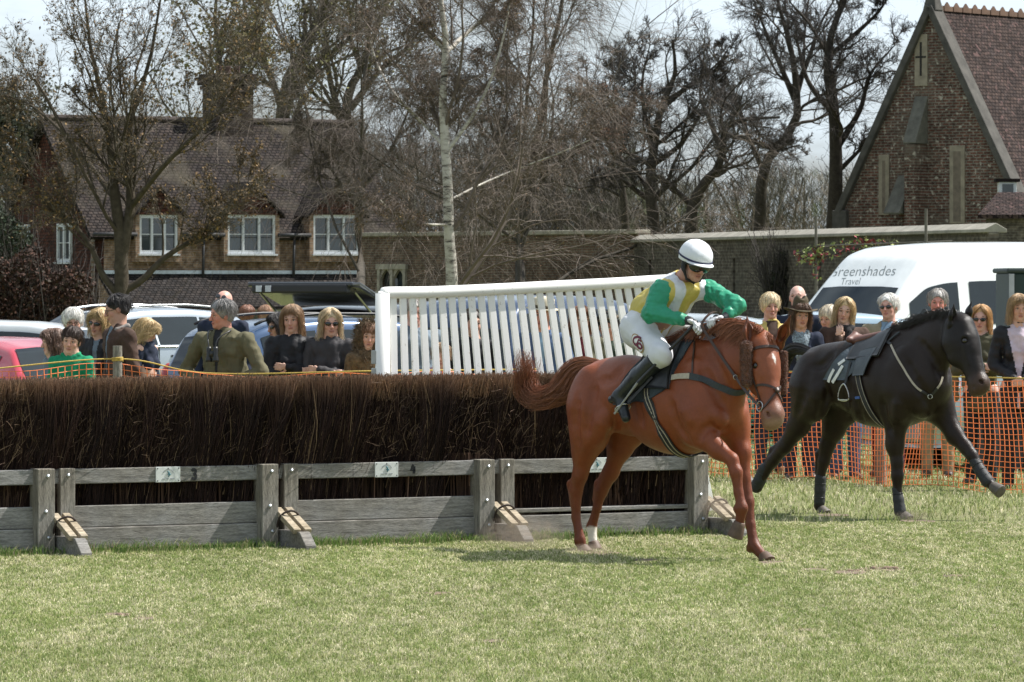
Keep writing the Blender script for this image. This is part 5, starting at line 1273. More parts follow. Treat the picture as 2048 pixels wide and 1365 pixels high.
        sb.tube(c + (np.cos(an)[:, None] * t1 + np.sin(an)[:, None] * t2) * .056, .005, 6); so2 = sb.build('stirrup', steel, chest, smooth=True)
        sl = MB(); topp = hugA.polar(.95, R(-60 if s < 0 else 60), .05)[0]; pk = c + t2 * 0; strip('', blk, chest, slack(topp, c + nrm(topp - c) * .056, 0, 6), np.tile(l * s, (6, 1)), .02, .004, sl); sl.build('stirrup_leather', blk, chest)
    # helmet with cap, peak, band, goggles, chin strap
    S = Sculpt(.005); hq = lambda a, b, c: hc + (f * a + lf * b + u * c) * g
    S.ell(hq(-.012, 0, .058), np.array([.135, .112, .100]) * g, F, .01); S.cone(hq(-.02, 0, .05), hq(-.02, 0, .03), .118 * g, .118 * g, .02, (lf, .92))
    S.cone(hq(0, 0, .155), hq(0, 0, .165), .012, .007, .01)
    S.ell(hq(-.01, 0, -.075), np.array([.20, .2, .10]) * g, F, .008, None, cut=True)
    V, Q, C = S.run(disp=lambda X: vnoise(X, 30, 3) * .0018); hm_ = mesh('helmet', V, Q, mat('cap_white', (.72, .74, .77), .6, .06, 9, bmp=.1, bs=20), root, smooth=True)
    pk = MB(); n = 16; V = []; 
    for i in range(n + 1):
        a = R(-62 + 124 * i / n); rr = .126; ro = rr + .050 * math.cos(a * 1.25)
        for r_, z in ((rr - .012, .040), (ro, .022 + .004 * math.cos(a)), (ro, .017 + .004 * math.cos(a)), (rr - .012, .030)): V.append(hq(-.012 + r_ * math.cos(a), r_ * .86 * math.sin(a), z))
    Fc = [(i * 4 + k, i * 4 + (k + 1) % 4, i * 4 + 4 + (k + 1) % 4, i * 4 + 4 + k) for i in range(n) for k in range(4)] + [(0, 1, 2, 3), (n * 4 + 3, n * 4 + 2, n * 4 + 1, n * 4)]
    pk.add(V, Fc); pk.build('peak', clm.get('x') or M('peak_white', (.70, .72, .75), .5, .05), hm_)
    navy = M('band_navy', (.02, .022, .07), .7, .2); bm = MB(); an = np.linspace(0, 6.283, 41)
    rad = lambda a: (.1275, .1065)
    P = np.array([hq(-.014 + .141 * math.cos(a), .119 * math.sin(a), .046 - .010 * math.cos(a)) for a in an]); Nn = np.array([f * math.cos(a) + lf * math.sin(a) for a in an]); strip('', navy, hm_, P, Nn, .012, .006, bm); bm.build('helmet_band', navy, hm_)
    S = Sculpt(.004); 
    for s in (-1, 1): S.ell(hq(.088, s * .034, .004), np.array([.028, .055, .042]) * g, [nrm(f + lf * s * .45), nrm(lf - f * s * .45), u], .006)
    V, Q, C = S.run(); go = mesh('goggles', V, Q, glassdark, root, smooth=True)
    S = Sculpt(.005)
    for s in (-1, 1): S.chain([hq(.072, s * .068, .010), hq(.03, s * .090, .014), hq(-.05, s * .092, .02)], [.015, .014, .012], .006, (lf, .5)); S.chain([hq(-.01, s * .088, .02), hq(.012, s * .082, -.05), hq(.03, s * .055, -.108), hq(.045, 0, -.125)], [.012, .015, .010, .009], .006, (lf, .6)); S.ell(hq(-.01, s * .080, -.02), np.array([.030, .016, .042]) * g, F, .01)
    S.cone(hq(.09, -.05, .028), hq(.09, .05, .028), .012, .012, .01)
    V, Q, C = S.run(); mesh('chin_strap', V, Q, M('strap_black', (.012, .012, .014), .7), root, smooth=True)
    S = Sculpt(.006); 
    for i in range(8):
        a = np.linspace(0, 6.283, 9); c0 = nk + nrm(hc - nk) * .05
        S.cone(c0 + tf * .05 * math.cos(a[i]) + tl * .05 * math.sin(a[i]), c0 + tf * .05 * math.cos(a[i + 1]) + tl * .05 * math.sin(a[i + 1]), .018, .018, .01)
    V, Q, C = S.run(); mesh('neck_cloth', V, Q, M('strap_black', (.012, .012, .014), .7), root, smooth=True)
    # whip held in the near hand
    a = W(1386, 652, wri[-1][1] - .05); b = W(1275, 766, kne[-1][1] - .02); c = W(1229, 828, ank[-1][1] - .12)
    wp = empty('riding_whip', c, 0, 'long black riding whip with a pale tip held in the jockey\'s gloved hand', 'whip')
    mb = MB(); mb.tube([a + (a - b) * .08, a, b], [.012, .011, .010], 8); mb.build('grip', blk, wp)
    mb = MB(); mb.tube([b, (b + c) / 2, c], [.009, .006, .006], 8); mb.tube([(b + c) / 2, c], [.006, .0075], 6); mb.build('shaft', M('whip_pale', (.30, .30, .29), .5), wp)
    for nm, x, y in (('elb', shl, elb), ('fore', elb, wri), ('thigh', hip, kne), ('shin', kne, ank)): print('LEN', nm, [round(float(np.linalg.norm(x[s] - y[s])), 2) for s in (-1, 1)])
build_jockey()
# ------------------------------------------------------------ the crowd
blond = (.52, .38, .20); ltbrown = (.25, .15, .08); brown = (.09, .05, .03); dk = (.025, .017, .014); grey_ = (.34, .33, .32); white_ = (.68, .66, .62)
fair = (.62, .38, .29); ruddy = (.56, .27, .20)
bd = (.28, .18, .10); bk = (.06, .04, .03)
c_navy = cloth('navy', (.018, .024, .045)); c_blk = cloth('black', (.016, .016, .019), .6); c_gry = cloth('charcoal', (.045, .042, .045), .7); c_olv = cloth('olive', (.115, .105, .062)); c_brn = cloth('brown', (.075, .045, .034)); c_lg = cloth('pale_grey', (.42, .41, .42)); c_grn = cloth('green', (.010, .24, .115)); c_den = cloth('denim', (.07, .11, .20)); c_khk = cloth('khaki', (.34, .25, .15)); c_yel = cloth('yellow', (.60, .46, .16)); c_lil = cloth('lilac', (.58, .48, .55)); c_bei = cloth('beige', (.30, .26, .18)); c_blu = cloth('blue_shirt', (.22, .33, .45)); c_fl = cloth('floral', (.24, .29, .33), var=.8, scale=60); c_gb = cloth('grey_blue', (.16, .20, .24)); c_dol = cloth('dark_olive', (.075, .070, .042)); c_tan = cloth('tan', (.20, .13, .075)); c_mar = cloth('maroon', (.13, .02, .03))
c_jean = cloth('dark_jeans', (.03, .04, .07))
# beside the left-hand netting
stand(107, 660, 42.2, 'girl with long brown hair in a grey-blue top facing left by the rope', body=-60, turn=-78, skin=fair, hair=dict(style='long', col=(.13, .07, .045), len=.22, wav=.012), coat=c_gb, fem=True, wide=.82, g=.92, seed=2, pose='front')
stand(143, 657, 41.9, 'boy with brown fringe in a green hooded top leaning on the rope', body=-10, turn=-12, tilt=-8, skin=fair, hair=dict(style='fringe', col=(.05, .028, .02)), coat=c_grn, wide=.90, g=.93, seed=3, pose='rail', extra=lambda r, B, q, F, g, bf, bl, arm: mesh('hood', *(lambda S: S.run(disp=lambda X: vnoise(X, 40, 2) * .004)[:2])(Sculpt(.009).chain([B(-.02, .09, 1.42), B(-.10, 0, 1.44), B(-.02, -.09, 1.42)], [.04, .06, .04], .03)), c_grn, r, smooth=True))
stand(146, 620, 43.8, 'white-haired woman in dark-rimmed glasses and a pale grey coat', body=10, turn=8, nod=-6, hair=dict(style='fringe', col=white_, vol=.016), glasses='clear', coat=c_lg, fem=True, seed=4, pose='front')
stand(200, 619, 43.0, 'blonde woman in brown sunglasses and dark quilted jacket beside the man in glasses', body=-25, turn=-28, hair=dict(style='bob', col=blond, len=.13, wav=.014), glasses='sun', coat=c_blk, under=c_gb, vee=.03, fem=True, seed=5)
stand(234, 593, 42.6, 'dark-haired man in glasses and a dark brown jacket looking left', body=-62, turn=-84, nod=-8, skin=(.52, .30, .22), hair=dict(style='short', col=(.018, .014, .014), vol=.008), glasses='clear', coat=c_brn, under=c_gb, vee=.025, wide=1.05, seed=6, lean=.04, extra=lambda r, B, q, F, g, bf, bl, arm: mesh('collar', *(lambda S: S.run()[:2])(Sculpt(.008).chain([B(.04, .07, 1.46), B(-.06, .08, 1.49), B(-.08, -.08, 1.49), B(.04, -.07, 1.46)], [.022] * 4, .02)), cloth('collar_grey', (.28, .25, .23)), r, smooth=True))
stand(294, 640, 48.5, 'small girl with wavy blonde hair looking down in front of the silver car', body=60, turn=82, nod=-25, skin=fair, hair=dict(style='long', col=blond, len=.16, wav=.03), coat=c_navy, fem=True, wide=.8, g=.90, seed=7)
def binoc(r, B, q, F, g, bf, bl, arm):
    mb = MB(); c = B(.25, .04, 1.33)
    for s in (-1, 1): mb.lathe([(.018, -.02), (.022, 0), (.020, .05), (.030, .09), (.030, .11)], c + bl * s * .034, (0, 0, -1), 12)
    mb.box(c - np.array([0, 0, .04]), (.05, .03, .05)); mb.build('binoculars', blk, r, smooth=True)
    mb = MB(); mb.tube(catmull([c + bl * .03, B(.20, .075, 1.42), B(.05, .11, 1.49), B(-.08, 0, 1.48), B(.05, -.10, 1.49), B(.20, -.03, 1.42), c - bl * .03], 40), .006, 5); mb.build('neck_strap', blk, r, smooth=True)
stand(444, 603, 41.9, 'grey-haired man in a bulky olive jacket with binoculars round his neck, looking left', body=-30, turn=-72, nod=-4, skin=ruddy, hair=dict(style='short', col=(.20, .19, .185), vol=.012), coat=c_olv, under=c_blk, vee=.035, wide=1.25, pose='tucked', seed=8, lean=.10, legs=c_khk, extra=binoc, Hh=1.72)
def topsun(r, q, F, g):
    f, l, u = F; mb = MB()
    for s in (-1, 1): mb.lathe([(0, 0), (.024, .002), (.022, .006), (0, .007)], q(.085, s * .030, .062), nrm(f + u * .4), 12)
    for s in (-1, 1): mb.tube([q(.08, s * .055, .065), q(-.01, s * .086, .03)], .003, 5)
    mb.build('sunglasses', glassdark, r, smooth=True)
stand(446, 582, 46.5, 'man with receding hair and dark top standing behind the olive jacket', body=-20, turn=-18, skin=(.62, .34, .27), hair=dict(style='bald', col=(.20, .10, .06)), coat=c_navy, hat=topsun, seed=9)
stand(560, 628, 43.8, 'woman with long black hair in sunglasses and dark coat, half hidden by her neighbour', body=-60, turn=-62, skin=(.50, .29, .2), hair=dict(style='long', col=(.014, .011, .011), len=.26), glasses='sun', coat=c_blk, under=c_mar, vee=.03, fem=True, seed=10)
stand(584, 612, 42.6, 'woman with long light brown hair and folded arms in a shiny black jacket', body=5, turn=-6, nod=-6, skin=fair, hair=dict(style='long', col=(.30, .19, .11), len=.20, vol=.006), coat=c_blk, pose='crossed', fem=True, wide=1.1, seed=11, extra=lambda r, B, q, F, g, bf, bl, arm: mesh('hood', *(lambda S: S.run(disp=lambda X: vnoise(X, 40, 2) * .005)[:2])(Sculpt(.009).chain([B(-.0, .11, 1.42), B(-.10, 0, 1.43), B(-.0, -.11, 1.42)], [.04, .06, .04], .03)), c_blk, r, smooth=True))
stand(661, 619, 42.5, 'blonde woman in sunglasses with folded arms in a charcoal padded jacket', body=-14, turn=6, skin=fair, hair=dict(style='bob', col=(.56, .44, .28), len=.14, wav=.012), glasses='sun', coat=c_gry, pose='crossed', fem=True, wide=1.12, seed=12)
fhood = mat('fur_hood', (.17, .115, .065), .95, .5, 40, bmp=1.0, bs=60, bd=.04); fc = cloth('fur_coat', (.15, .10, .055), .95, .5, 1.0, 30)
def furhood(r, q, F, g):
    f, l, u = F; S = Sculpt(.008); S.ell(q(-.03, 0, .01), np.array([.125, .118, .155]) * g, F, .01); S.ell(q(.10, 0, -.02), np.array([.115, .066, .105]) * g, F, .01, None, cut=True); S.cone(q(-.04, 0, -.12), q(-.03, 0, -.2), .10, .13, .04)
    V, Q, C = S.run(disp=lambda X: vnoise(X, 70, 3) * .008); ho = mesh('hood', V, Q, fhood, r, smooth=True)
    rs = np.random.RandomState(3); k = rs.randint(0, len(V), 2400); o_ = V[k] - q(0, 0, 0); o_ /= np.linalg.norm(o_, axis=1)[:, None]; P = V[k][:, None] + (o_[:, None] * .028 + rs.normal(size=(2400, 1, 3)) * .014) * np.linspace(0, 1, 3)[None, :, None]
    V2, F2 = tubes(P, np.tile([.0026, .002, .0008], (2400, 1)), 3); mesh('fur', V2, F2, fhood, ho)
stand(736, 648, 42.0, 'child in a brown coat with a furry hood beside the white wing', body=12, turn=14, skin=fair, hair=dict(style='fringe', col=(.25, .13, .07)), coat=fc, wide=.85, g=.90, hat=furhood, seed=13)
stand(494, 613, 62, 'reddish-haired person seen over the blue car roof, nearer the olive jacket', body=180, turn=170, hair=dict(style='short', col=(.22, .10, .06)), coat=c_tan, seed=14, quick=True)
stand(531, 614, 62, 'fair-haired person seen over the blue car roof, nearer the black-haired woman', body=200, turn=190, hair=dict(style='fringe', col=(.35, .20, .12)), coat=c_gry, seed=15, quick=True)
# behind the wing
def cap_hat(col, brim, hi=.09, r_=.10):
    def f_(r, q, F, g):
        f, l, u = F; mb = MB(); m = M('hat_%d' % int(col[0] * 1000), col, .85, .2, 30, bmp=.3)
        base = q(-.012, 0, .058); mb.lathe([(brim, -.002), (brim + .003, .003), (r_ + .004, .008), (r_, .03), (r_ * .93, hi), (r_ * .6, hi + .018), (0, hi + .012)], base, u, 24); h = mb.build('hat', m, r, smooth=True)
        mb = MB(); mb.lathe([(r_ + .006, .010), (r_ + .006, .034), (r_ + .002, .036)], base, u, 24); mb.build('hat_band', M('hat_band', (.10, .075, .045), .8), h, smooth=True)
    return f_
stand(828, 598, 42.8, 'grey-haired man in a dark top behind the left part of the slatted wing', body=15, turn=10, skin=(.60, .34, .28), hair=dict(style='short', col=(.40, .36, .33)), coat=c_gb, seed=16, quick=True, wide=1.1)
stand(882, 690, 42.3, 'child in a pink top behind the slatted wing', body=-10, turn=-10, hair=dict(style='fringe', col=(.3, .2, .12)), coat=cloth('pink', (.5, .32, .36)), g=.88, wide=.8, seed=17, quick=True)
stand(945, 622, 43.5, 'dark-coated man behind the middle of the slatted wing', body=0, turn=20, hair=dict(style='short', col=dk), coat=c_blk, seed=18, quick=True)
stand(1085, 604, 42.8, 'man in a pale straw hat and blue checked shirt behind the slatted wing', body=-10, turn=-20, skin=ruddy, hair=dict(style='bald', col=grey_), coat=c_den, under=c_blu, vee=.06, hat=cap_hat((.55, .48, .36), .15), seed=19, quick=True)
stand(1162, 614, 43.0, 'red-haired woman in an olive jacket behind the slatted wing', body=15, turn=10, hair=dict(style='bob', col=(.22, .09, .045), len=.12), coat=c_dol, under=c_mar, vee=.05, fem=True, seed=20, quick=True)
stand(1216, 628, 43.2, 'man in dark flat hat and green jacket behind the right part of the wing', body=-5, turn=-15, skin=ruddy, hair=dict(style='short', col=dk), coat=cloth('bottle', (.03, .045, .03)), hat=cap_hat((.03, .035, .03), .115, .05), seed=21, quick=True)
stand(1275, 640, 43.4, 'woman in a cream coat behind the right end of the wing', body=0, turn=0, hair=dict(style='bob', col=ltbrown, len=.12), coat=cloth('cream', (.5, .46, .38)), fem=True, seed=22, quick=True)
# right-hand crowd
stand(1541, 590, 47.6, 'smiling woman with short blonde fringe in a yellow jacket', body=12, turn=14, skin=(.60, .34, .26), hair=dict(style='fringe', col=(.66, .53, .34), vol=.020), coat=c_yel, under=c_brn, vee=.05, fem=True, legs=c_jean, shoe=(.3, .18, .1), seed=23)
stand(1595, 572, 48.6, 'tall balding man in a dark navy coat behind the woman in the hat', body=-10, turn=-12, skin=(.62, .38, .31), hair=dict(style='bald', col=(.30, .27, .25)), coat=c_navy, legs=c_jean, shoe=(.30, .16, .09), seed=24)
def bush_hat(r, q, F, g):
    f, l, u = F; base = q(-.014, 0, .062); S = Sculpt(.006); m = mat('felt_olive', (.075, .055, .028), .9, .25, 20, bmp=.2)
    S.cone(base + u * .0, base + u * .075, .100, .082, .02, (l, .88)); S.ell(base + u * .145, (.10, .024, .045), F, .03, None, cut=True)
    V, Q, C = S.run(); h = mesh('hat', V, Q, m, r, smooth=True)
    mb = MB(); n = 36; V = []
    for i in range(n):
        a = 2 * math.pi * i / n; up_ = .018 * math.cos(2 * a + math.pi)
        for rr, z in ((.095, .008), (.150, .002 + up_), (.150, -.003 + up_), (.095, -.001)): V.append(base + f * rr * math.cos(a) * 1.06 + l * rr * math.sin(a) * 1.10 + u * z)
    mb.add(V, [(i * 4 + k, ((i + 1) % n) * 4 + k, ((i + 1) % n) * 4 + (k + 1) % 4, i * 4 + (k + 1) % 4) for i in range(n) for k in range(4)]); mb.build('brim', m, h, smooth=True)
    mb = MB(); mb.lathe([(0, 0), (.010, .001), (.008, .006), (0, .007)], base + f * .100 + l * -.03 + u * .03, f, 10); mb.build('hat_pin', steel, h)
stand(1601, 608, 46.2, 'smiling woman with long brown hair in an olive brimmed hat and patterned blouse', body=0, turn=2, skin=(.58, .32, .22), hair=dict(style='long', col=(.13, .07, .042), len=.22, wav=.012), coat=c_navy, under=c_fl, vee=.09, fem=True, hat=bush_hat, legs=c_jean, shoe=(.09, .05, .035), seed=25, extra=lambda r, B, q, F, g, bf, bl, arm: None)
stand(1658, 615, 48.0, 'fair curly-haired person mostly hidden behind the blonde woman in brown', body=-30, turn=-35, hair=dict(style='fringe', col=(.60, .52, .40), vol=.02), coat=c_blk, legs=c_jean, seed=26, quick=True)
stand(1689, 597, 46.4, 'woman with long blonde hair resting her chin on her hand, in a brown jacket', body=6, turn=-6, skin=(.64, .41, .32), hair=dict(style='long', col=(.56, .42, .24), len=.24, wav=.014, vol=.008), coat=c_brn, pose='chin', fem=True, wide=1.1, legs=c_den, shoe=(.11, .055, .035), seed=27, scarf=cloth('dark_scarf', (.03, .028, .03), var=.9, scale=80))
stand(1777, 591, 47.0, 'white-haired man in narrow sunglasses and a beige jacket behind the saddle of the black horse', body=-18, turn=-10, skin=(.60, .35, .28), hair=dict(style='short', col=(.70, .68, .64), vol=.012), glasses='sun', coat=c_bei, under=c_blu, vee=.05, wide=1.1, legs=c_mar, shoe=(.06, .04, .03), seed=28)
stand(1875, 582, 46.8, 'grey-haired red-faced man in khaki trousers behind the neck of the black horse', body=-8, turn=-14, skin=(.60, .27, .22), hair=dict(style='short', col=(.30, .28, .26), vol=.014), coat=c_tan, under=c_blu, vee=.05, wide=1.15, legs=c_khk, shoe=(.05, .03, .02), seed=29)
stand(1962, 612, 45.2, 'woman with long reddish-blonde hair in brown sunglasses and an olive jacket with folded arms', body=-20, turn=-14, skin=(.62, .37, .30), hair=dict(style='long', col=(.50, .30, .14), len=.20, vol=.004), glasses='sun', coat=c_dol, pose='crossed', fem=True, wide=1.05, legs=c_blk, shoe=(.03, .02, .02), seed=30)
stand(2038, 591, 44.2, 'woman with fair hair in a black cardigan and lilac shirt, hands clasped over the rope', body=-5, turn=2, skin=(.60, .36, .27), hair=dict(style='bob', col=(.40, .27, .15), len=.13, wav=.014), coat=c_blk, under=c_lil, vee=.10, pose='front', fem=True, legs=c_blk, seed=31)
# ============================================================ trees
def grow(P, Rd, c, t0, lf, rf, ang, trop, gn, rs, n=6, droop=0.0, tpow=1.0, t1=1.0, rmin=.003):
    B, m, _ = P.shape; plen = np.linalg.norm(np.diff(P, axis=1), axis=2).sum(1)
    bi = np.repeat(np.arange(B), c); K = len(bi); t = t0 + (t1 - t0) * rs.rand(K) ** tpow; f = t * (m - 1); i = np.minimum(f.astype(int), m - 2); fr = (f - i)
    p0 = P[bi, i] * (1 - fr)[:, None] + P[bi, i + 1] * fr[:, None]; r0 = Rd[bi, i] * (1 - fr) + Rd[bi, i + 1] * fr
    tg = P[bi, i + 1] - P[bi, i]; tg /= np.linalg.norm(tg, axis=1)[:, None] + 1e-9
    q = rs.normal(size=(K, 3)); q -= (q * tg).sum(1)[:, None] * tg; q /= np.linalg.norm(q, axis=1)[:, None] + 1e-9
    a = ang * (.65 + .7 * rs.rand(K)); d = tg * np.cos(a)[:, None] + q * np.sin(a)[:, None]
    L = plen[bi] * lf * (1 - .55 * t) * (.55 + .9 * rs.rand(K)); st = (L / (n - 1))[:, None]
    out = [p0]; cur = p0
    for k in range(n - 1):
        d = d + rs.normal(size=(K, 3)) * gn + np.array([0, 0, 1.]) * (trop - droop * (k + 1) / n); d /= np.linalg.norm(d, axis=1)[:, None]
        cur = cur + d * st; out.append(cur)
    PP = np.stack(out, 1); r1 = np.maximum(r0 * rf, rmin); RR = r1[:, None] * np.linspace(1, .35, n)[None]
    return PP, np.maximum(RR, rmin * .6)
def leaves(P, per, size, cols, rs, spread=.06, elong=1.0, lo=2):
    B, m, _ = P.shape; bi = np.repeat(np.arange(B), per) if per in (1, 2, 3, 4, 5, 75) else (np.nonzero(rs.rand(B) < per)[0] if per < 1 else np.repeat(np.arange(B), 1 + (rs.rand(B) < per - 1))); i = rs.randint(lo, m, len(bi)); c = P[bi, i] + rs.normal(size=(len(bi), 3)) * spread
    a = rs.normal(size=(len(bi), 3)); a /= np.linalg.norm(a, axis=1)[:, None]; b = np.cross(a, rs.normal(size=(len(bi), 3))); b /= np.linalg.norm(b, axis=1)[:, None]
    s = (size * (.5 + rs.rand(len(bi))))[:, None]; a = a * s * elong; b = b * s * .6
    V = np.stack([c - a, c + b, c + a, c - b], 1).reshape(-1, 3); k = np.arange(len(bi)) * 4; col = np.array(cols)[rs.randint(0, len(cols), len(bi))] * (.6 + .8 * rs.rand(len(bi), 1))
    return V, np.stack([k, k + 1, k + 2, k + 3], -1), np.repeat(col, 4, 0)
leafm = mat('leaf', attr=True, rough=.7, var=.2, scale=4, spec=.2)
def barkmat(name, col, var=.4): return mat(name, col, .92, var, 7, bmp=.7, bs=30, bd=.03, spec=.1)
def tree(name, label, trunks, levels, seed, bark, twigm=None, leaf=None, group='bare spring trees round the course', limbm=None, tw=1.0):
    """trunks: list of (points, radii); levels: dicts for grow"""
    rs = np.random.RandomState(seed); base = np.array(trunks[0][0][0], float); root = empty(name, base, 0, label, 'tree', group)
    P = np.stack([catmull(p, 14) for p, r in trunks]); Rr = np.stack([np.interp(np.linspace(0, 1, 14), np.linspace(0, 1, len(r)), r) for p, r in trunks])
    VV = []; FF = []; off = 0
    def push(P, R_, s):
        nonlocal off
        V, F = tubes(P, R_, s); VV.append(V); FF.append(F + off); off += len(V)
    push(P, Rr, 9); mesh('trunk', np.vstack(VV), np.vstack(FF), bark, root, smooth=True); VV.clear(); FF.clear(); off = 0
    split_ = len(levels) - (2 if len(levels) > 3 else 1); allp = []
    fine = None
    for k, lv in enumerate(levels):
        lv = dict(lv); src = lv.pop('src', None); s = lv.pop('s', 4 if k < 2 else 3)
        if k == split_: mesh('limbs', np.vstack(VV), np.vstack(FF), limbm or bark, root, smooth=True); VV.clear(); FF.clear(); off = 0
        P, Rr = grow(P, Rr, rs=rs, **lv)
        if k == len(levels) - 1:
            dv = rs.normal(size=(len(P), 1, 3)); dv /= np.linalg.norm(dv, axis=2, keepdims=True); V, F = ribbons(P, dv * Rr[..., None] * tw); VV.append(V); FF.append(F + off); off += len(V)
        else: push(P, Rr, s)
    cr = mesh('crown', np.vstack(VV), np.vstack(FF), twigm or bark, root, smooth=False)
    if leaf:
        V, F, C = leaves(P, rs=rs, **leaf); mesh('leaves', V, F, leafm, cr, C)
    return root, P
def Wz(px, py, Y, z=None): p = W(px, py, Y); return p if z is None else np.array([p[0], p[1], z])
bk_dark = barkmat('bark_dark', (.055, .047, .039)); bk_mid = barkmat('bark_mid', (.075, .062, .046)); bk_grey = barkmat('bark_grey', (.085, .075, .062)); tw_brown = mat('twig_brown', (.135, .105, .083), .8, .35, 1.5); tw_mid = mat('twig_mid', (.105, .085, .060), .85, .3, 1.5); tw_dark = mat('twig_dark', (.055, .046, .040), .85, .3, 1.5); tw_grey = mat('twig_grey', (.11, .095, .065), .8, .35, 1.5)
m_, t_, p_ = nodes('birch_bark'); a_ = ramp(t_, noise(t_, 2.2, 6, .8, (1.2, 1.2, 5)), [(.46, (.50, .47, .41)), (.56, (.30, .27, .23)), (.62, (.045, .038, .033))]); t_.links.new(a_, p_.inputs['Base Color']); p_.inputs['Roughness'].default_value = .8; birchb = m_
# broad tree on the left
Y = 103.0; w_ = lambda x, y, dy=0: W(x, y, Y + dy)
tr = [([Wz(240, 0, Y, -.1), w_(243, 560), w_(240, 470), w_(228, 380), w_(222, 300), w_(205, 200), w_(180, 90), w_(165, -60)], [.18, .155, .13, .11, .085, .06, .035, .015]),
      ([w_(238, 540), w_(252, 470), w_(262, 400), w_(255, 330), w_(262, 240), w_(300, 120), w_(330, -60)], [.13, .115, .10, .08, .06, .04, .015]),
      ([w_(244, 585), w_(285, 560), w_(330, 515), w_(400, 470), w_(470, 400), w_(540, 330)], [.085, .075, .06, .045, .03, .012]),
      ([w_(238, 590), w_(205, 550), w_(180, 490), w_(130, 430), w_(70, 360), w_(20, 290)], [.085, .07, .055, .04, .028, .012]),
      ([w_(230, 400), w_(180, 330, 2), w_(130, 270, 3), w_(60, 210, 4), w_(0, 190, 5)], [.065, .05, .038, .026, .010]),
      ([w_(258, 420), w_(330, 330, -2), w_(400, 260, -3), w_(460, 190, -3), w_(520, 120, -4)], [.065, .05, .038, .026, .010])]
tree('multi_stem_tree', 'spreading multi-stemmed tree with sparse brown buds in front of the left end of the cottage', tr,
     [dict(c=13, t0=.22, lf=.42, rf=.42, ang=.62, trop=.06, gn=.13, n=8), dict(c=8, t0=.12, lf=.55, rf=.5, ang=.6, trop=.05, gn=.15, n=7, rmin=.007), dict(c=8, t0=.1, lf=.55, rf=.5, ang=.65, trop=.04, gn=.18, n=6, rmin=.006), dict(c=6, t0=.1, lf=.6, rf=.6, ang=.7, trop=.03, gn=.22, n=5, rmin=.006)], 7, bk_mid, tw_mid,
     dict(per=.45, size=.030, cols=[(.16, .10, .045), (.20, .13, .055), (.10, .07, .04)], spread=.05))
# silver birch in the middle
Y = 110.0; w_ = lambda x, y, dy=0: W(x, y, Y + dy)
tr = [([Wz(906, 0, Y, -.1), w_(904, 560), w_(898, 470), w_(896, 380), w_(890, 280), w_(886, 190), w_(892, 90), w_(880, -20), w_(884, -140)], [.15, .135, .12, .112, .105, .09, .075, .055, .03]),
      ([w_(896, 300), w_(925, 260), w_(955, 215), w_(985, 150), w_(1010, 60), w_(1030, -60)], [.052, .045, .038, .03, .02, .010]),
      ([w_(888, 290), w_(840, 240, 1), w_(790, 190, 1), w_(755, 130, 2), w_(740, 80, 2)], [.05, .04, .035, .025, .010]),
      ([w_(886, 110), w_(930, 70, 1), w_(980, 20, 1), w_(1020, -60)], [.06, .05, .04, .015]),
      ([w_(888, 100), w_(850, 60), w_(800, 10), w_(770, -60)], [.05, .04, .03, .012]),
      ([w_(896, 450), w_(850, 448, -1), w_(800, 435, -1), w_(760, 400, -2)], [.028, .022, .016, .010]),
      ([w_(900, 400), w_(960, 370, 2), w_(1030, 340, 3), w_(1110, 310, 3), w_(1180, 280, 3)], [.026, .024, .020, .015, .010])]
lv_birch = [dict(c=12, t0=.08, lf=.42, rf=.42, ang=.85, trop=.10, gn=.13, n=8, rmin=.010), dict(c=9, t0=.1, lf=.66, rf=.5, ang=.7, trop=.02, gn=.15, n=7, droop=.12, rmin=.008), dict(c=9, t0=.1, lf=.66, rf=.5, ang=.7, trop=0, gn=.16, n=6, droop=.28, rmin=.006), dict(c=9, t0=.1, lf=1.0, rf=.6, ang=.55, trop=0, gn=.12, n=5, droop=.5, rmin=.0052)]
tree('silver_birch', 'tall silver birch with white bark and drooping brown twigs in the middle of the picture', tr, [dict(l_, c=c_) for l_, c_ in zip(lv_birch, (9, 8, 8, 7))], 11, birchb, tw_brown, limbm=tw_brown, leaf=dict(per=.3, size=.020, cols=[(.14, .08, .045), (.17, .11, .05)], spread=.03))
Y = 119.0; tr = [([Wz(1042, 0, Y, -.1), w_(1040, 540, 9), w_(1046, 450, 9), w_(1060, 350, 9), w_(1080, 250, 9), w_(1095, 140, 9), w_(1120, 30, 9), w_(1130, -60, 9)], [.16, .14, .12, .11, .09, .07, .05, .02]),
      ([w_(1050, 420, 9), w_(1100, 340, 9), w_(1150, 300, 9), w_(1210, 250, 9), w_(1230, 160, 9)], [.07, .06, .05, .03, .012]), ([w_(1046, 400, 9), w_(1010, 320, 9), w_(980, 240, 9), w_(970, 130, 9)], [.06, .05, .035, .012])]
tree('brown_birch', 'brown-twigged drooping birch just right of the silver birch', tr, [dict(l_, c=c_) for l_, c_ in zip(lv_birch, (13, 10, 10, 9))], 12, bk_grey, tw_brown, dict(per=.3, size=.020, cols=[(.15, .075, .045)], spread=.03))
Y = 122.0; tr = [([Wz(720, 0, 122, -.1), w_(722, 540, 12), w_(716, 430, 12), w_(730, 330, 12), w_(722, 220, 12), w_(735, 110, 12), w_(745, 10, 12), w_(750, -80, 12)], [.14, .12, .10, .09, .07, .05, .03, .02]),
      ([w_(722, 430, 12), w_(670, 350, 12), w_(640, 290, 12), w_(600, 250, 12)], [.06, .05, .035, .012]), ([w_(720, 380, 12), w_(770, 320, 12), w_(810, 240, 12), w_(840, 150, 12)], [.06, .05, .035, .012])]
tree('thin_birch', 'dense brown-twigged birch between the cottage roof and the silver birch', tr, [dict(l_, c=c_) for l_, c_ in zip(lv_birch, (13, 10, 10, 9))], 13, bk_grey, tw_brown, None)
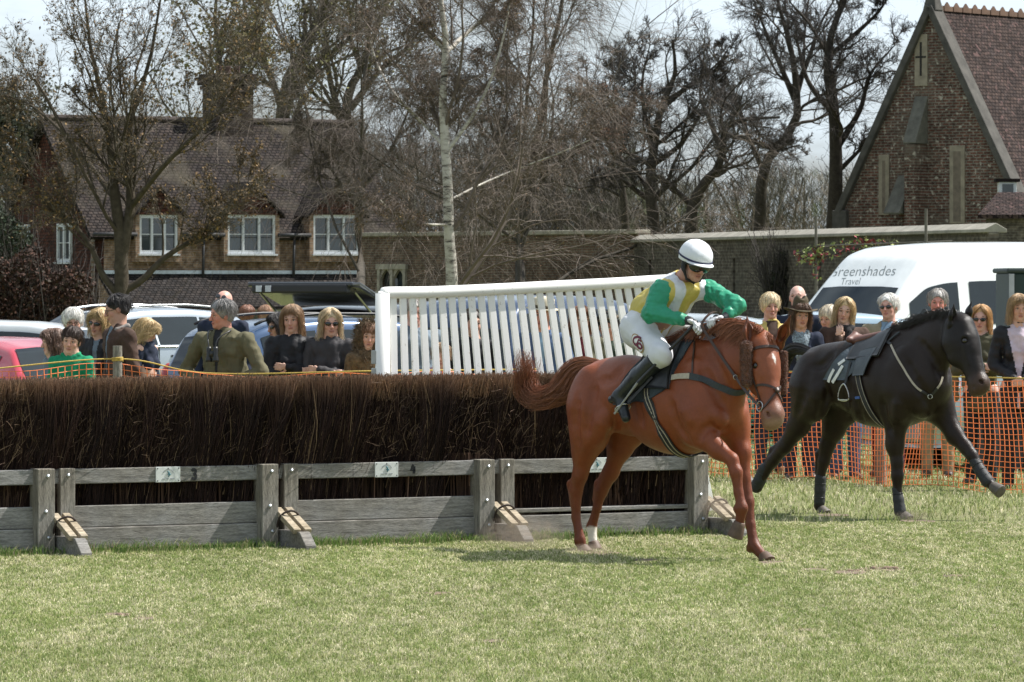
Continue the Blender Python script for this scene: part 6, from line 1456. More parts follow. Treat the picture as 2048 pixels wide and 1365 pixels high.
# oaks behind the wall
lv_oak = [dict(c=10, t0=.25, lf=.44, rf=.42, ang=.75, trop=.05, gn=.22, n=9), dict(c=8, t0=.15, lf=.62, rf=.5, ang=.7, trop=.05, gn=.22, n=8, rmin=.014), dict(c=8, t0=.12, lf=.62, rf=.5, ang=.7, trop=.04, gn=.2, n=6, rmin=.010), dict(c=9, t0=.1, lf=.75, rf=.55, ang=.65, trop=.03, gn=.2, n=5, rmin=.0065)]
def oak(label, Y, stems, seed, lv=lv_oak):
    tr = []
    for k, (pts, r0) in enumerate(stems):
        P = [W(x, y, Y + (k % 3 - 1) * 1.5 * (i / len(pts))) for i, (x, y) in enumerate(pts)]
        if k == 0: P[0][2] = -.1
        tr.append((P, list(np.linspace(r0 * .85, r0 * .13, len(P)))))
    return tree('oak', label, tr, lv, seed, bk_dark, tw_dark, None)
oak('dark bare oak behind the stone wall, left of the two taller oaks', 165, [([(1315, 560), (1310, 470), (1300, 380), (1310, 280), (1325, 210), (1350, 150), (1345, 80)], .30), ([(1300, 400), (1270, 380), (1230, 350), (1190, 360)], .14), ([(1312, 290), (1290, 230), (1285, 160), (1300, 90)], .13), ([(1320, 220), (1380, 170), (1430, 140), (1460, 90)], .13), ([(1305, 330), (1360, 290), (1400, 230), (1420, 180)], .13)], 21)
oak('crooked bare oak whose low limbs cross behind the middle of the wall', 160, [([(1395, 560), (1380, 460), (1400, 380), (1440, 330), (1450, 260), (1490, 240), (1560, 235)], .28), ([(1392, 420), (1350, 380), (1310, 350), (1240, 350)], .13), ([(1440, 300), (1420, 240), (1400, 190), (1410, 130)], .13), ([(1450, 270), (1500, 280), (1550, 300), (1600, 290)], .12)], 22)
oak('tall bare oak rising to the top of the picture behind the wall', 172, [([(1505, 560), (1520, 440), (1530, 330), (1590, 250), (1592, 170), (1580, 90), (1560, 20), (1540, -60)], .28), ([(1590, 200), (1560, 130), (1530, 60), (1500, -20)], .14), ([(1592, 180), (1620, 110), (1640, 50), (1680, -20)], .13), ([(1525, 340), (1500, 280), (1480, 220), (1460, 180)], .12)], 23)
oak('tall bare oak with a thick trunk close to the left edge of the gabled church', 168, [([(1650, 560), (1668, 450), (1672, 330), (1668, 220), (1655, 140), (1665, 60), (1690, 0), (1700, -60)], .36), ([(1672, 300), (1720, 220), (1740, 150), (1790, 90)], .15), ([(1668, 230), (1620, 170), (1600, 110), (1590, 40)], .14), ([(1662, 110), (1720, 60), (1760, 20), (1790, -30)], .12), ([(1670, 350), (1720, 300), (1760, 260)], .12)], 24)
oak('small twiggy oak in the gap above the end of the wall', 180, [([(1260, 560), (1250, 440), (1240, 340), (1225, 240), (1210, 160)], .22), ([(1240, 330), (1200, 260), (1180, 200), (1170, 120)], .11), ([(1240, 300), (1265, 220), (1270, 150), (1260, 100)], .10)], 25)
# tall ivy-green trees far behind the cottage
def farleaf(label, Y, stems, seed, cols, per=.9, size=.075, spread=.22, c=9):
    tr = []
    for k, (pts, r0) in enumerate(stems):
        P = [W(x, y, Y) for x, y in pts]; P[0][2] = 0 if k == 0 else P[0][2]; tr.append((P, list(np.linspace(r0 * .75, r0 * .15, len(P)))))
    return tree('leafing_tree', label, tr, [dict(c=c + 3, t0=.15, lf=.36, rf=.5, ang=.55, trop=.05, gn=.16, n=8), dict(c=8, t0=.12, lf=.55, rf=.5, ang=.55, trop=.0, gn=.2, n=6, rmin=.015), dict(c=8, t0=.1, lf=.6, rf=.5, ang=.6, trop=-.03, gn=.22, n=5, rmin=.01)], seed, bk_grey, tw_grey, dict(per=per, size=size, cols=cols, spread=spread, lo=1))
gc = [(.135, .13, .05), (.17, .15, .055), (.10, .10, .04), (.19, .165, .075)]
farleaf('tall tree with hanging olive-green foliage behind the cottage chimney', 195, [([(560, 400), (560, 240), (600, 120), (650, 0), (680, -80)], .35), ([(570, 240), (540, 150), (500, 60), (480, -40)], .22), ([(600, 140), (640, 40), (700, -20)], .2), ([(590, 180), (660, 110), (720, 60), (760, 10)], .2), ([(565, 260), (590, 160), (610, 60), (600, -60)], .22)], 31, gc)
farleaf('tall olive-green tree further right behind the ridge of the cottage', 200, [([(680, 400), (690, 240), (720, 140), (760, 40), (790, -60)], .35), ([(690, 260), (660, 160), (650, 60), (640, -60)], .22), ([(700, 220), (760, 140), (820, 90), (860, 20)], .2), ([(720, 130), (700, 60), (720, -60)], .18)], 32, gc)
farleaf('slender olive-green tree directly behind the brick chimney', 188, [([(430, 400), (425, 240), (440, 140), (430, 40), (440, -60)], .25), ([(428, 250), (470, 170), (500, 90), (520, 0)], .18)], 33, gc, per=4)
farleaf('grey-green bushy tree at the left edge behind the cottage gable', 190, [([(25, 480), (22, 380), (30, 300), (20, 240)], .2), ([(22, 400), (60, 330), (75, 270)], .12), ([(22, 400), (-10, 320), (-20, 260)], .12)], 34, [(.09, .095, .07), (.11, .11, .08)], per=4, size=.08, c=14)
# far-off wood closing the view between the trees
def wood(name, label, px0, px1, ytop, ybot, Y, n, cols, seed, size=.16, amp=30, amp2=0):
    rs = np.random.RandomState(seed); px = px0 + (px1 - px0) * rs.rand(n); top = ytop + amp * (gnoise(px, px * 0, 60., seed) - .5) * 2; py = top + (ybot - top) * rs.rand(n) ** .8; yy = Y + rs.rand(n) * 14
    c = np.stack([(px - 1024) / FPX * yy, yy, CAMH + (HOR - py) / FPX * yy], -1); a = rs.normal(size=(n, 3)); a /= np.linalg.norm(a, axis=1)[:, None]; b = np.cross(a, rs.normal(size=(n, 3))); b /= np.linalg.norm(b, axis=1)[:, None]
    s = (size * (.4 + rs.rand(n)))[:, None]; a[:, 2] = np.abs(a[:, 2]) + .6; V = np.stack([c - a * s * 2.2, c + b * s * .14, c + a * s * 2.2, c - b * s * .14], 1).reshape(-1, 3); k = np.arange(n) * 4
    nn = gnoise(px, py, 38., seed + 1); col = np.array(cols)[np.minimum((nn * len(cols)).astype(int), len(cols) - 1)] * (.6 + .8 * rs.rand(n, 1))
    # trunks
    nt = int((px1 - px0) / 16); tx = px0 + (px1 - px0) * rs.rand(nt); ty = Y + 7 + 8 * rs.rand(nt); P = []; 
    for x, y_ in zip(tx, ty): P.append(catmull([W(x, 620, y_), W(x + rs.normal() * 8, (ytop + ybot) / 2 + 20, y_), W(x + rs.normal() * 22, ytop + 10 * rs.rand(), y_)], 8))
    P = np.array(P); TV, TF = tubes(P, np.tile(np.linspace(.14, .04, 8), (nt, 1)), 5); g1, r1 = grow(P, np.tile(np.linspace(.14, .04, 8), (nt, 1)), 9, .3, .5, .4, .7, .05, .25, rs, 6); TV2, TF2 = tubes(g1, r1, 3)
    g2, r2 = grow(g1, r1, 5, .2, .6, .5, .7, .03, .3, rs, 5, rmin=.012); TV3, TF3 = tubes(g2, r2, 3)
    VV = np.vstack([V, TV, TV2, TV3]); n0, n1, n2 = len(V), len(V) + len(TV), len(V) + len(TV) + len(TV2)
    C = np.vstack([np.repeat(col, 4, 0), np.tile((.045, .038, .032), (len(TV) + len(TV2) + len(TV3), 1))])
    o = mesh(name, VV, np.vstack([np.stack([k, k + 1, k + 2, k + 3], -1), TF + n0, TF2 + n1, TF3 + n2]), leafm, None, C); o['kind'] = 'stuff'; return tag(o, label, 'woodland')
wood('far_wood', 'hazy far-off wood of bare brown trees behind the wall', 960, 1760, 350, 560, 215, 60000, [(.10, .085, .060), (.12, .10, .07), (.08, .075, .052), (.14, .12, .085), (.09, .10, .05)], 41, .09)
wood('far_wood', 'far-off wood seen behind the left edge of the cottage', -80, 160, 330, 560, 215, 5000, [(.06, .06, .05), (.08, .075, .06)], 42, .15)
wood('far_wood', 'dense brown twiggy wood behind the silver birch and right of the cottage roof', 690, 1270, 285, 560, 205, 52000, [(.085, .070, .055), (.10, .082, .064), (.07, .060, .048), (.085, .082, .056)], 43, .09, 60)
# beech hedge with old leaves, shrubs
def bush(name, label, px0, px1, y0, y1, Y, dep, n, cols, seed, size=.05):
    rs = np.random.RandomState(seed); a = W(px0, y0, Y); b = W(px1, y1, Y); root = empty(name, ((a[0] + b[0]) / 2, Y, terrain((a[0] + b[0]) / 2, Y)), 0, label, 'shrub')
    z0 = float(terrain(a[0], Y)); u = rs.rand(n); x = a[0] + (b[0] - a[0]) * u; top = a[2] * (.82 + .3 * gnoise(x, x * 0, .5, seed)) * (1 - .25 * np.abs(2 * u - 1) ** 3); z = z0 + (top - z0) * rs.rand(n) ** .75; y = Y + dep * (rs.rand(n) - .5)
    c = np.stack([x, y, z], -1) + rs.normal(size=(n, 3)) * .05; aa = rs.normal(size=(n, 3)); aa /= np.linalg.norm(aa, axis=1)[:, None]; bb_ = np.cross(aa, rs.normal(size=(n, 3))); bb_ /= np.linalg.norm(bb_, axis=1)[:, None]; s = (size * (.4 + rs.rand(n)))[:, None]
    V = np.stack([c - aa * s, c + bb_ * s * .6, c + aa * s, c - bb_ * s * .6], 1).reshape(-1, 3); k = np.arange(n) * 4
    mesh('foliage', V, np.stack([k, k + 1, k + 2, k + 3], -1), leafm, root, np.repeat(np.array(cols)[rs.randint(0, len(cols), n)] * (.5 + rs.rand(n, 1)), 4, 0))
    m = 60; P0 = np.stack([a[0] + (b[0] - a[0]) * rs.rand(m), Y + dep * (rs.rand(m) - .5), np.full(m, z0)], -1); P = P0[:, None] + np.linspace(0, 1, 6)[None, :, None] * (np.array([0, 0, a[2] - z0]) + rs.normal(size=(m, 1, 3)) * .3); g1, r1 = grow(P, np.tile(np.linspace(.02, .006, 6), (m, 1)), 6, .1, .5, .6, .6, .1, .25, rs, 5)
    V1, F1 = tubes(P, np.tile(np.linspace(.02, .006, 6), (m, 1)), 4); V2, F2 = tubes(g1, r1, 3); mesh('stems', np.vstack([V1, V2]), [F1, F2 + len(V1)], tw_dark, root)
bush('beech_hedge', 'dark red-brown beech hedge at the left edge in front of the cottage gable', -60, 180, 520, 640, 112, 3.0, 26000, [(.075, .036, .024), (.055, .030, .022), (.045, .034, .024)], 51)
bush('evergreen_bush', 'dark evergreen bush left of the beech hedge', -80, 62, 425, 560, 118, 2.5, 12000, [(.02, .032, .016), (.03, .04, .02)], 52)
bush('wall_shrub', 'dark climbing shrub growing against the stone wall left of the van', 1536, 1588, 505, 590, 115, .6, 2600, [(.03, .035, .02), (.045, .045, .025)], 53, .035)
# ============================================================ buildings
def brickmat(name, c1, c2, mort, sc, bw=.225, bh=.075, ms=.012, stain=None, dots=None):
    m, t, p = nodes(name); uv = t.nodes.new('ShaderNodeAttribute'); uv.attribute_name = 'UVW'
    b = t.nodes.new('ShaderNodeTexBrick'); b.inputs['Scale'].default_value = 1; b.inputs['Brick Width'].default_value = bw; b.inputs['Row Height'].default_value = bh; b.inputs['Mortar Size'].default_value = ms; b.inputs['Color1'].default_value = (*c1, 1); b.inputs['Color2'].default_value = (*c2, 1); b.inputs['Mortar'].default_value = (*mort, 1); b.inputs['Bias'].default_value = 0
    t.links.new(uv.outputs['Vector'], b.inputs['Vector']); n = t.nodes.new('ShaderNodeTexNoise'); n.inputs['Scale'].default_value = 1.1; n.inputs['Detail'].default_value = 6; n.inputs['Roughness'].default_value = .7; t.links.new(uv.outputs['Vector'], n.inputs['Vector'])
    v = ramp(t, n.outputs[0], [(.3, .6), (.7, 1.35)]); c = mixc(t, 1, b.outputs[0], v, 'MULTIPLY')
    n2 = t.nodes.new('ShaderNodeTexNoise'); n2.inputs['Scale'].default_value = 7; n2.inputs['Detail'].default_value = 4; t.links.new(uv.outputs['Vector'], n2.inputs['Vector']); c = mixc(t, 1, c, ramp(t, n2.outputs[0], [(.35, .6), (.65, 1.3)]), 'MULTIPLY')
    if stain:
        n3 = t.nodes.new('ShaderNodeTexNoise'); n3.inputs['Scale'].default_value = .55; n3.inputs['Detail'].default_value = 5; t.links.new(uv.outputs['Vector'], n3.inputs['Vector']); c = mixc(t, ramp(t, n3.outputs[0], [(.50, 0.0), (.66, .75)]), c, stain)
    if dots:
        n4 = t.nodes.new('ShaderNodeTexNoise'); n4.inputs['Scale'].default_value = 5.5; n4.inputs['Detail'].default_value = 3; t.links.new(uv.outputs['Vector'], n4.inputs['Vector']); c = mixc(t, ramp(t, n4.outputs[0], [(.60, 0.0), (.68, .8)]), c, dots)
    t.links.new(c, p.inputs['Base Color']); p.inputs['Roughness'].default_value = .92; p.inputs['Specular IOR Level'].default_value = .1
    bp = t.nodes.new('ShaderNodeBump'); bp.inputs['Strength'].default_value = .6; bp.inputs['Distance'].default_value = .02; t.links.new(b.outputs['Fac'], bp.inputs['Height']); bp.invert = True; t.links.new(bp.outputs[0], p.inputs['Normal']); return m
class Pl:
    """planar frame: origin, unit u (right), unit v (up along the surface)"""
    def __init__(s, o, u, v): s.o = np.array(o, float); s.u = nrm(u); s.v = nrm(v); s.n = np.cross(s.u, s.v)
    def p(s, a, b, d=0): return s.o + s.u * a + s.v * b + s.n * d
def setuvw(o, pl):
    me = o.data; co = np.zeros(len(me.vertices) * 3); me.vertices.foreach_get('co', co); co = co.reshape(-1, 3); Mw = np.array(wmat(o)); wco = co @ Mw[:3, :3].T + Mw[:3, 3]; d = wco - pl.o
    a = me.attributes.new('UVW', 'FLOAT_VECTOR', 'POINT'); a.data.foreach_set('vector', np.stack([d @ pl.u, d @ pl.v, d @ pl.n], -1).astype(np.float32).ravel())
def slab(name, m, parent, pl, poly, th=.2):
    mb = MB(); mb.prism([pl.p(a, b) for a, b in poly], -pl.n * th); o = mb.build(name, m, parent); setuvw(o, pl); return o
def holewall(name, m, parent, pl, W_, H_, holes, th=.25):
    """rectangular wall with openings (a0,b0,a1,b1), reveals included"""
    xs = sorted({0, W_, *[h[0] for h in holes], *[h[2] for h in holes]}); ys = sorted({0, H_, *[h[1] for h in holes], *[h[3] for h in holes]}); V = []; F = []
    for i in range(len(xs) - 1):
        for j in range(len(ys) - 1):
            cx, cy = (xs[i] + xs[i + 1]) / 2, (ys[j] + ys[j + 1]) / 2
            if any(h[0] < cx < h[2] and h[1] < cy < h[3] for h in holes): continue
            k = len(V); V += [pl.p(xs[i], ys[j]), pl.p(xs[i + 1], ys[j]), pl.p(xs[i + 1], ys[j + 1]), pl.p(xs[i], ys[j + 1])]; F.append([k, k + 1, k + 2, k + 3])
    for h in holes + [(0, 0, W_, H_)]:
        c = [(h[0], h[1]), (h[2], h[1]), (h[2], h[3]), (h[0], h[3])]
        for q in range(4):
            a, b = c[q], c[(q + 1) % 4]; k = len(V); V += [pl.p(*a), pl.p(*b), pl.p(*b, -th), pl.p(*a, -th)]; F.append([k, k + 1, k + 2, k + 3])
    o = mesh(name, V, F, m, parent); setuvw(o, pl); return o
wframe = mat('window_white', (.54, .56, .58), .6, .1, 10); pane_m = M('window_glass', (.035, .045, .05), .08, .3, 1.5, spec=.9); curt = M('curtain', (.42, .38, .30), .9, .3, 6)
def casement(parent, pl, a0, b0, a1, b1, n, bars=2, lab=None, d=-.06):
    mb = MB(); Mx = np.array([pl.u, pl.v, pl.n]).T; t = .07; w_, h_ = a1 - a0, b1 - b0
    for (ca, cb, sa, sb) in ((w_ / 2, t / 2, w_, t), (w_ / 2, h_ - t / 2, w_, t), (t / 2, h_ / 2, t, h_ - 2 * t), (w_ - t / 2, h_ / 2, t, h_ - 2 * t)): mb.box(pl.p(a0 + ca, b0 + cb, d), (sa, sb, .08), Mx)
    for i in range(1, n): mb.box(pl.p(a0 + w_ * i / n, b0 + h_ / 2, d), (.07, h_ - 2 * t, .075), Mx)
    for i in range(n):
        for j in range(1, bars): mb.box(pl.p(a0 + w_ * (i + .5) / n, b0 + h_ * j / bars, d - .01), (w_ / n - .08, .028, .04), Mx)
        mb.box(pl.p(a0 + w_ * (i + .5) / n, b0 + t + .02, d + .006), (w_ / n - .07, .03, .06), Mx); mb.box(pl.p(a0 + w_ * (i + .5) / n, b0 + h_ - t - .02, d + .006), (w_ / n - .07, .03, .06), Mx)
    mb.box(pl.p(a0 + w_ / 2, b0 - .03, d + .06), (w_ + .1, .05, .16), Mx)
    f = mb.build('window', wframe, parent); g = MB(); g.box(pl.p(a0 + w_ / 2, b0 + h_ / 2, d - .05), (w_ - .04, h_ - .04, .02), Mx); g.build('pane', pane_m, f)
    g = MB(); g.box(pl.p(a0 + w_ * .22, b0 + h_ / 2, d - .12), (w_ * .28, h_ - .1, .02), Mx); g.box(pl.p(a0 + w_ * .80, b0 + h_ / 2, d - .12), (w_ * .24, h_ - .1, .02), Mx); g.build('curtain', curt, f); return f
al = R(30); u = np.array([math.cos(al), math.sin(al), 0]); v = np.array([-math.sin(al), math.cos(al), 0]); Z = np.array([0, 0, 1.])
P0 = W(190, 0, 150); P0[2] = -.3; Lc = 10.6; Dc = 7.0
cot = empty('cottage', P0, al, 'long brick cottage with dark tiled roof, white casements and a broad chimney', 'house')
br_tan = brickmat('cottage_brick', (.26, .17, .11), (.18, .115, .08), (.25, .22, .185), 1, ms=.008); br_red = brickmat('tile_hanging', (.085, .032, .022), (.055, .026, .022), (.022, .014, .012), 1, .16, .10, .012)
tile = brickmat('roof_tiles', (.062, .048, .041), (.038, .033, .032), (.012, .010, .010), 1, .17, .125, .022, stain=(.075, .066, .05)); tile2 = brickmat('porch_tiles', (.048, .040, .036), (.032, .030, .030), (.010, .009, .009), 1, .17, .12, .02)
EZ, RZ = 3.40, 6.95
F_ = Pl(P0, u, Z); ehF = EZ - P0[2]
wins = []
pxu = lambda px: ((px - 1024) / FPX * 150 - P0[0]) / (u[0] - (px - 1024) / FPX * u[1]) * 1.0
zf = lambda py, a: CAMH + (HOR - py) / FPX * (150 + a * u[1])
holes = []
for x0, x1 in ((270, 346), (446, 541), (617, 709)):
    a0, a1 = pxu(x0), pxu(x1); holes.append((a0, zf(508, a0) - P0[2], a1, min(zf(430, a0) - P0[2], 99)))
topH = max(h[3] for h in holes) + .05
low_h = [(pxu(452) + .0, .9, pxu(540), 1.75), (pxu(560), .9, pxu(712), 1.75)]
holewall('wall', br_tan, cot, F_, Lc, ehF, [(h[0], h[1], h[2], ehF) for h in holes], .3)
for k, h in enumerate(holes):
    DP = Pl(F_.p(0, 0, .34), u, Z); casement(cot, DP, *h, 3, 2)
    for x0_, x1_, y0_, y1_ in ((h[0] - .14, h[0], h[1] - .25, h[3]), (h[1 - 1] * 0 + h[2], h[2] + .14, h[1] - .25, h[3]), (h[0], h[2], h[1] - .25, h[1] - .03)): slab('dormer_wall', br_tan, cot, DP, [(x0_, y0_), (x1_, y0_), (x1_, y1_), (x0_, y1_)], .40)
    # tile-hung gablet over the window with its own little roof
    am = (h[0] + h[2]) / 2; hw = (h[2] - h[0]) / 2 + .12; zt = h[3]
    g_ = slab('dormer_gable', br_red, cot, Pl(F_.p(0, 0, .37), u, Z), [(am - hw, zt), (am + hw, zt), (am + .03, zt + hw * .98), (am - .03, zt + hw * .98)], .15)
    if zt > ehF: 
        for s in (-1, 1): slab('dormer_cheek', br_tan, cot, Pl(F_.p(am + s * (hw - .06), 0, .0), u, Z), [(-.05, ehF), (.05, ehF), (.05, zt), (-.05, zt)], .2)
    apex = F_.p(am, zt + hw * 1.02, .50)
    for s in (-1, 1):
        e = F_.p(am + s * (hw + .16), zt - .10, .50); back = v * 2.6
        mb = MB(); mb.prism([e, apex, apex + back, e + back], np.array([0, 0, .07])); o = mb.build('dormer_roof', tile, cot); setuvw(o, Pl(e, v, nrm(apex - e)))
# main roof
for s in (0, 1):
    e0 = P0 * [1, 1, 0] + Z * EZ + (v * -.25 if s == 0 else v * (Dc + .25)) - Z * .18 - u * .25; r0 = P0 * [1, 1, 0] + Z * RZ + v * Dc / 2 - u * .25
    pl = Pl(e0, u if s == 0 else -u, nrm(r0 - e0)); L_ = np.linalg.norm(r0 - e0); mb = MB(); q = [e0, e0 + u * (Lc + .5), r0 + u * (Lc + .5), r0]; mb.prism(q, -np.cross(u, nrm(r0 - e0)) * .12 if s == 0 else np.cross(u, nrm(r0 - e0)) * .12)
    o = mb.build('roof', tile, cot); setuvw(o, pl)
mb = MB(); 
for i in range(38): c = P0 * [1, 1, 0] + Z * (RZ + .05) + v * Dc / 2 - u * .25 + u * (i * .295); mb.tube([c, c + u * .28], .10, 8)
mb.build('ridge_tiles', M('ridge', (.06, .045, .04), .9, .4, 3), cot)
# gable end
G_ = Pl(P0 + v * Dc, -v, Z)
slab('gable_wall', br_red, cot, G_, [(0, 0), (Dc, 0), (Dc, ehF - .1), (Dc / 2, RZ - P0[2] - .15), (0, ehF - .1)], .3)
for a0 in (4.35, 1.2): casement(cot, Pl(G_.p(0, 0, .10), -v, Z), a0, 2.75, a0 + 1.0, 3.95, 2, 2)
mb = MB()
for s in (0, 1): mb.beam(G_.p(0 if s else Dc, ehF - .12, .12), G_.p(Dc / 2, RZ - P0[2] - .05, .12), .06, .22, up=-u)
mb.build('bargeboard', M('bargeboard', (.05, .04, .035), .9), cot)
slab('end_wall', br_tan, cot, Pl(P0 + u * Lc, v, Z), [(0, 0), (Dc, 0), (Dc, ehF - .1), (Dc / 2, RZ - P0[2] - .15), (0, ehF - .1)], .3)
slab('rear_wall', br_tan, cot, Pl(P0 + u * Lc + v * Dc, -u, Z), [(0, 0), (Lc, 0), (Lc, ehF), (0, ehF)], .3)
# gutter, downpipes
mb = MB(); mb.tube([F_.p(-.2, ehF - .10, .33), F_.p(pxu(265), ehF - .10, .33)], .06, 8); mb.tube([F_.p(pxu(352), ehF - .10, .33), F_.p(pxu(440), ehF - .10, .33)], .06, 8); mb.tube([F_.p(pxu(546), ehF - .10, .33), F_.p(pxu(612), ehF - .10, .33)], .06, 8); mb.tube([F_.p(pxu(714), ehF - .10, .33), F_.p(Lc, ehF - .10, .33)], .06, 8)
mb.tube([F_.p(pxu(583), ehF - .15, .20), F_.p(pxu(583), 1.9, .12)], .045, 8); mb.tube([F_.p(pxu(402), ehF - .15, .20), F_.p(pxu(402), 1.9, .12)], .045, 8); each(mb, 'gutter', M('cast_iron', (.02, .02, .022), .6), cot, smooth=True)
# lean-to along the front
zl = zf(548, 4) - P0[2]; e = F_.p(.1, zl - 1.02, 1.45); t_ = F_.p(.1, zl, .02); mb = MB(); mb.prism([e, e + u * (Lc - .2), t_ + u * (Lc - .2), t_], np.array([0, 0, -.10])); o = mb.build('porch_roof', tile2, cot); setuvw(o, Pl(e, u, nrm(t_ - e)))
mb = MB(); mb.box(F_.p(Lc / 2, zl + .05, .05), (Lc - .2, .11, .06), np.array([u, Z, F_.n]).T); mb.build('lead_flashing', M('flashing', (.50, .56, .62), .5), cot)
PF = Pl(P0 + F_.n * 1.25, u, Z); lw = [(pxu(452) + 0.1, .75, pxu(540), zl - 1.06), (pxu(555), .75, pxu(632), zl - 1.06), (pxu(640), .75, pxu(716), zl - 1.06)]
holewall('porch_wall', br_tan, cot, PF, Lc - .2, zl - 1.0, lw, .2)
for h in lw: casement(cot, PF, *h, 2, 1)
for a_ in (0.0, Lc - .3): slab('porch_side', br_tan, cot, Pl(P0 + u * (a_ + .1), -F_.n * -1, Z), [(0, 0), (1.25, 0), (1.25, zl - 1.05), (0, zl - .1)], .2)
# chimney
cc = P0 * [1, 1, 0] + v * Dc / 2 + u * pxu(556); cz = 6.3; cm = brickmat('chimney_brick', (.060, .042, .034), (.042, .032, .028), (.07, .06, .055), 1); Mx = np.array([u, v, Z]).T
ch = MB(); ch.box(cc + Z * (cz + .85), (1.35, .95, 2.1), Mx); o = ch.build('chimney', cm, cot); setuvw(o, Pl(cc, u, Z))
ch = MB()
for k, (w2, z2, h2) in enumerate(((1.46, 8.05, .12), (1.60, 8.20, .14), (1.74, 8.33, .10), (1.5, 8.44, .10))): ch.box(cc + Z * (z2 + .0), (w2, w2 * .78, h2), Mx)
o2 = ch.build('chimney_corbel', cm, cot); setuvw(o2, Pl(cc, u, Z)); mb = MB()
for dx in (-.32, 0, .32): mb.lathe([(.12, 0), (.10, .12), (.12, .24), (.08, .25)], cc + u * dx + Z * 8.49, Z, 10)
mb.build('chimney_pot', M('pot', (.09, .05, .04), .9), cot)
# lower range right of the cottage with a mullioned window
st_ = mat('dressed_stone', (.30, .275, .22), .9, .35, 4, bmp=.4); rub = brickmat('old_wall', (.125, .105, .082), (.085, .072, .060), (.15, .135, .11), 1, .24, .08, .014, stain=(.07, .068, .055)); 
Q0 = W(722, 0, 146); Q0[2] = -.2; Q1 = W(1285, 0, 137); Q1[2] = -.2; qu = nrm(Q1 - Q0); QL = np.linalg.norm(Q1 - Q0); rg = empty('garden_wall', Q0, 0, 'high brick wall with a twin-arched stone window, running right from the cottage behind the birches', 'wall'); QP = Pl(Q0, qu, Z)
H1 = CAMH + (HOR - 470) / FPX * 140 + .2; tb = brickmat('range_brick', (.15, .095, .068), (.10, .066, .05), (.16, .14, .11), 1)
wa = .92; wz = CAMH + (HOR - 582) / FPX * 145 + .2
holewall('wall', tb, rg, QP, QL, H1, [(wa, wz, wa + 1.08, wz + .62)], .4)
mb = MB(); Mx = np.array([qu, Z, QP.n]).T
for dx, sx in ((-.04, .12), (.54, .12), (1.12, .12)): mb.box(QP.p(wa + dx, wz + .31, .02), (sx, .70, .12), Mx)
mb.box(QP.p(wa + .54, wz + .72, .03), (1.36, .16, .14), Mx); mb.box(QP.p(wa + .54, wz - .05, .04), (1.36, .10, .16), Mx)
for cx in (.25, .83):
    for s in (-1, 1): mb.prism([QP.p(wa + cx + s * .235, wz + .36, .02), QP.p(wa + cx + s * .235, wz + .64, .02), QP.p(wa + cx, wz + .64, .02), QP.p(wa + cx + s * .10, wz + .56, .02), QP.p(wa + cx + s * .19, wz + .46, .02)][::s], -QP.n * .10)
wn = mb.build('window', st_, rg); mb = MB(); mb.box(QP.p(wa + .54, wz + .3, -.15), (1.1, .62, .02), Mx); mb.build('pane', pane_m, wn)
mb = MB(); 
for i in range(int(QL / .6)): mb.box(QP.p(i * .6 + .3, H1 + .06, -.18), (.585, .12, .62), Mx)
mb.build('coping', st_, rg, bevel=.02)
# long stone-coped wall in front of the church
A0 = W(1268, 0, 128); A1 = W(1978, 0, 101); A0[2] = A1[2] = .3; au = nrm(A1 - A0); AL = np.linalg.norm(A1 - A0); gw = empty('garden_wall', A0, 0, 'long grey brick wall with pale sloping coping and narrow niches in front of the church', 'wall'); AP = Pl(A0, au, Z); H2 = 3.0 - .3 - .12
nic = []
for px in (1300, 1405, 1468, 1532, 1640, 1700, 1760, 1830, 1900):
    d = ray(px, 0)[:2]; s = np.linalg.solve(np.array([[d[0], -au[0]], [d[1], -au[1]]]), A0[:2]); a = s[1]; nic.append((a - .11, 1.30, a + .11, 2.12))
holewall('wall', rub, gw, AP, AL, H2, nic, .22)
mb = MB(); Mx = np.array([au, Z, AP.n]).T
for h in nic: mb.box(AP.p((h[0] + h[2]) / 2, (h[1] + h[3]) / 2, -.22), (.3, .9, .04), Mx)
mb.build('niche_back', M('niche', (.07, .065, .055), .95, .3, 6), gw)
mb = MB(); n = int(AL / .75)
for i in range(n):
    a = AL * i / n; b = AL * (i + 1) / n - .012; mb.prism([AP.p(a, H2, .10), AP.p(a, H2 + .07, .10), AP.p(a, H2 + .20, -.16), AP.p(a, H2 + .07, -.40), AP.p(a, H2, -.40)], au * (b - a))
mb.build('coping', mat('coping_stone', (.29, .27, .225), .9, .3, 2.5, bmp=.4), gw, bevel=.012)
# church gable and roof
cw = nrm([.60, .80, 0]); cu = nrm([.80, -.60, 0]); Yc = 158.0; ap = W(1862, 22, Yc); lf_ = W(1697, 412, Yc); half = (ap[0] - lf_[0]) / cu[0]; CE = lf_[2]; CR = ap[2]
g0 = ap - cu * half; g0[2] = .8; church = empty('church', g0, 0, 'brick church with a steep gable, cross-shaped slit and red-brown tiled roof at the right', 'church'); CP = Pl(g0, cu, Z)
cb = brickmat('church_brick', (.135, .062, .045), (.082, .046, .038), (.17, .15, .125), 1, .26, .095, .020, stain=(.12, .10, .08), dots=(.42, .39, .33))
e_ = CE - g0[2]; r_ = CR - g0[2]
slab('gable_wall', cb, church, CP, [(0, 0), (2 * half, 0), (2 * half, e_), (half, r_), (0, e_)], .5)
ctile = brickmat('church_tiles', (.066, .046, .039), (.046, .036, .034), (.018, .013, .013), 1, .19, .13, .018, dots=(.13, .08, .075)); LN = 16.0
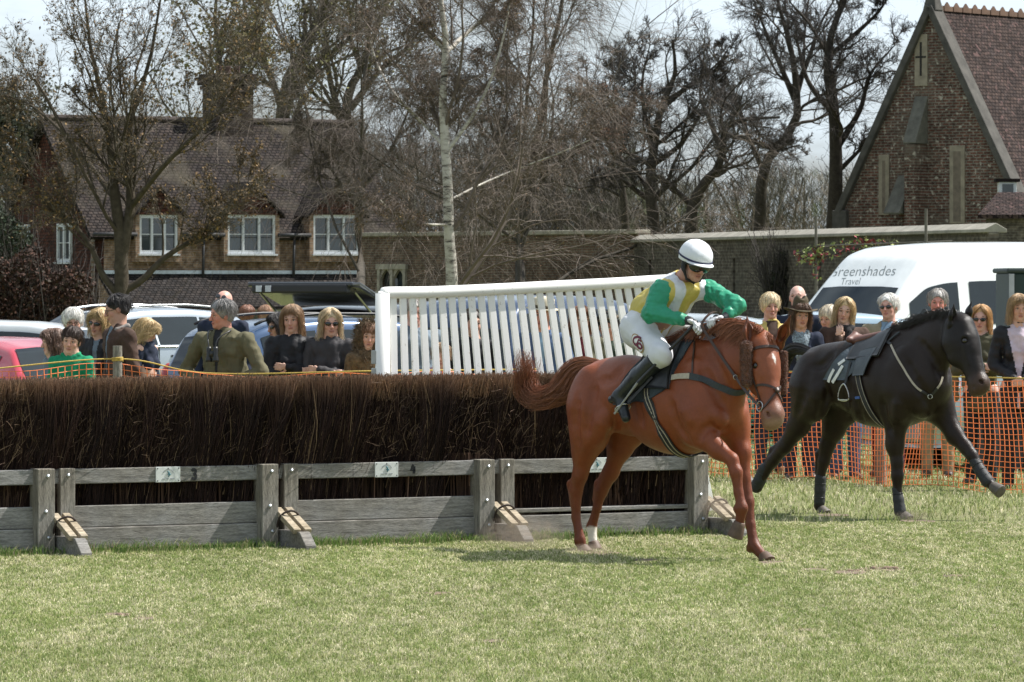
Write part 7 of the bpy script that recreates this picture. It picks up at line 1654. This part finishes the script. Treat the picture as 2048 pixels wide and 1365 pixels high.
for s in (-1, 1):
    e0 = g0 * [1, 1, 0] + Z * (CE - .12) + cu * (half + s * (half + .10)); r0 = g0 * [1, 1, 0] + cu * half + Z * (CR - .05); e0 = e0 + cw * .3; r0 = r0 + cw * .3
    mb = MB(); mb.prism([e0, e0 + cw * LN, r0 + cw * LN, r0], Z * .12); o = mb.build('roof', ctile, church); setuvw(o, Pl(e0, cw, nrm(r0 - e0)))
slab('side_wall', cb, church, Pl(g0 + cu * 2 * half, cw, Z), [(0, 0), (LN, 0), (LN, e_), (0, e_)], .4)
mb = MB(); 
for i in range(26): c = g0 * [1, 1, 0] + cu * half + Z * (CR + .10) + cw * (.35 + i * .58); mb.box(c, (.20, .52, .16), np.array([cu, cw, Z]).T); mb.prism([c + Z * .08 - cw * .16, c + Z * .22, c + Z * .08 + cw * .16], cu * .06)
mb.build('ridge_tiles', M('crest', (.13, .075, .05), .9, .3, 3), church)
cop = mat('gable_coping', (.075, .070, .062), .92, .4, 3, bmp=.5); mb = MB()
for s in (-1, 1): mb.beam(CP.p(half + s * (half + .18), e_ - .30, .0) + cw * .12, CP.p(half, r_ + .10, .0) + cw * .12, .52 + 0, .26, up=-cw) if False else mb.beam(CP.p(half + s * (half + .18), e_ - .20, -.12), CP.p(half, r_ + .14, -.12), .62, .24, up=nrm(np.cross(nrm(CP.p(half, r_) - CP.p(half + s * half, e_)), cw)) )
for s in (-1, 1): mb.box(CP.p(half + s * (half + .10), e_ - .42, -.12), (.55, .60, .60), np.array([cu, cw, Z]).T); mb.box(CP.p(half + s * (half + .02), e_ - .85, -.10), (.30, .40, .50), np.array([cu, cw, Z]).T)
mb.box(CP.p(half, r_ + .28, -.12), (.50, .5, .55), np.array([cu, cw, Z]).T, taper=.6); mb.build('coping', cop, church, bevel=.03)
sp_ = lambda px, py: ((px - 1862) / FPX * Yc / cu[0] + half, CAMH + (HOR - py) / FPX * Yc - g0[2])
def plate_(name, px0, py0, px1, py1, d, m, th=.12, par=church):
    a0, b1 = sp_(px0, py0); a1, b0 = sp_(px1, py1); mb = MB(); mb.box(CP.p((a0 + a1) / 2, (b0 + b1) / 2, d - th / 2), (a1 - a0, b1 - b0, th), np.array([cu, Z, CP.n]).T); return mb.build(name, m, par, bevel=.01)
stn = mat('church_stone', (.26, .225, .17), .92, .3, 4, bmp=.4)
a = plate_('slit_surround', 1832, 68, 1856, 172, .04, stn); slit = M('slit_dark', (.02, .018, .016), .95)
plate_('slit', 1842, 84, 1846, 152, .05, slit, .02, a); plate_('slit', 1834, 112, 1854, 116, .052, slit, .02, a)
for (x0, x1, y0, y1) in ((1764, 1784, 308, 430), (1898, 1926, 292, 448)):
    a = plate_('lancet', x0, y0, x1, y1, .05, stn); plate_('blind_panel', x0 + 7, y0 + 12, x1 - 7, y1 - 4, .056, M('lancet_fill', (.16, .13, .10), .9, .3, 5), .02, a)
# stepped buttress in the middle
bs_ = mat('buttress_stone', (.12, .115, .095), .92, .35, 4, bmp=.4)
def butt(px0, px1, ytop, ysl, ybot, d, m, nm='buttress'):
    a0, zt = sp_(px0, ytop); a1, zs = sp_(px1, ysl); _, zb = sp_(px0, ybot); mb = MB(); mb.prism([CP.p(a0, zb, 0), CP.p(a0, zb, d), CP.p(a0, zs, d), CP.p(a0, zt, 0)], cu * (a1 - a0)); return mb.build(nm, m, church, bevel=.01)
butt(1832, 1856, 192, 285, 288, .75, bs_, 'buttress_cap'); butt(1834, 1854, 288, 290, 470, .72, cb)
for o in [c for c in church.children if c.name.startswith('buttress') and c.data.materials[0] == cb]: setuvw(o, CP)
butt(1800, 1830, 350, 425, 428, .9, bs_, 'buttress_cap')
# small lean-to with its own tiled roof at the right edge
as_ = Pl(W(1972, 0, 148) * [1, 1, 0] + Z * .8, nrm([1, -.1, 0]), Z); ai = empty('side_chapel', as_.o, 0, 'low lean-to with tiled roof and small pale window against the church at the right edge', 'building')
Yl = 148.0; zt = lambda py: CAMH + (HOR - py) / FPX * Yl; slab('wall', rub, ai, as_, [(0, 0), (5, 0), (5, zt(432) - .8), (0, zt(432) - .8)], .4)
e = as_.p(-.25, zt(430) - .8, .25); t_ = as_.p(.35, zt(383) - .8, -1.6); mb = MB(); mb.prism([e, e + as_.u * 5, t_ + as_.u * 5, t_], -Z * .12); o = mb.build('roof', ctile, ai); setuvw(o, Pl(e, as_.u, nrm(t_ - e)))
mb = MB(); c = W(2014, 378, Yl + 3); mb.box(c, (.55, .5, .42)); dm = mb.build('roof_window', wframe, ai, bevel=.02); mb = MB(); mb.box(c + [0, -.255, 0], (.34, .02, .28)); mb.build('pane', pane_m, dm); mb = MB(); mb.box(c + [0, 0, .26], (.75, .65, .10)); mb.build('dormer_roof', ctile, dm)
for o in (bpy.data.objects['dormer_roof'],): pass
# leaves trained along wires between two poles by the wall
pl_ = empty('trained_climber', W(1632, 0, 96) * [1, 1, 0] + Z * float(terrain(6, 96)), 0, 'red and green leafed climber trained on wires beside the wall, left of the van', 'climber')
pm = M('pole_grey', (.13, .12, .10), .9, .3, 6); mb = MB(); mb.tube([W(1632, 432, 96), W(1632, 600, 96)], .028, 8); mb.tube([W(1628, 500, 96), W(1635, 497, 96)], .02, 6); mb.build('pole', pm, pl_)
mb = MB(); mb.tube([W(1632, 492, 96), W(1700, 490, 95.6), W(1852, 484, 95)], .012, 5); mb.build('wire', pm, pl_)
rs = np.random.RandomState(9); Pc = []
for pts in ([(1590, 508), (1620, 498), (1660, 494), (1700, 488), (1750, 492)], [(1625, 520), (1660, 512), (1700, 500), (1730, 500)], [(1632, 560), (1630, 520), (1636, 500), (1640, 492)], [(1600, 520), (1625, 512), (1650, 503)], [(1700, 490), (1720, 482), (1745, 486), (1800, 486)]): Pc.append(catmull([W(x, y, 96) for x, y in pts], 16))
Pc = np.array(Pc); V1, F1 = tubes(Pc, np.full(Pc.shape[:2], .018), 5); mesh('stems', V1, F1, tw_dark, pl_)
V, F, C = leaves(Pc, 75, .042, [(.30, .07, .08), (.24, .30, .10), (.38, .42, .18), (.20, .05, .05), (.30, .33, .15)], rs, .045, 1.2, 0); mesh('leaves', V, F, leafm, pl_, C)
pp_ = empty('post', W(1852, 0, 95) * [1, 1, 0] + Z * float(terrain(8, 95)), 0, 'thin grey pole in front of the wall, above the roof of the van', 'post'); mb = MB(); mb.tube([W(1852, 418, 95), W(1852, 600, 95)], .03, 8); mb.tube([W(1835, 486, 95), W(1905, 482, 95)], .02, 6); mb.build('pole', pm, pp_)
# ============================================================ vehicles
def paint(name, col, metal=.0, rough=.3): return M('paint_' + name, col, rough, .08, 3, metal=metal, coat=.8, spec=.5)
cglass = M('car_glass', (.014, .020, .024), .06, .2, 2, spec=.55); rubber = M('tyre', (.018, .018, .018), .85); trim = M('car_trim', (.02, .02, .022), .5); chrome = M('chrome', (.6, .6, .6), .2, metal=1); redl = M('tail_lamp', (.35, .015, .015), .2, coat=.5); clearl = M('head_lamp', (.55, .58, .6), .12, coat=.8); alloy = M('alloy', (.4, .41, .42), .35, metal=.8)
def car(name, label, px, Y, hd, L, Wd, H, prof, belt, glassx, ws, rg, pm, group='parked cars behind the crowd', rails=False, roofd=.28, plate=None, lamps=True, cat='car', scr_lo=None, zg=0.0):
    """hd: heading vector; prof: [(x/L, z/H)] from nose to tail; glassx: side window x/L ranges; ws/rg: x/L range of windscreen / rear glass on the profile"""
    c = W(px, 0, Y); c[2] = zg; hd = nrm([hd[0], hd[1], 0]); root = empty(name, c, math.atan2(hd[1], hd[0]), label, cat, group)
    pr = np.array(prof, float); s = np.r_[0, np.cumsum(np.linalg.norm(np.diff(pr * [L, H], axis=0), axis=1))]; n = 110; tt = np.linspace(0, s[-1], n); X = np.interp(tt, s, pr[:, 0] * L); ZT = np.interp(tt, s, pr[:, 1] * H)
    for _ in range(3): X[1:-1] = (X[1:-1] * 2 + X[2:] + X[:-2]) / 4; ZT[1:-1] = (ZT[1:-1] * 2 + ZT[2:] + ZT[:-2]) / 4
    zb0 = belt * H
    def hw(x): e = abs(x) / (L / 2); return Wd / 2 * (1 - .20 * max(0, (e - .70) / .30) ** 2.2)
    def sec(x, zt):
        w0 = hw(x); zb = min(zb0 + .03 * (-x / L), zt - .03); k = max(0, min(1, (zt - zb0) / (H - zb0))); wr = w0 * (.97 - roofd * k)
        P = [(w0 * .90, .24), (w0 * .97, .34), (w0 * .995, .50), (w0, zb * .72), (w0 * .985, zb * .92), (w0 * .965, zb)]
        P = [(a, min(b, zt - .02)) for a, b in P]
        e = zt - .07 * k - .012; P += [(w0 * .965 + (wr - w0 * .965) * q, zb + (e - zb) * q) for q in (.04, .33, .66, .94)] + [(wr, e + .02 * k), (wr * .93, zt - .018 * k), (wr * .6, zt - .002), (0, zt + .012 * k)]
        return P
    S_ = [sec(x, z) for x, z in zip(X, ZT)]; m = len(S_[0]); V = []
    for i, P in enumerate(S_):
        V += [(X[i], -a, b) for a, b in P] + [(X[i], a, b) for a, b in P[::-1][1:]]
    w_ = 2 * m - 1; F = [(i * w_ + j, i * w_ + j + 1, (i + 1) * w_ + j + 1, (i + 1) * w_ + j) for i in range(n - 1) for j in range(w_ - 1)]; F += [list(range(w_))[::-1], [(n - 1) * w_ + j for j in range(w_)]]; F += [[(i + 1) * w_, i * w_, i * w_ + w_ - 1, (i + 1) * w_ + w_ - 1] for i in range(n - 1)]
    body = mesh('body', V, F, pm, root, smooth=True, local=True)
    vq = (.06, .26, .46, .63) if cat == 'minibus' else (.06, .36, .66, .97)
    def sp(x, q, side, off):      # side glass point
        z = np.interp(-x, -X[::1], ZT); P = sec(x, z); a0, b0 = P[5]; a1, b1 = P[9]; w2 = a0 + (a1 - a0) * q; z2 = b0 + (b1 - b0) * q; return (x, side * (w2 + off), z2)
    for side in (-1, 1):
        for g0, g1 in glassx:
            xs = np.linspace(g0 * L, g1 * L, 14); V = []; F = []
            for x in xs:
                for q in vq: V.append(sp(x, q, side, .008))
            for i in range(13):
                for j in range(3): f = [i * 4 + j, i * 4 + j + 1, (i + 1) * 4 + j + 1, (i + 1) * 4 + j]; F.append(f if side < 0 else f[::-1])
            mesh('side_window', V, F, cglass, root, smooth=True, local=True)
        P = np.array([sp(x, -.02, side, .012) for x in np.linspace(glassx[0][0] * L, glassx[-1][1] * L, 20)]); tb_ = MB(); tb_.tube(P, .012, 5); tb_.build('window_trim', chrome if rails else trim, root, local=True, smooth=True)
        mb = MB(); P2 = sp(glassx[-1][1] * L * .9, .1, side, .10); mb.box(P2, (.12, .20, .14)); mb.build('mirror', pm, root, bevel=.04, local=True)
        for xw in (.31, -.30):
            cx = xw * L; wm = MB(); wm.lathe([(.20, -.02), (.31, -.02), (.32, 0), (.32, .16), (.31, .18), (.20, .18)], (cx, side * (Wd / 2 - .02) - (0 if side < 0 else .0), .32), (0, -side, 0), 26); wo = wm.build('wheel', rubber, root, local=True, smooth=False)
            rm = MB(); rm.lathe([(0, .0), (.05, -.012), (.06, .02), (.19, .03), (.205, -.005), (.205, .06)], (cx, side * (Wd / 2 - .02), .32), (0, -side, 0), 26); rm.build('rim', alloy, wo, local=True)
            am = MB(); am.lathe([(0, .03), (.36, .03), (.37, .034), (.37, .10), (0, .10)], (cx, side * (Wd / 2 + .038), .33), (0, -side, 0), 28); am.build('wheel_arch', trim, root, local=True)
        lm = MB()
        for xx in [g[1] for g in glassx[:-1]] + [glassx[0][0]]: lm.box((xx * L + .05, side * (Wd / 2 * .985 + .002), .30 + zb0 * .36), (.012, .012, zb0 * .70))
        for xx in [g[1] for g in glassx]: lm.box((xx * L - .25, side * (Wd / 2 * .985 + .02), zb0 * .86), (.16, .03, .03))
        lm.build('door_seam', trim, root, local=True)
    for nm, rng in (('windscreen', ws), ('rear_window', rg)):
        if not rng: continue
        idx = [i for i in range(n) if min(rng) * L <= X[i] <= max(rng) * L]; V = []; F = []
        for i in idx:
            P = S_[i]; a = P[-3][0] * .96; dx = X[min(i + 1, n - 1)] - X[i - 1]; dz = ZT[min(i + 1, n - 1)] - ZT[i - 1]; nn = np.array([-dz, 0, dx]); nn = nn / (np.linalg.norm(nn) + 1e-9); nn = nn if (nn[2] > 0 or (nm == 'rear_window' and nn[0] < 0) or (nm == 'windscreen' and nn[0] > 0)) else -nn
            for q in (-1, -.55, 0, .55, 1): V.append(np.array([X[i], a * q, ZT[i] + (-.016 if abs(q) == 1 else 0.004)]) + nn * .014)
        for i in range(len(idx) - 1):
            for j in range(4): F.append([i * 5 + j, i * 5 + j + 1, (i + 1) * 5 + j + 1, (i + 1) * 5 + j])
        if F: mesh(nm, V, F, cglass, root, smooth=True, local=True)
    if rails:
        for side in (-1, 1):
            xs = np.linspace(ws[0] * L if ws else .05 * L, rg[1] * L if rg else -.4 * L, 24); i_ = [np.interp(-x, -X, ZT) for x in xs]; P = [(x, side * (Wd / 2 * (.97 - roofd) * .93), z + .045) for x, z in zip(xs, i_)]; mb = MB(); mb.tube(P[1:-1], .016, 6); mb.build('roof_rail', alloy if rails == 1 else trim, root, local=True, smooth=True)
    if lamps:
        for side in (-1, 1):
            S = Sculpt(.02); S.ell((L * .465, side * Wd * .36, .52 * H * .86), (.14, .17, .08)); V, Q, C = S.run(); mesh('headlight', V, Q, clearl, root, smooth=True, local=True)
            S = Sculpt(.02); S.ell((-L * .478, side * Wd * .42, zb0 * .90), (.09, .10, .16)); V, Q, C = S.run(); mesh('tail_light', V, Q, redl, root, smooth=True, local=True)
    for sx, nm in ((1, 'front_bumper'), (-1, 'rear_bumper')):
        mb = MB(); mb.box((sx * L * .487, 0, .40), (.16, Wd * .80, .24)); b_ = mb.build(nm, pm, root, bevel=.05, local=True); mb = MB(); mb.box((sx * (L * .487 + .085), 0, .42), (.012, .50, .11)); mb.build('number_plate', M('plate_yellow', (.6, .5, .08), .5) if sx < 0 else M('plate_pale', (.6, .6, .6), .5), b_, local=True)
    return root, X, ZT
estate = [(.5, .30), (.495, .44), (.45, .52), (.32, .60), (.20, .66), (.03, .955), (-.08, .995), (-.25, 1.0), (-.40, .965), (-.455, .90), (-.492, .64), (-.50, .50), (-.50, .30)]
hatch = [(.5, .30), (.495, .45), (.44, .54), (.30, .62), (.21, .67), (.04, .95), (-.08, 1.0), (-.24, .985), (-.36, .93), (-.46, .66), (-.495, .52), (-.5, .30)]
mpv = [(.5, .26), (.495, .40), (.44, .50), (.33, .58), (.10, .95), (-.02, .995), (-.25, 1.0), (-.42, .97), (-.475, .85), (-.498, .55), (-.5, .28)]
gx = [(-.43, -.28), (-.27, -.10), (-.09, .10)]
car('silver_estate_car', 'silver estate car with roof rails parked behind the family at the left', 195, 69, (-.74, -.67), 4.7, 1.78, 1.50, estate, .64, gx, (.03, .20), (-.492, -.455), paint('silver', (.42, .47, .52), .5, .25), rails=1)
car('white_saloon_car', 'white car at the far left edge behind the red car', -70, 60, (-.97, .25), 4.3, 1.72, 1.40, hatch, .64, [(-.33, -.12), (-.10, .12)], (.04, .21), (-.46, -.36), paint('white', (.62, .64, .66)))
car('red_hatchback_car', 'red hatchback parked nearest the fence at the left edge', -30, 49.5, (-.62, .78), 4.0, 1.68, 1.32, hatch, .64, [(-.33, -.12), (-.10, .12)], (.04, .21), (-.46, -.35), paint('red', (.50, .045, .075), 0, .25))
r_, X_, Z_ = car('blue_estate_car', 'dark blue estate car behind the olive jacket, its rear window facing the course', 0, 53.2, (.80, .60), 4.6, 1.78, 1.50, estate, .64, gx, (.03, .20), (-.492, -.455), paint('blue', (.055, .10, .19), .4, .25), rails=2)
c = W(400, 0, 51.0); r_.location = Vector((*(c[:2] + np.array([.80, .60]) * 2.3), 0))
mb = MB(); an = np.linspace(0, 6.283, 21); mb.tube([(-2.315, .052 * math.cos(a), .80 + .052 * math.sin(a)) for a in an], .007, 6); mb.tube([(-2.318, y, z) for y, z in ((.036, .838), (.016, .80), (0, .838), (-.016, .80), (-.036, .838))], .006, 5); mb.tube([(-2.318, y, z) for y, z in ((.044, .822), (.022, .757), (0, .795), (-.022, .757), (-.044, .822))], .006, 5); mb.build('badge', chrome, r_, local=True, smooth=True)
suv = [(.5, .28), (.495, .46), (.44, .54), (.30, .60), (.20, .65), (.05, .955), (-.08, 1.0), (-.28, 1.0), (-.44, .985), (-.482, .97), (-.49, .62), (-.50, .50), (-.50, .28)]
r_, X_, Z_ = car('black_estate_car', 'black estate car with its tailgate raised, behind the left end of the white wing', 835, 57.5, (.42, .91), 4.6, 1.80, 1.62, suv, .62, gx, (.05, .20), None, paint('black', (.02, .022, .026), .2, .2))
mb = MB(); mb.box((-2.255, 0, 1.04), (.05, 1.30, .84)); mb.build('load_space', M('car_interior', (.012, .012, .012), .95), r_, local=True, bevel=.05)
mb = MB(); mb.box((-2.285, -.66, 1.05), (.04, .07, .86)); mb.box((-2.285, .66, 1.05), (.04, .07, .86)); mb.box((-2.285, 0, 1.49), (.04, 1.3, .06)); mb.build('door_seal', M('seal_beige', (.32, .29, .2), .7), r_, local=True)
mb = MB(); mb.prism([(-2.15, -.70, 1.60), (-2.88, -.68, 1.83), (-3.04, -.66, 1.82), (-3.04, .66, 1.82), (-2.88, .68, 1.83), (-2.15, .70, 1.60)], (0, 0, .055)); tg_ = mb.build('tailgate', paint('black', (.02, .022, .026)), r_, local=True, bevel=.02)
mb = MB(); mb.box((-3.00, 0, 1.80), (.12, 1.20, .10)); mb.build('tailgate_trim', trim, tg_, local=True, bevel=.02); mb = MB()
for y in (-.60, .60): mb.tube([(-2.35, y, 1.48), (-2.85, y, 1.76)], .014, 6)
each(mb, 'gas_strut', steel, tg_, local=True); mb = MB()
for y in (.50, .38): mb.box((-3.066, y, 1.80), (.012, .07, .07))
each(mb, 'reflector', clearl, tg_, local=True)
car('blue_people_carrier', 'tall blue people carrier seen through the slats of the wing', 1120, 51.5, (.50, .87), 4.5, 1.80, 1.74, mpv, .58, gx, (.10, .33), (-.498, -.475), paint('blue2', (.035, .06, .12), .3, .25))
car('silver_hatchback_car', 'silver car behind the right end of the slatted wing', 1300, 58, (-.9, .4), 4.2, 1.72, 1.50, hatch, .63, [(-.33, -.12), (-.10, .12)], (.04, .21), (-.46, -.36), paint('silver2', (.45, .5, .52), .3, .25))
car('pale_blue_car', 'pale blue car roof showing behind the woman in the yellow jacket', 1570, 60, (-.95, -.3), 4.3, 1.74, 1.50, hatch, .63, [(-.33, -.12), (-.10, .12)], (.04, .21), (-.46, -.36), paint('paleblue', (.36, .47, .56), .3, .25))
car('pale_green_car', 'pale silvery car with a raked windscreen at the right edge', 2160, 49.5, (-.93, -.36), 4.3, 1.76, 1.62, mpv, .60, gx, (.10, .33), (-.498, -.475), paint('palegreen', (.46, .54, .54), .3, .25))
# minibus
vprof = [(.5, .16), (.497, .30), (.47, .39), (.42, .455), (.395, .475), (.285, .735), (.245, .82), (.20, .925), (.12, .975), (-.02, .995), (-.25, 1.0), (-.47, 1.0), (-.495, .97), (-.5, .85), (-.5, .16)]
vanr, X_, Z_ = car('white_minibus', 'white high-roofed minibus with grey script lettering above its windscreen', 1868, 72.5, (-.76, -.65), 5.3, 1.97, 2.46, vprof, .48, [(-.42, -.17), (-.14, .03), (.075, .27)], (.285, .39), (-.5, -.497), paint('van_white', (.78, .80, .80), 0, .3), 'parked cars behind the crowd', roofd=.16, cat='minibus')
vb = [c for c in vanr.children if c.name.startswith('body')][0]
# lettering on the van's forehead
Vv = np.array([v_.co for v_ in vb.data.vertices]); Mw = np.array(wmat(vb)); Vv = Vv @ Mw[:3, :3].T + Mw[:3, 3]
vh = BVHTree.FromPolygons([tuple(v_) for v_ in Vv], [tuple(p_.vertices) for p_ in vb.data.polygons])
def vanpix(px, py, off=.005):
    d = ray(px, py); h_, n_, _, _ = vh.ray_cast(Vector(CAM), Vector(d)); return None if h_ is None else np.array(h_) - nrm(d) * off
def letters(txt, x0, y0, x1, y1, size, m, parent, shear=.35):
    """writing laid on the van between two photo positions"""
    cu_ = bpy.data.curves.new('t', 'FONT'); cu_.body = txt; cu_.shear = shear; cu_.size = 1; cu_.resolution_u = 3; cu_.offset = -.012; to = bpy.data.objects.new('t', cu_); SC.collection.objects.link(to); bpy.context.view_layer.update()
    me = to.evaluated_get(bpy.context.evaluated_depsgraph_get()).to_mesh(); co = np.array([v_.co[:] for v_ in me.vertices]); Fp = [list(p_.vertices) for p_ in me.polygons]; to.to_mesh_clear(); bpy.data.objects.remove(to); wdt = co[:, 0].max()
    P = []
    for c in co:
        k = c[0] / wdt; px = x0 + (x1 - x0) * k; py = y0 + (y1 - y0) * k - c[1] * size; r = vanpix(px, py); P.append(r if r is not None else P[-1] if P else W(px, py, 72))
    return mesh('lettering', P, Fp, m, parent)
lg = M('letter_grey_van', (.16, .18, .18), .6); letters('Greenshades', 1655, 553, 1792, 551, 29, lg, vb); letters('Travel', 1680, 570, 1722, 569, 20, lg, vb)
# dark green trailer at the right edge, dust kicked up by the hooves
tr_ = empty('trailer', W(2080, 0, 48.6) * [1, 1, 0], 0, 'dark green box trailer cut off by the right edge of the picture', 'trailer'); dg = mat('trailer_green', (.012, .030, .026), .5, .2, 3, bmp=.1)
x0 = W(2019, 0, 48.6)[0]; zt = CAMH + (HOR - 544) / FPX * 48.6
mb = MB(); mb.box((x0 + .75, 49.3, zt / 2 + .2), (1.5, 1.4, zt - .4)); mb.build('body', dg, tr_, bevel=.03)
mb = MB(); mb.box((x0 + .75, 49.3, zt + .012), (1.56, 1.46, .05)); mb.build('roof', M('trailer_roof', (.03, .045, .042), .6), tr_, bevel=.02)
mb = MB(); mb.box((x0 + .02, 48.585, zt / 2 + .2), (.05, .03, zt - .44)); mb.box((x0 + 1.48, 48.585, zt / 2 + .2), (.05, .03, zt - .44)); each(mb, 'corner_strip', alloy, tr_)
for yy in (48.75, 49.85): mb = MB(); mb.lathe([(.1, 0), (.27, .01), (.28, .03), (.28, .14), (.1, .15)], (x0 + .75, yy, .28), (0, 1, 0), 20); mb.build('wheel', rubber, tr_)
dm, dt, dp = nodes('dust'); dt.nodes.remove(dp); pv = dt.nodes.new('ShaderNodeVolumePrincipled'); pv.inputs['Color'].default_value = (.62, .50, .38, 1)
nz = noise(dt, 7, 4, .65); g_ = dt.nodes.new('ShaderNodeTexGradient'); g_.gradient_type = 'SPHERICAL'; tc_ = dt.nodes.new('ShaderNodeTexCoord'); dt.links.new(tc_.outputs['Object'], g_.inputs[0])
m1 = dt.nodes.new('ShaderNodeMath'); m1.operation = 'MULTIPLY'; dt.links.new(ramp(dt, nz, [(.42, 0.0), (.70, 1.0)]), m1.inputs[0]); dt.links.new(g_.outputs[1], m1.inputs[1]); m2 = dt.nodes.new('ShaderNodeMath'); m2.operation = 'MULTIPLY'; dt.links.new(m1.outputs[0], m2.inputs[0]); m2.inputs[1].default_value = 16
dt.links.new(m2.outputs[0], pv.inputs['Density']); dt.links.new(pv.outputs[0], dt.nodes['Material Output'].inputs['Volume'])
for px, py, Y, sx, sz, lb_ in ((1045, 1072, 34.3, .36, .17, 'puff of pale dust hanging by the foot of the brush fence behind the chestnut horse'), (1432, 1012, 33.8, .14, .12, 'wisp of dust behind the lifted foreleg of the chestnut horse'), (1820, 1035, 38.6, .20, .07, 'low dust under the planted foreleg of the black horse'), (1178, 1100, 33.9, .20, .05, 'low dust round the planted hind hooves of the chestnut horse')):
    mb = MB(); a_ = np.linspace(0.05, 3.09, 10); mb.lathe([(math.sin(a), -math.cos(a)) for a in a_], (0, 0, 0), (0, 0, 1), 20); o = mb.build('dust', dm, local=True); o.location = W(px, py, Y); o.scale = (sx, .15, sz); tag(o, lb_, 'dust', kind='stuff')
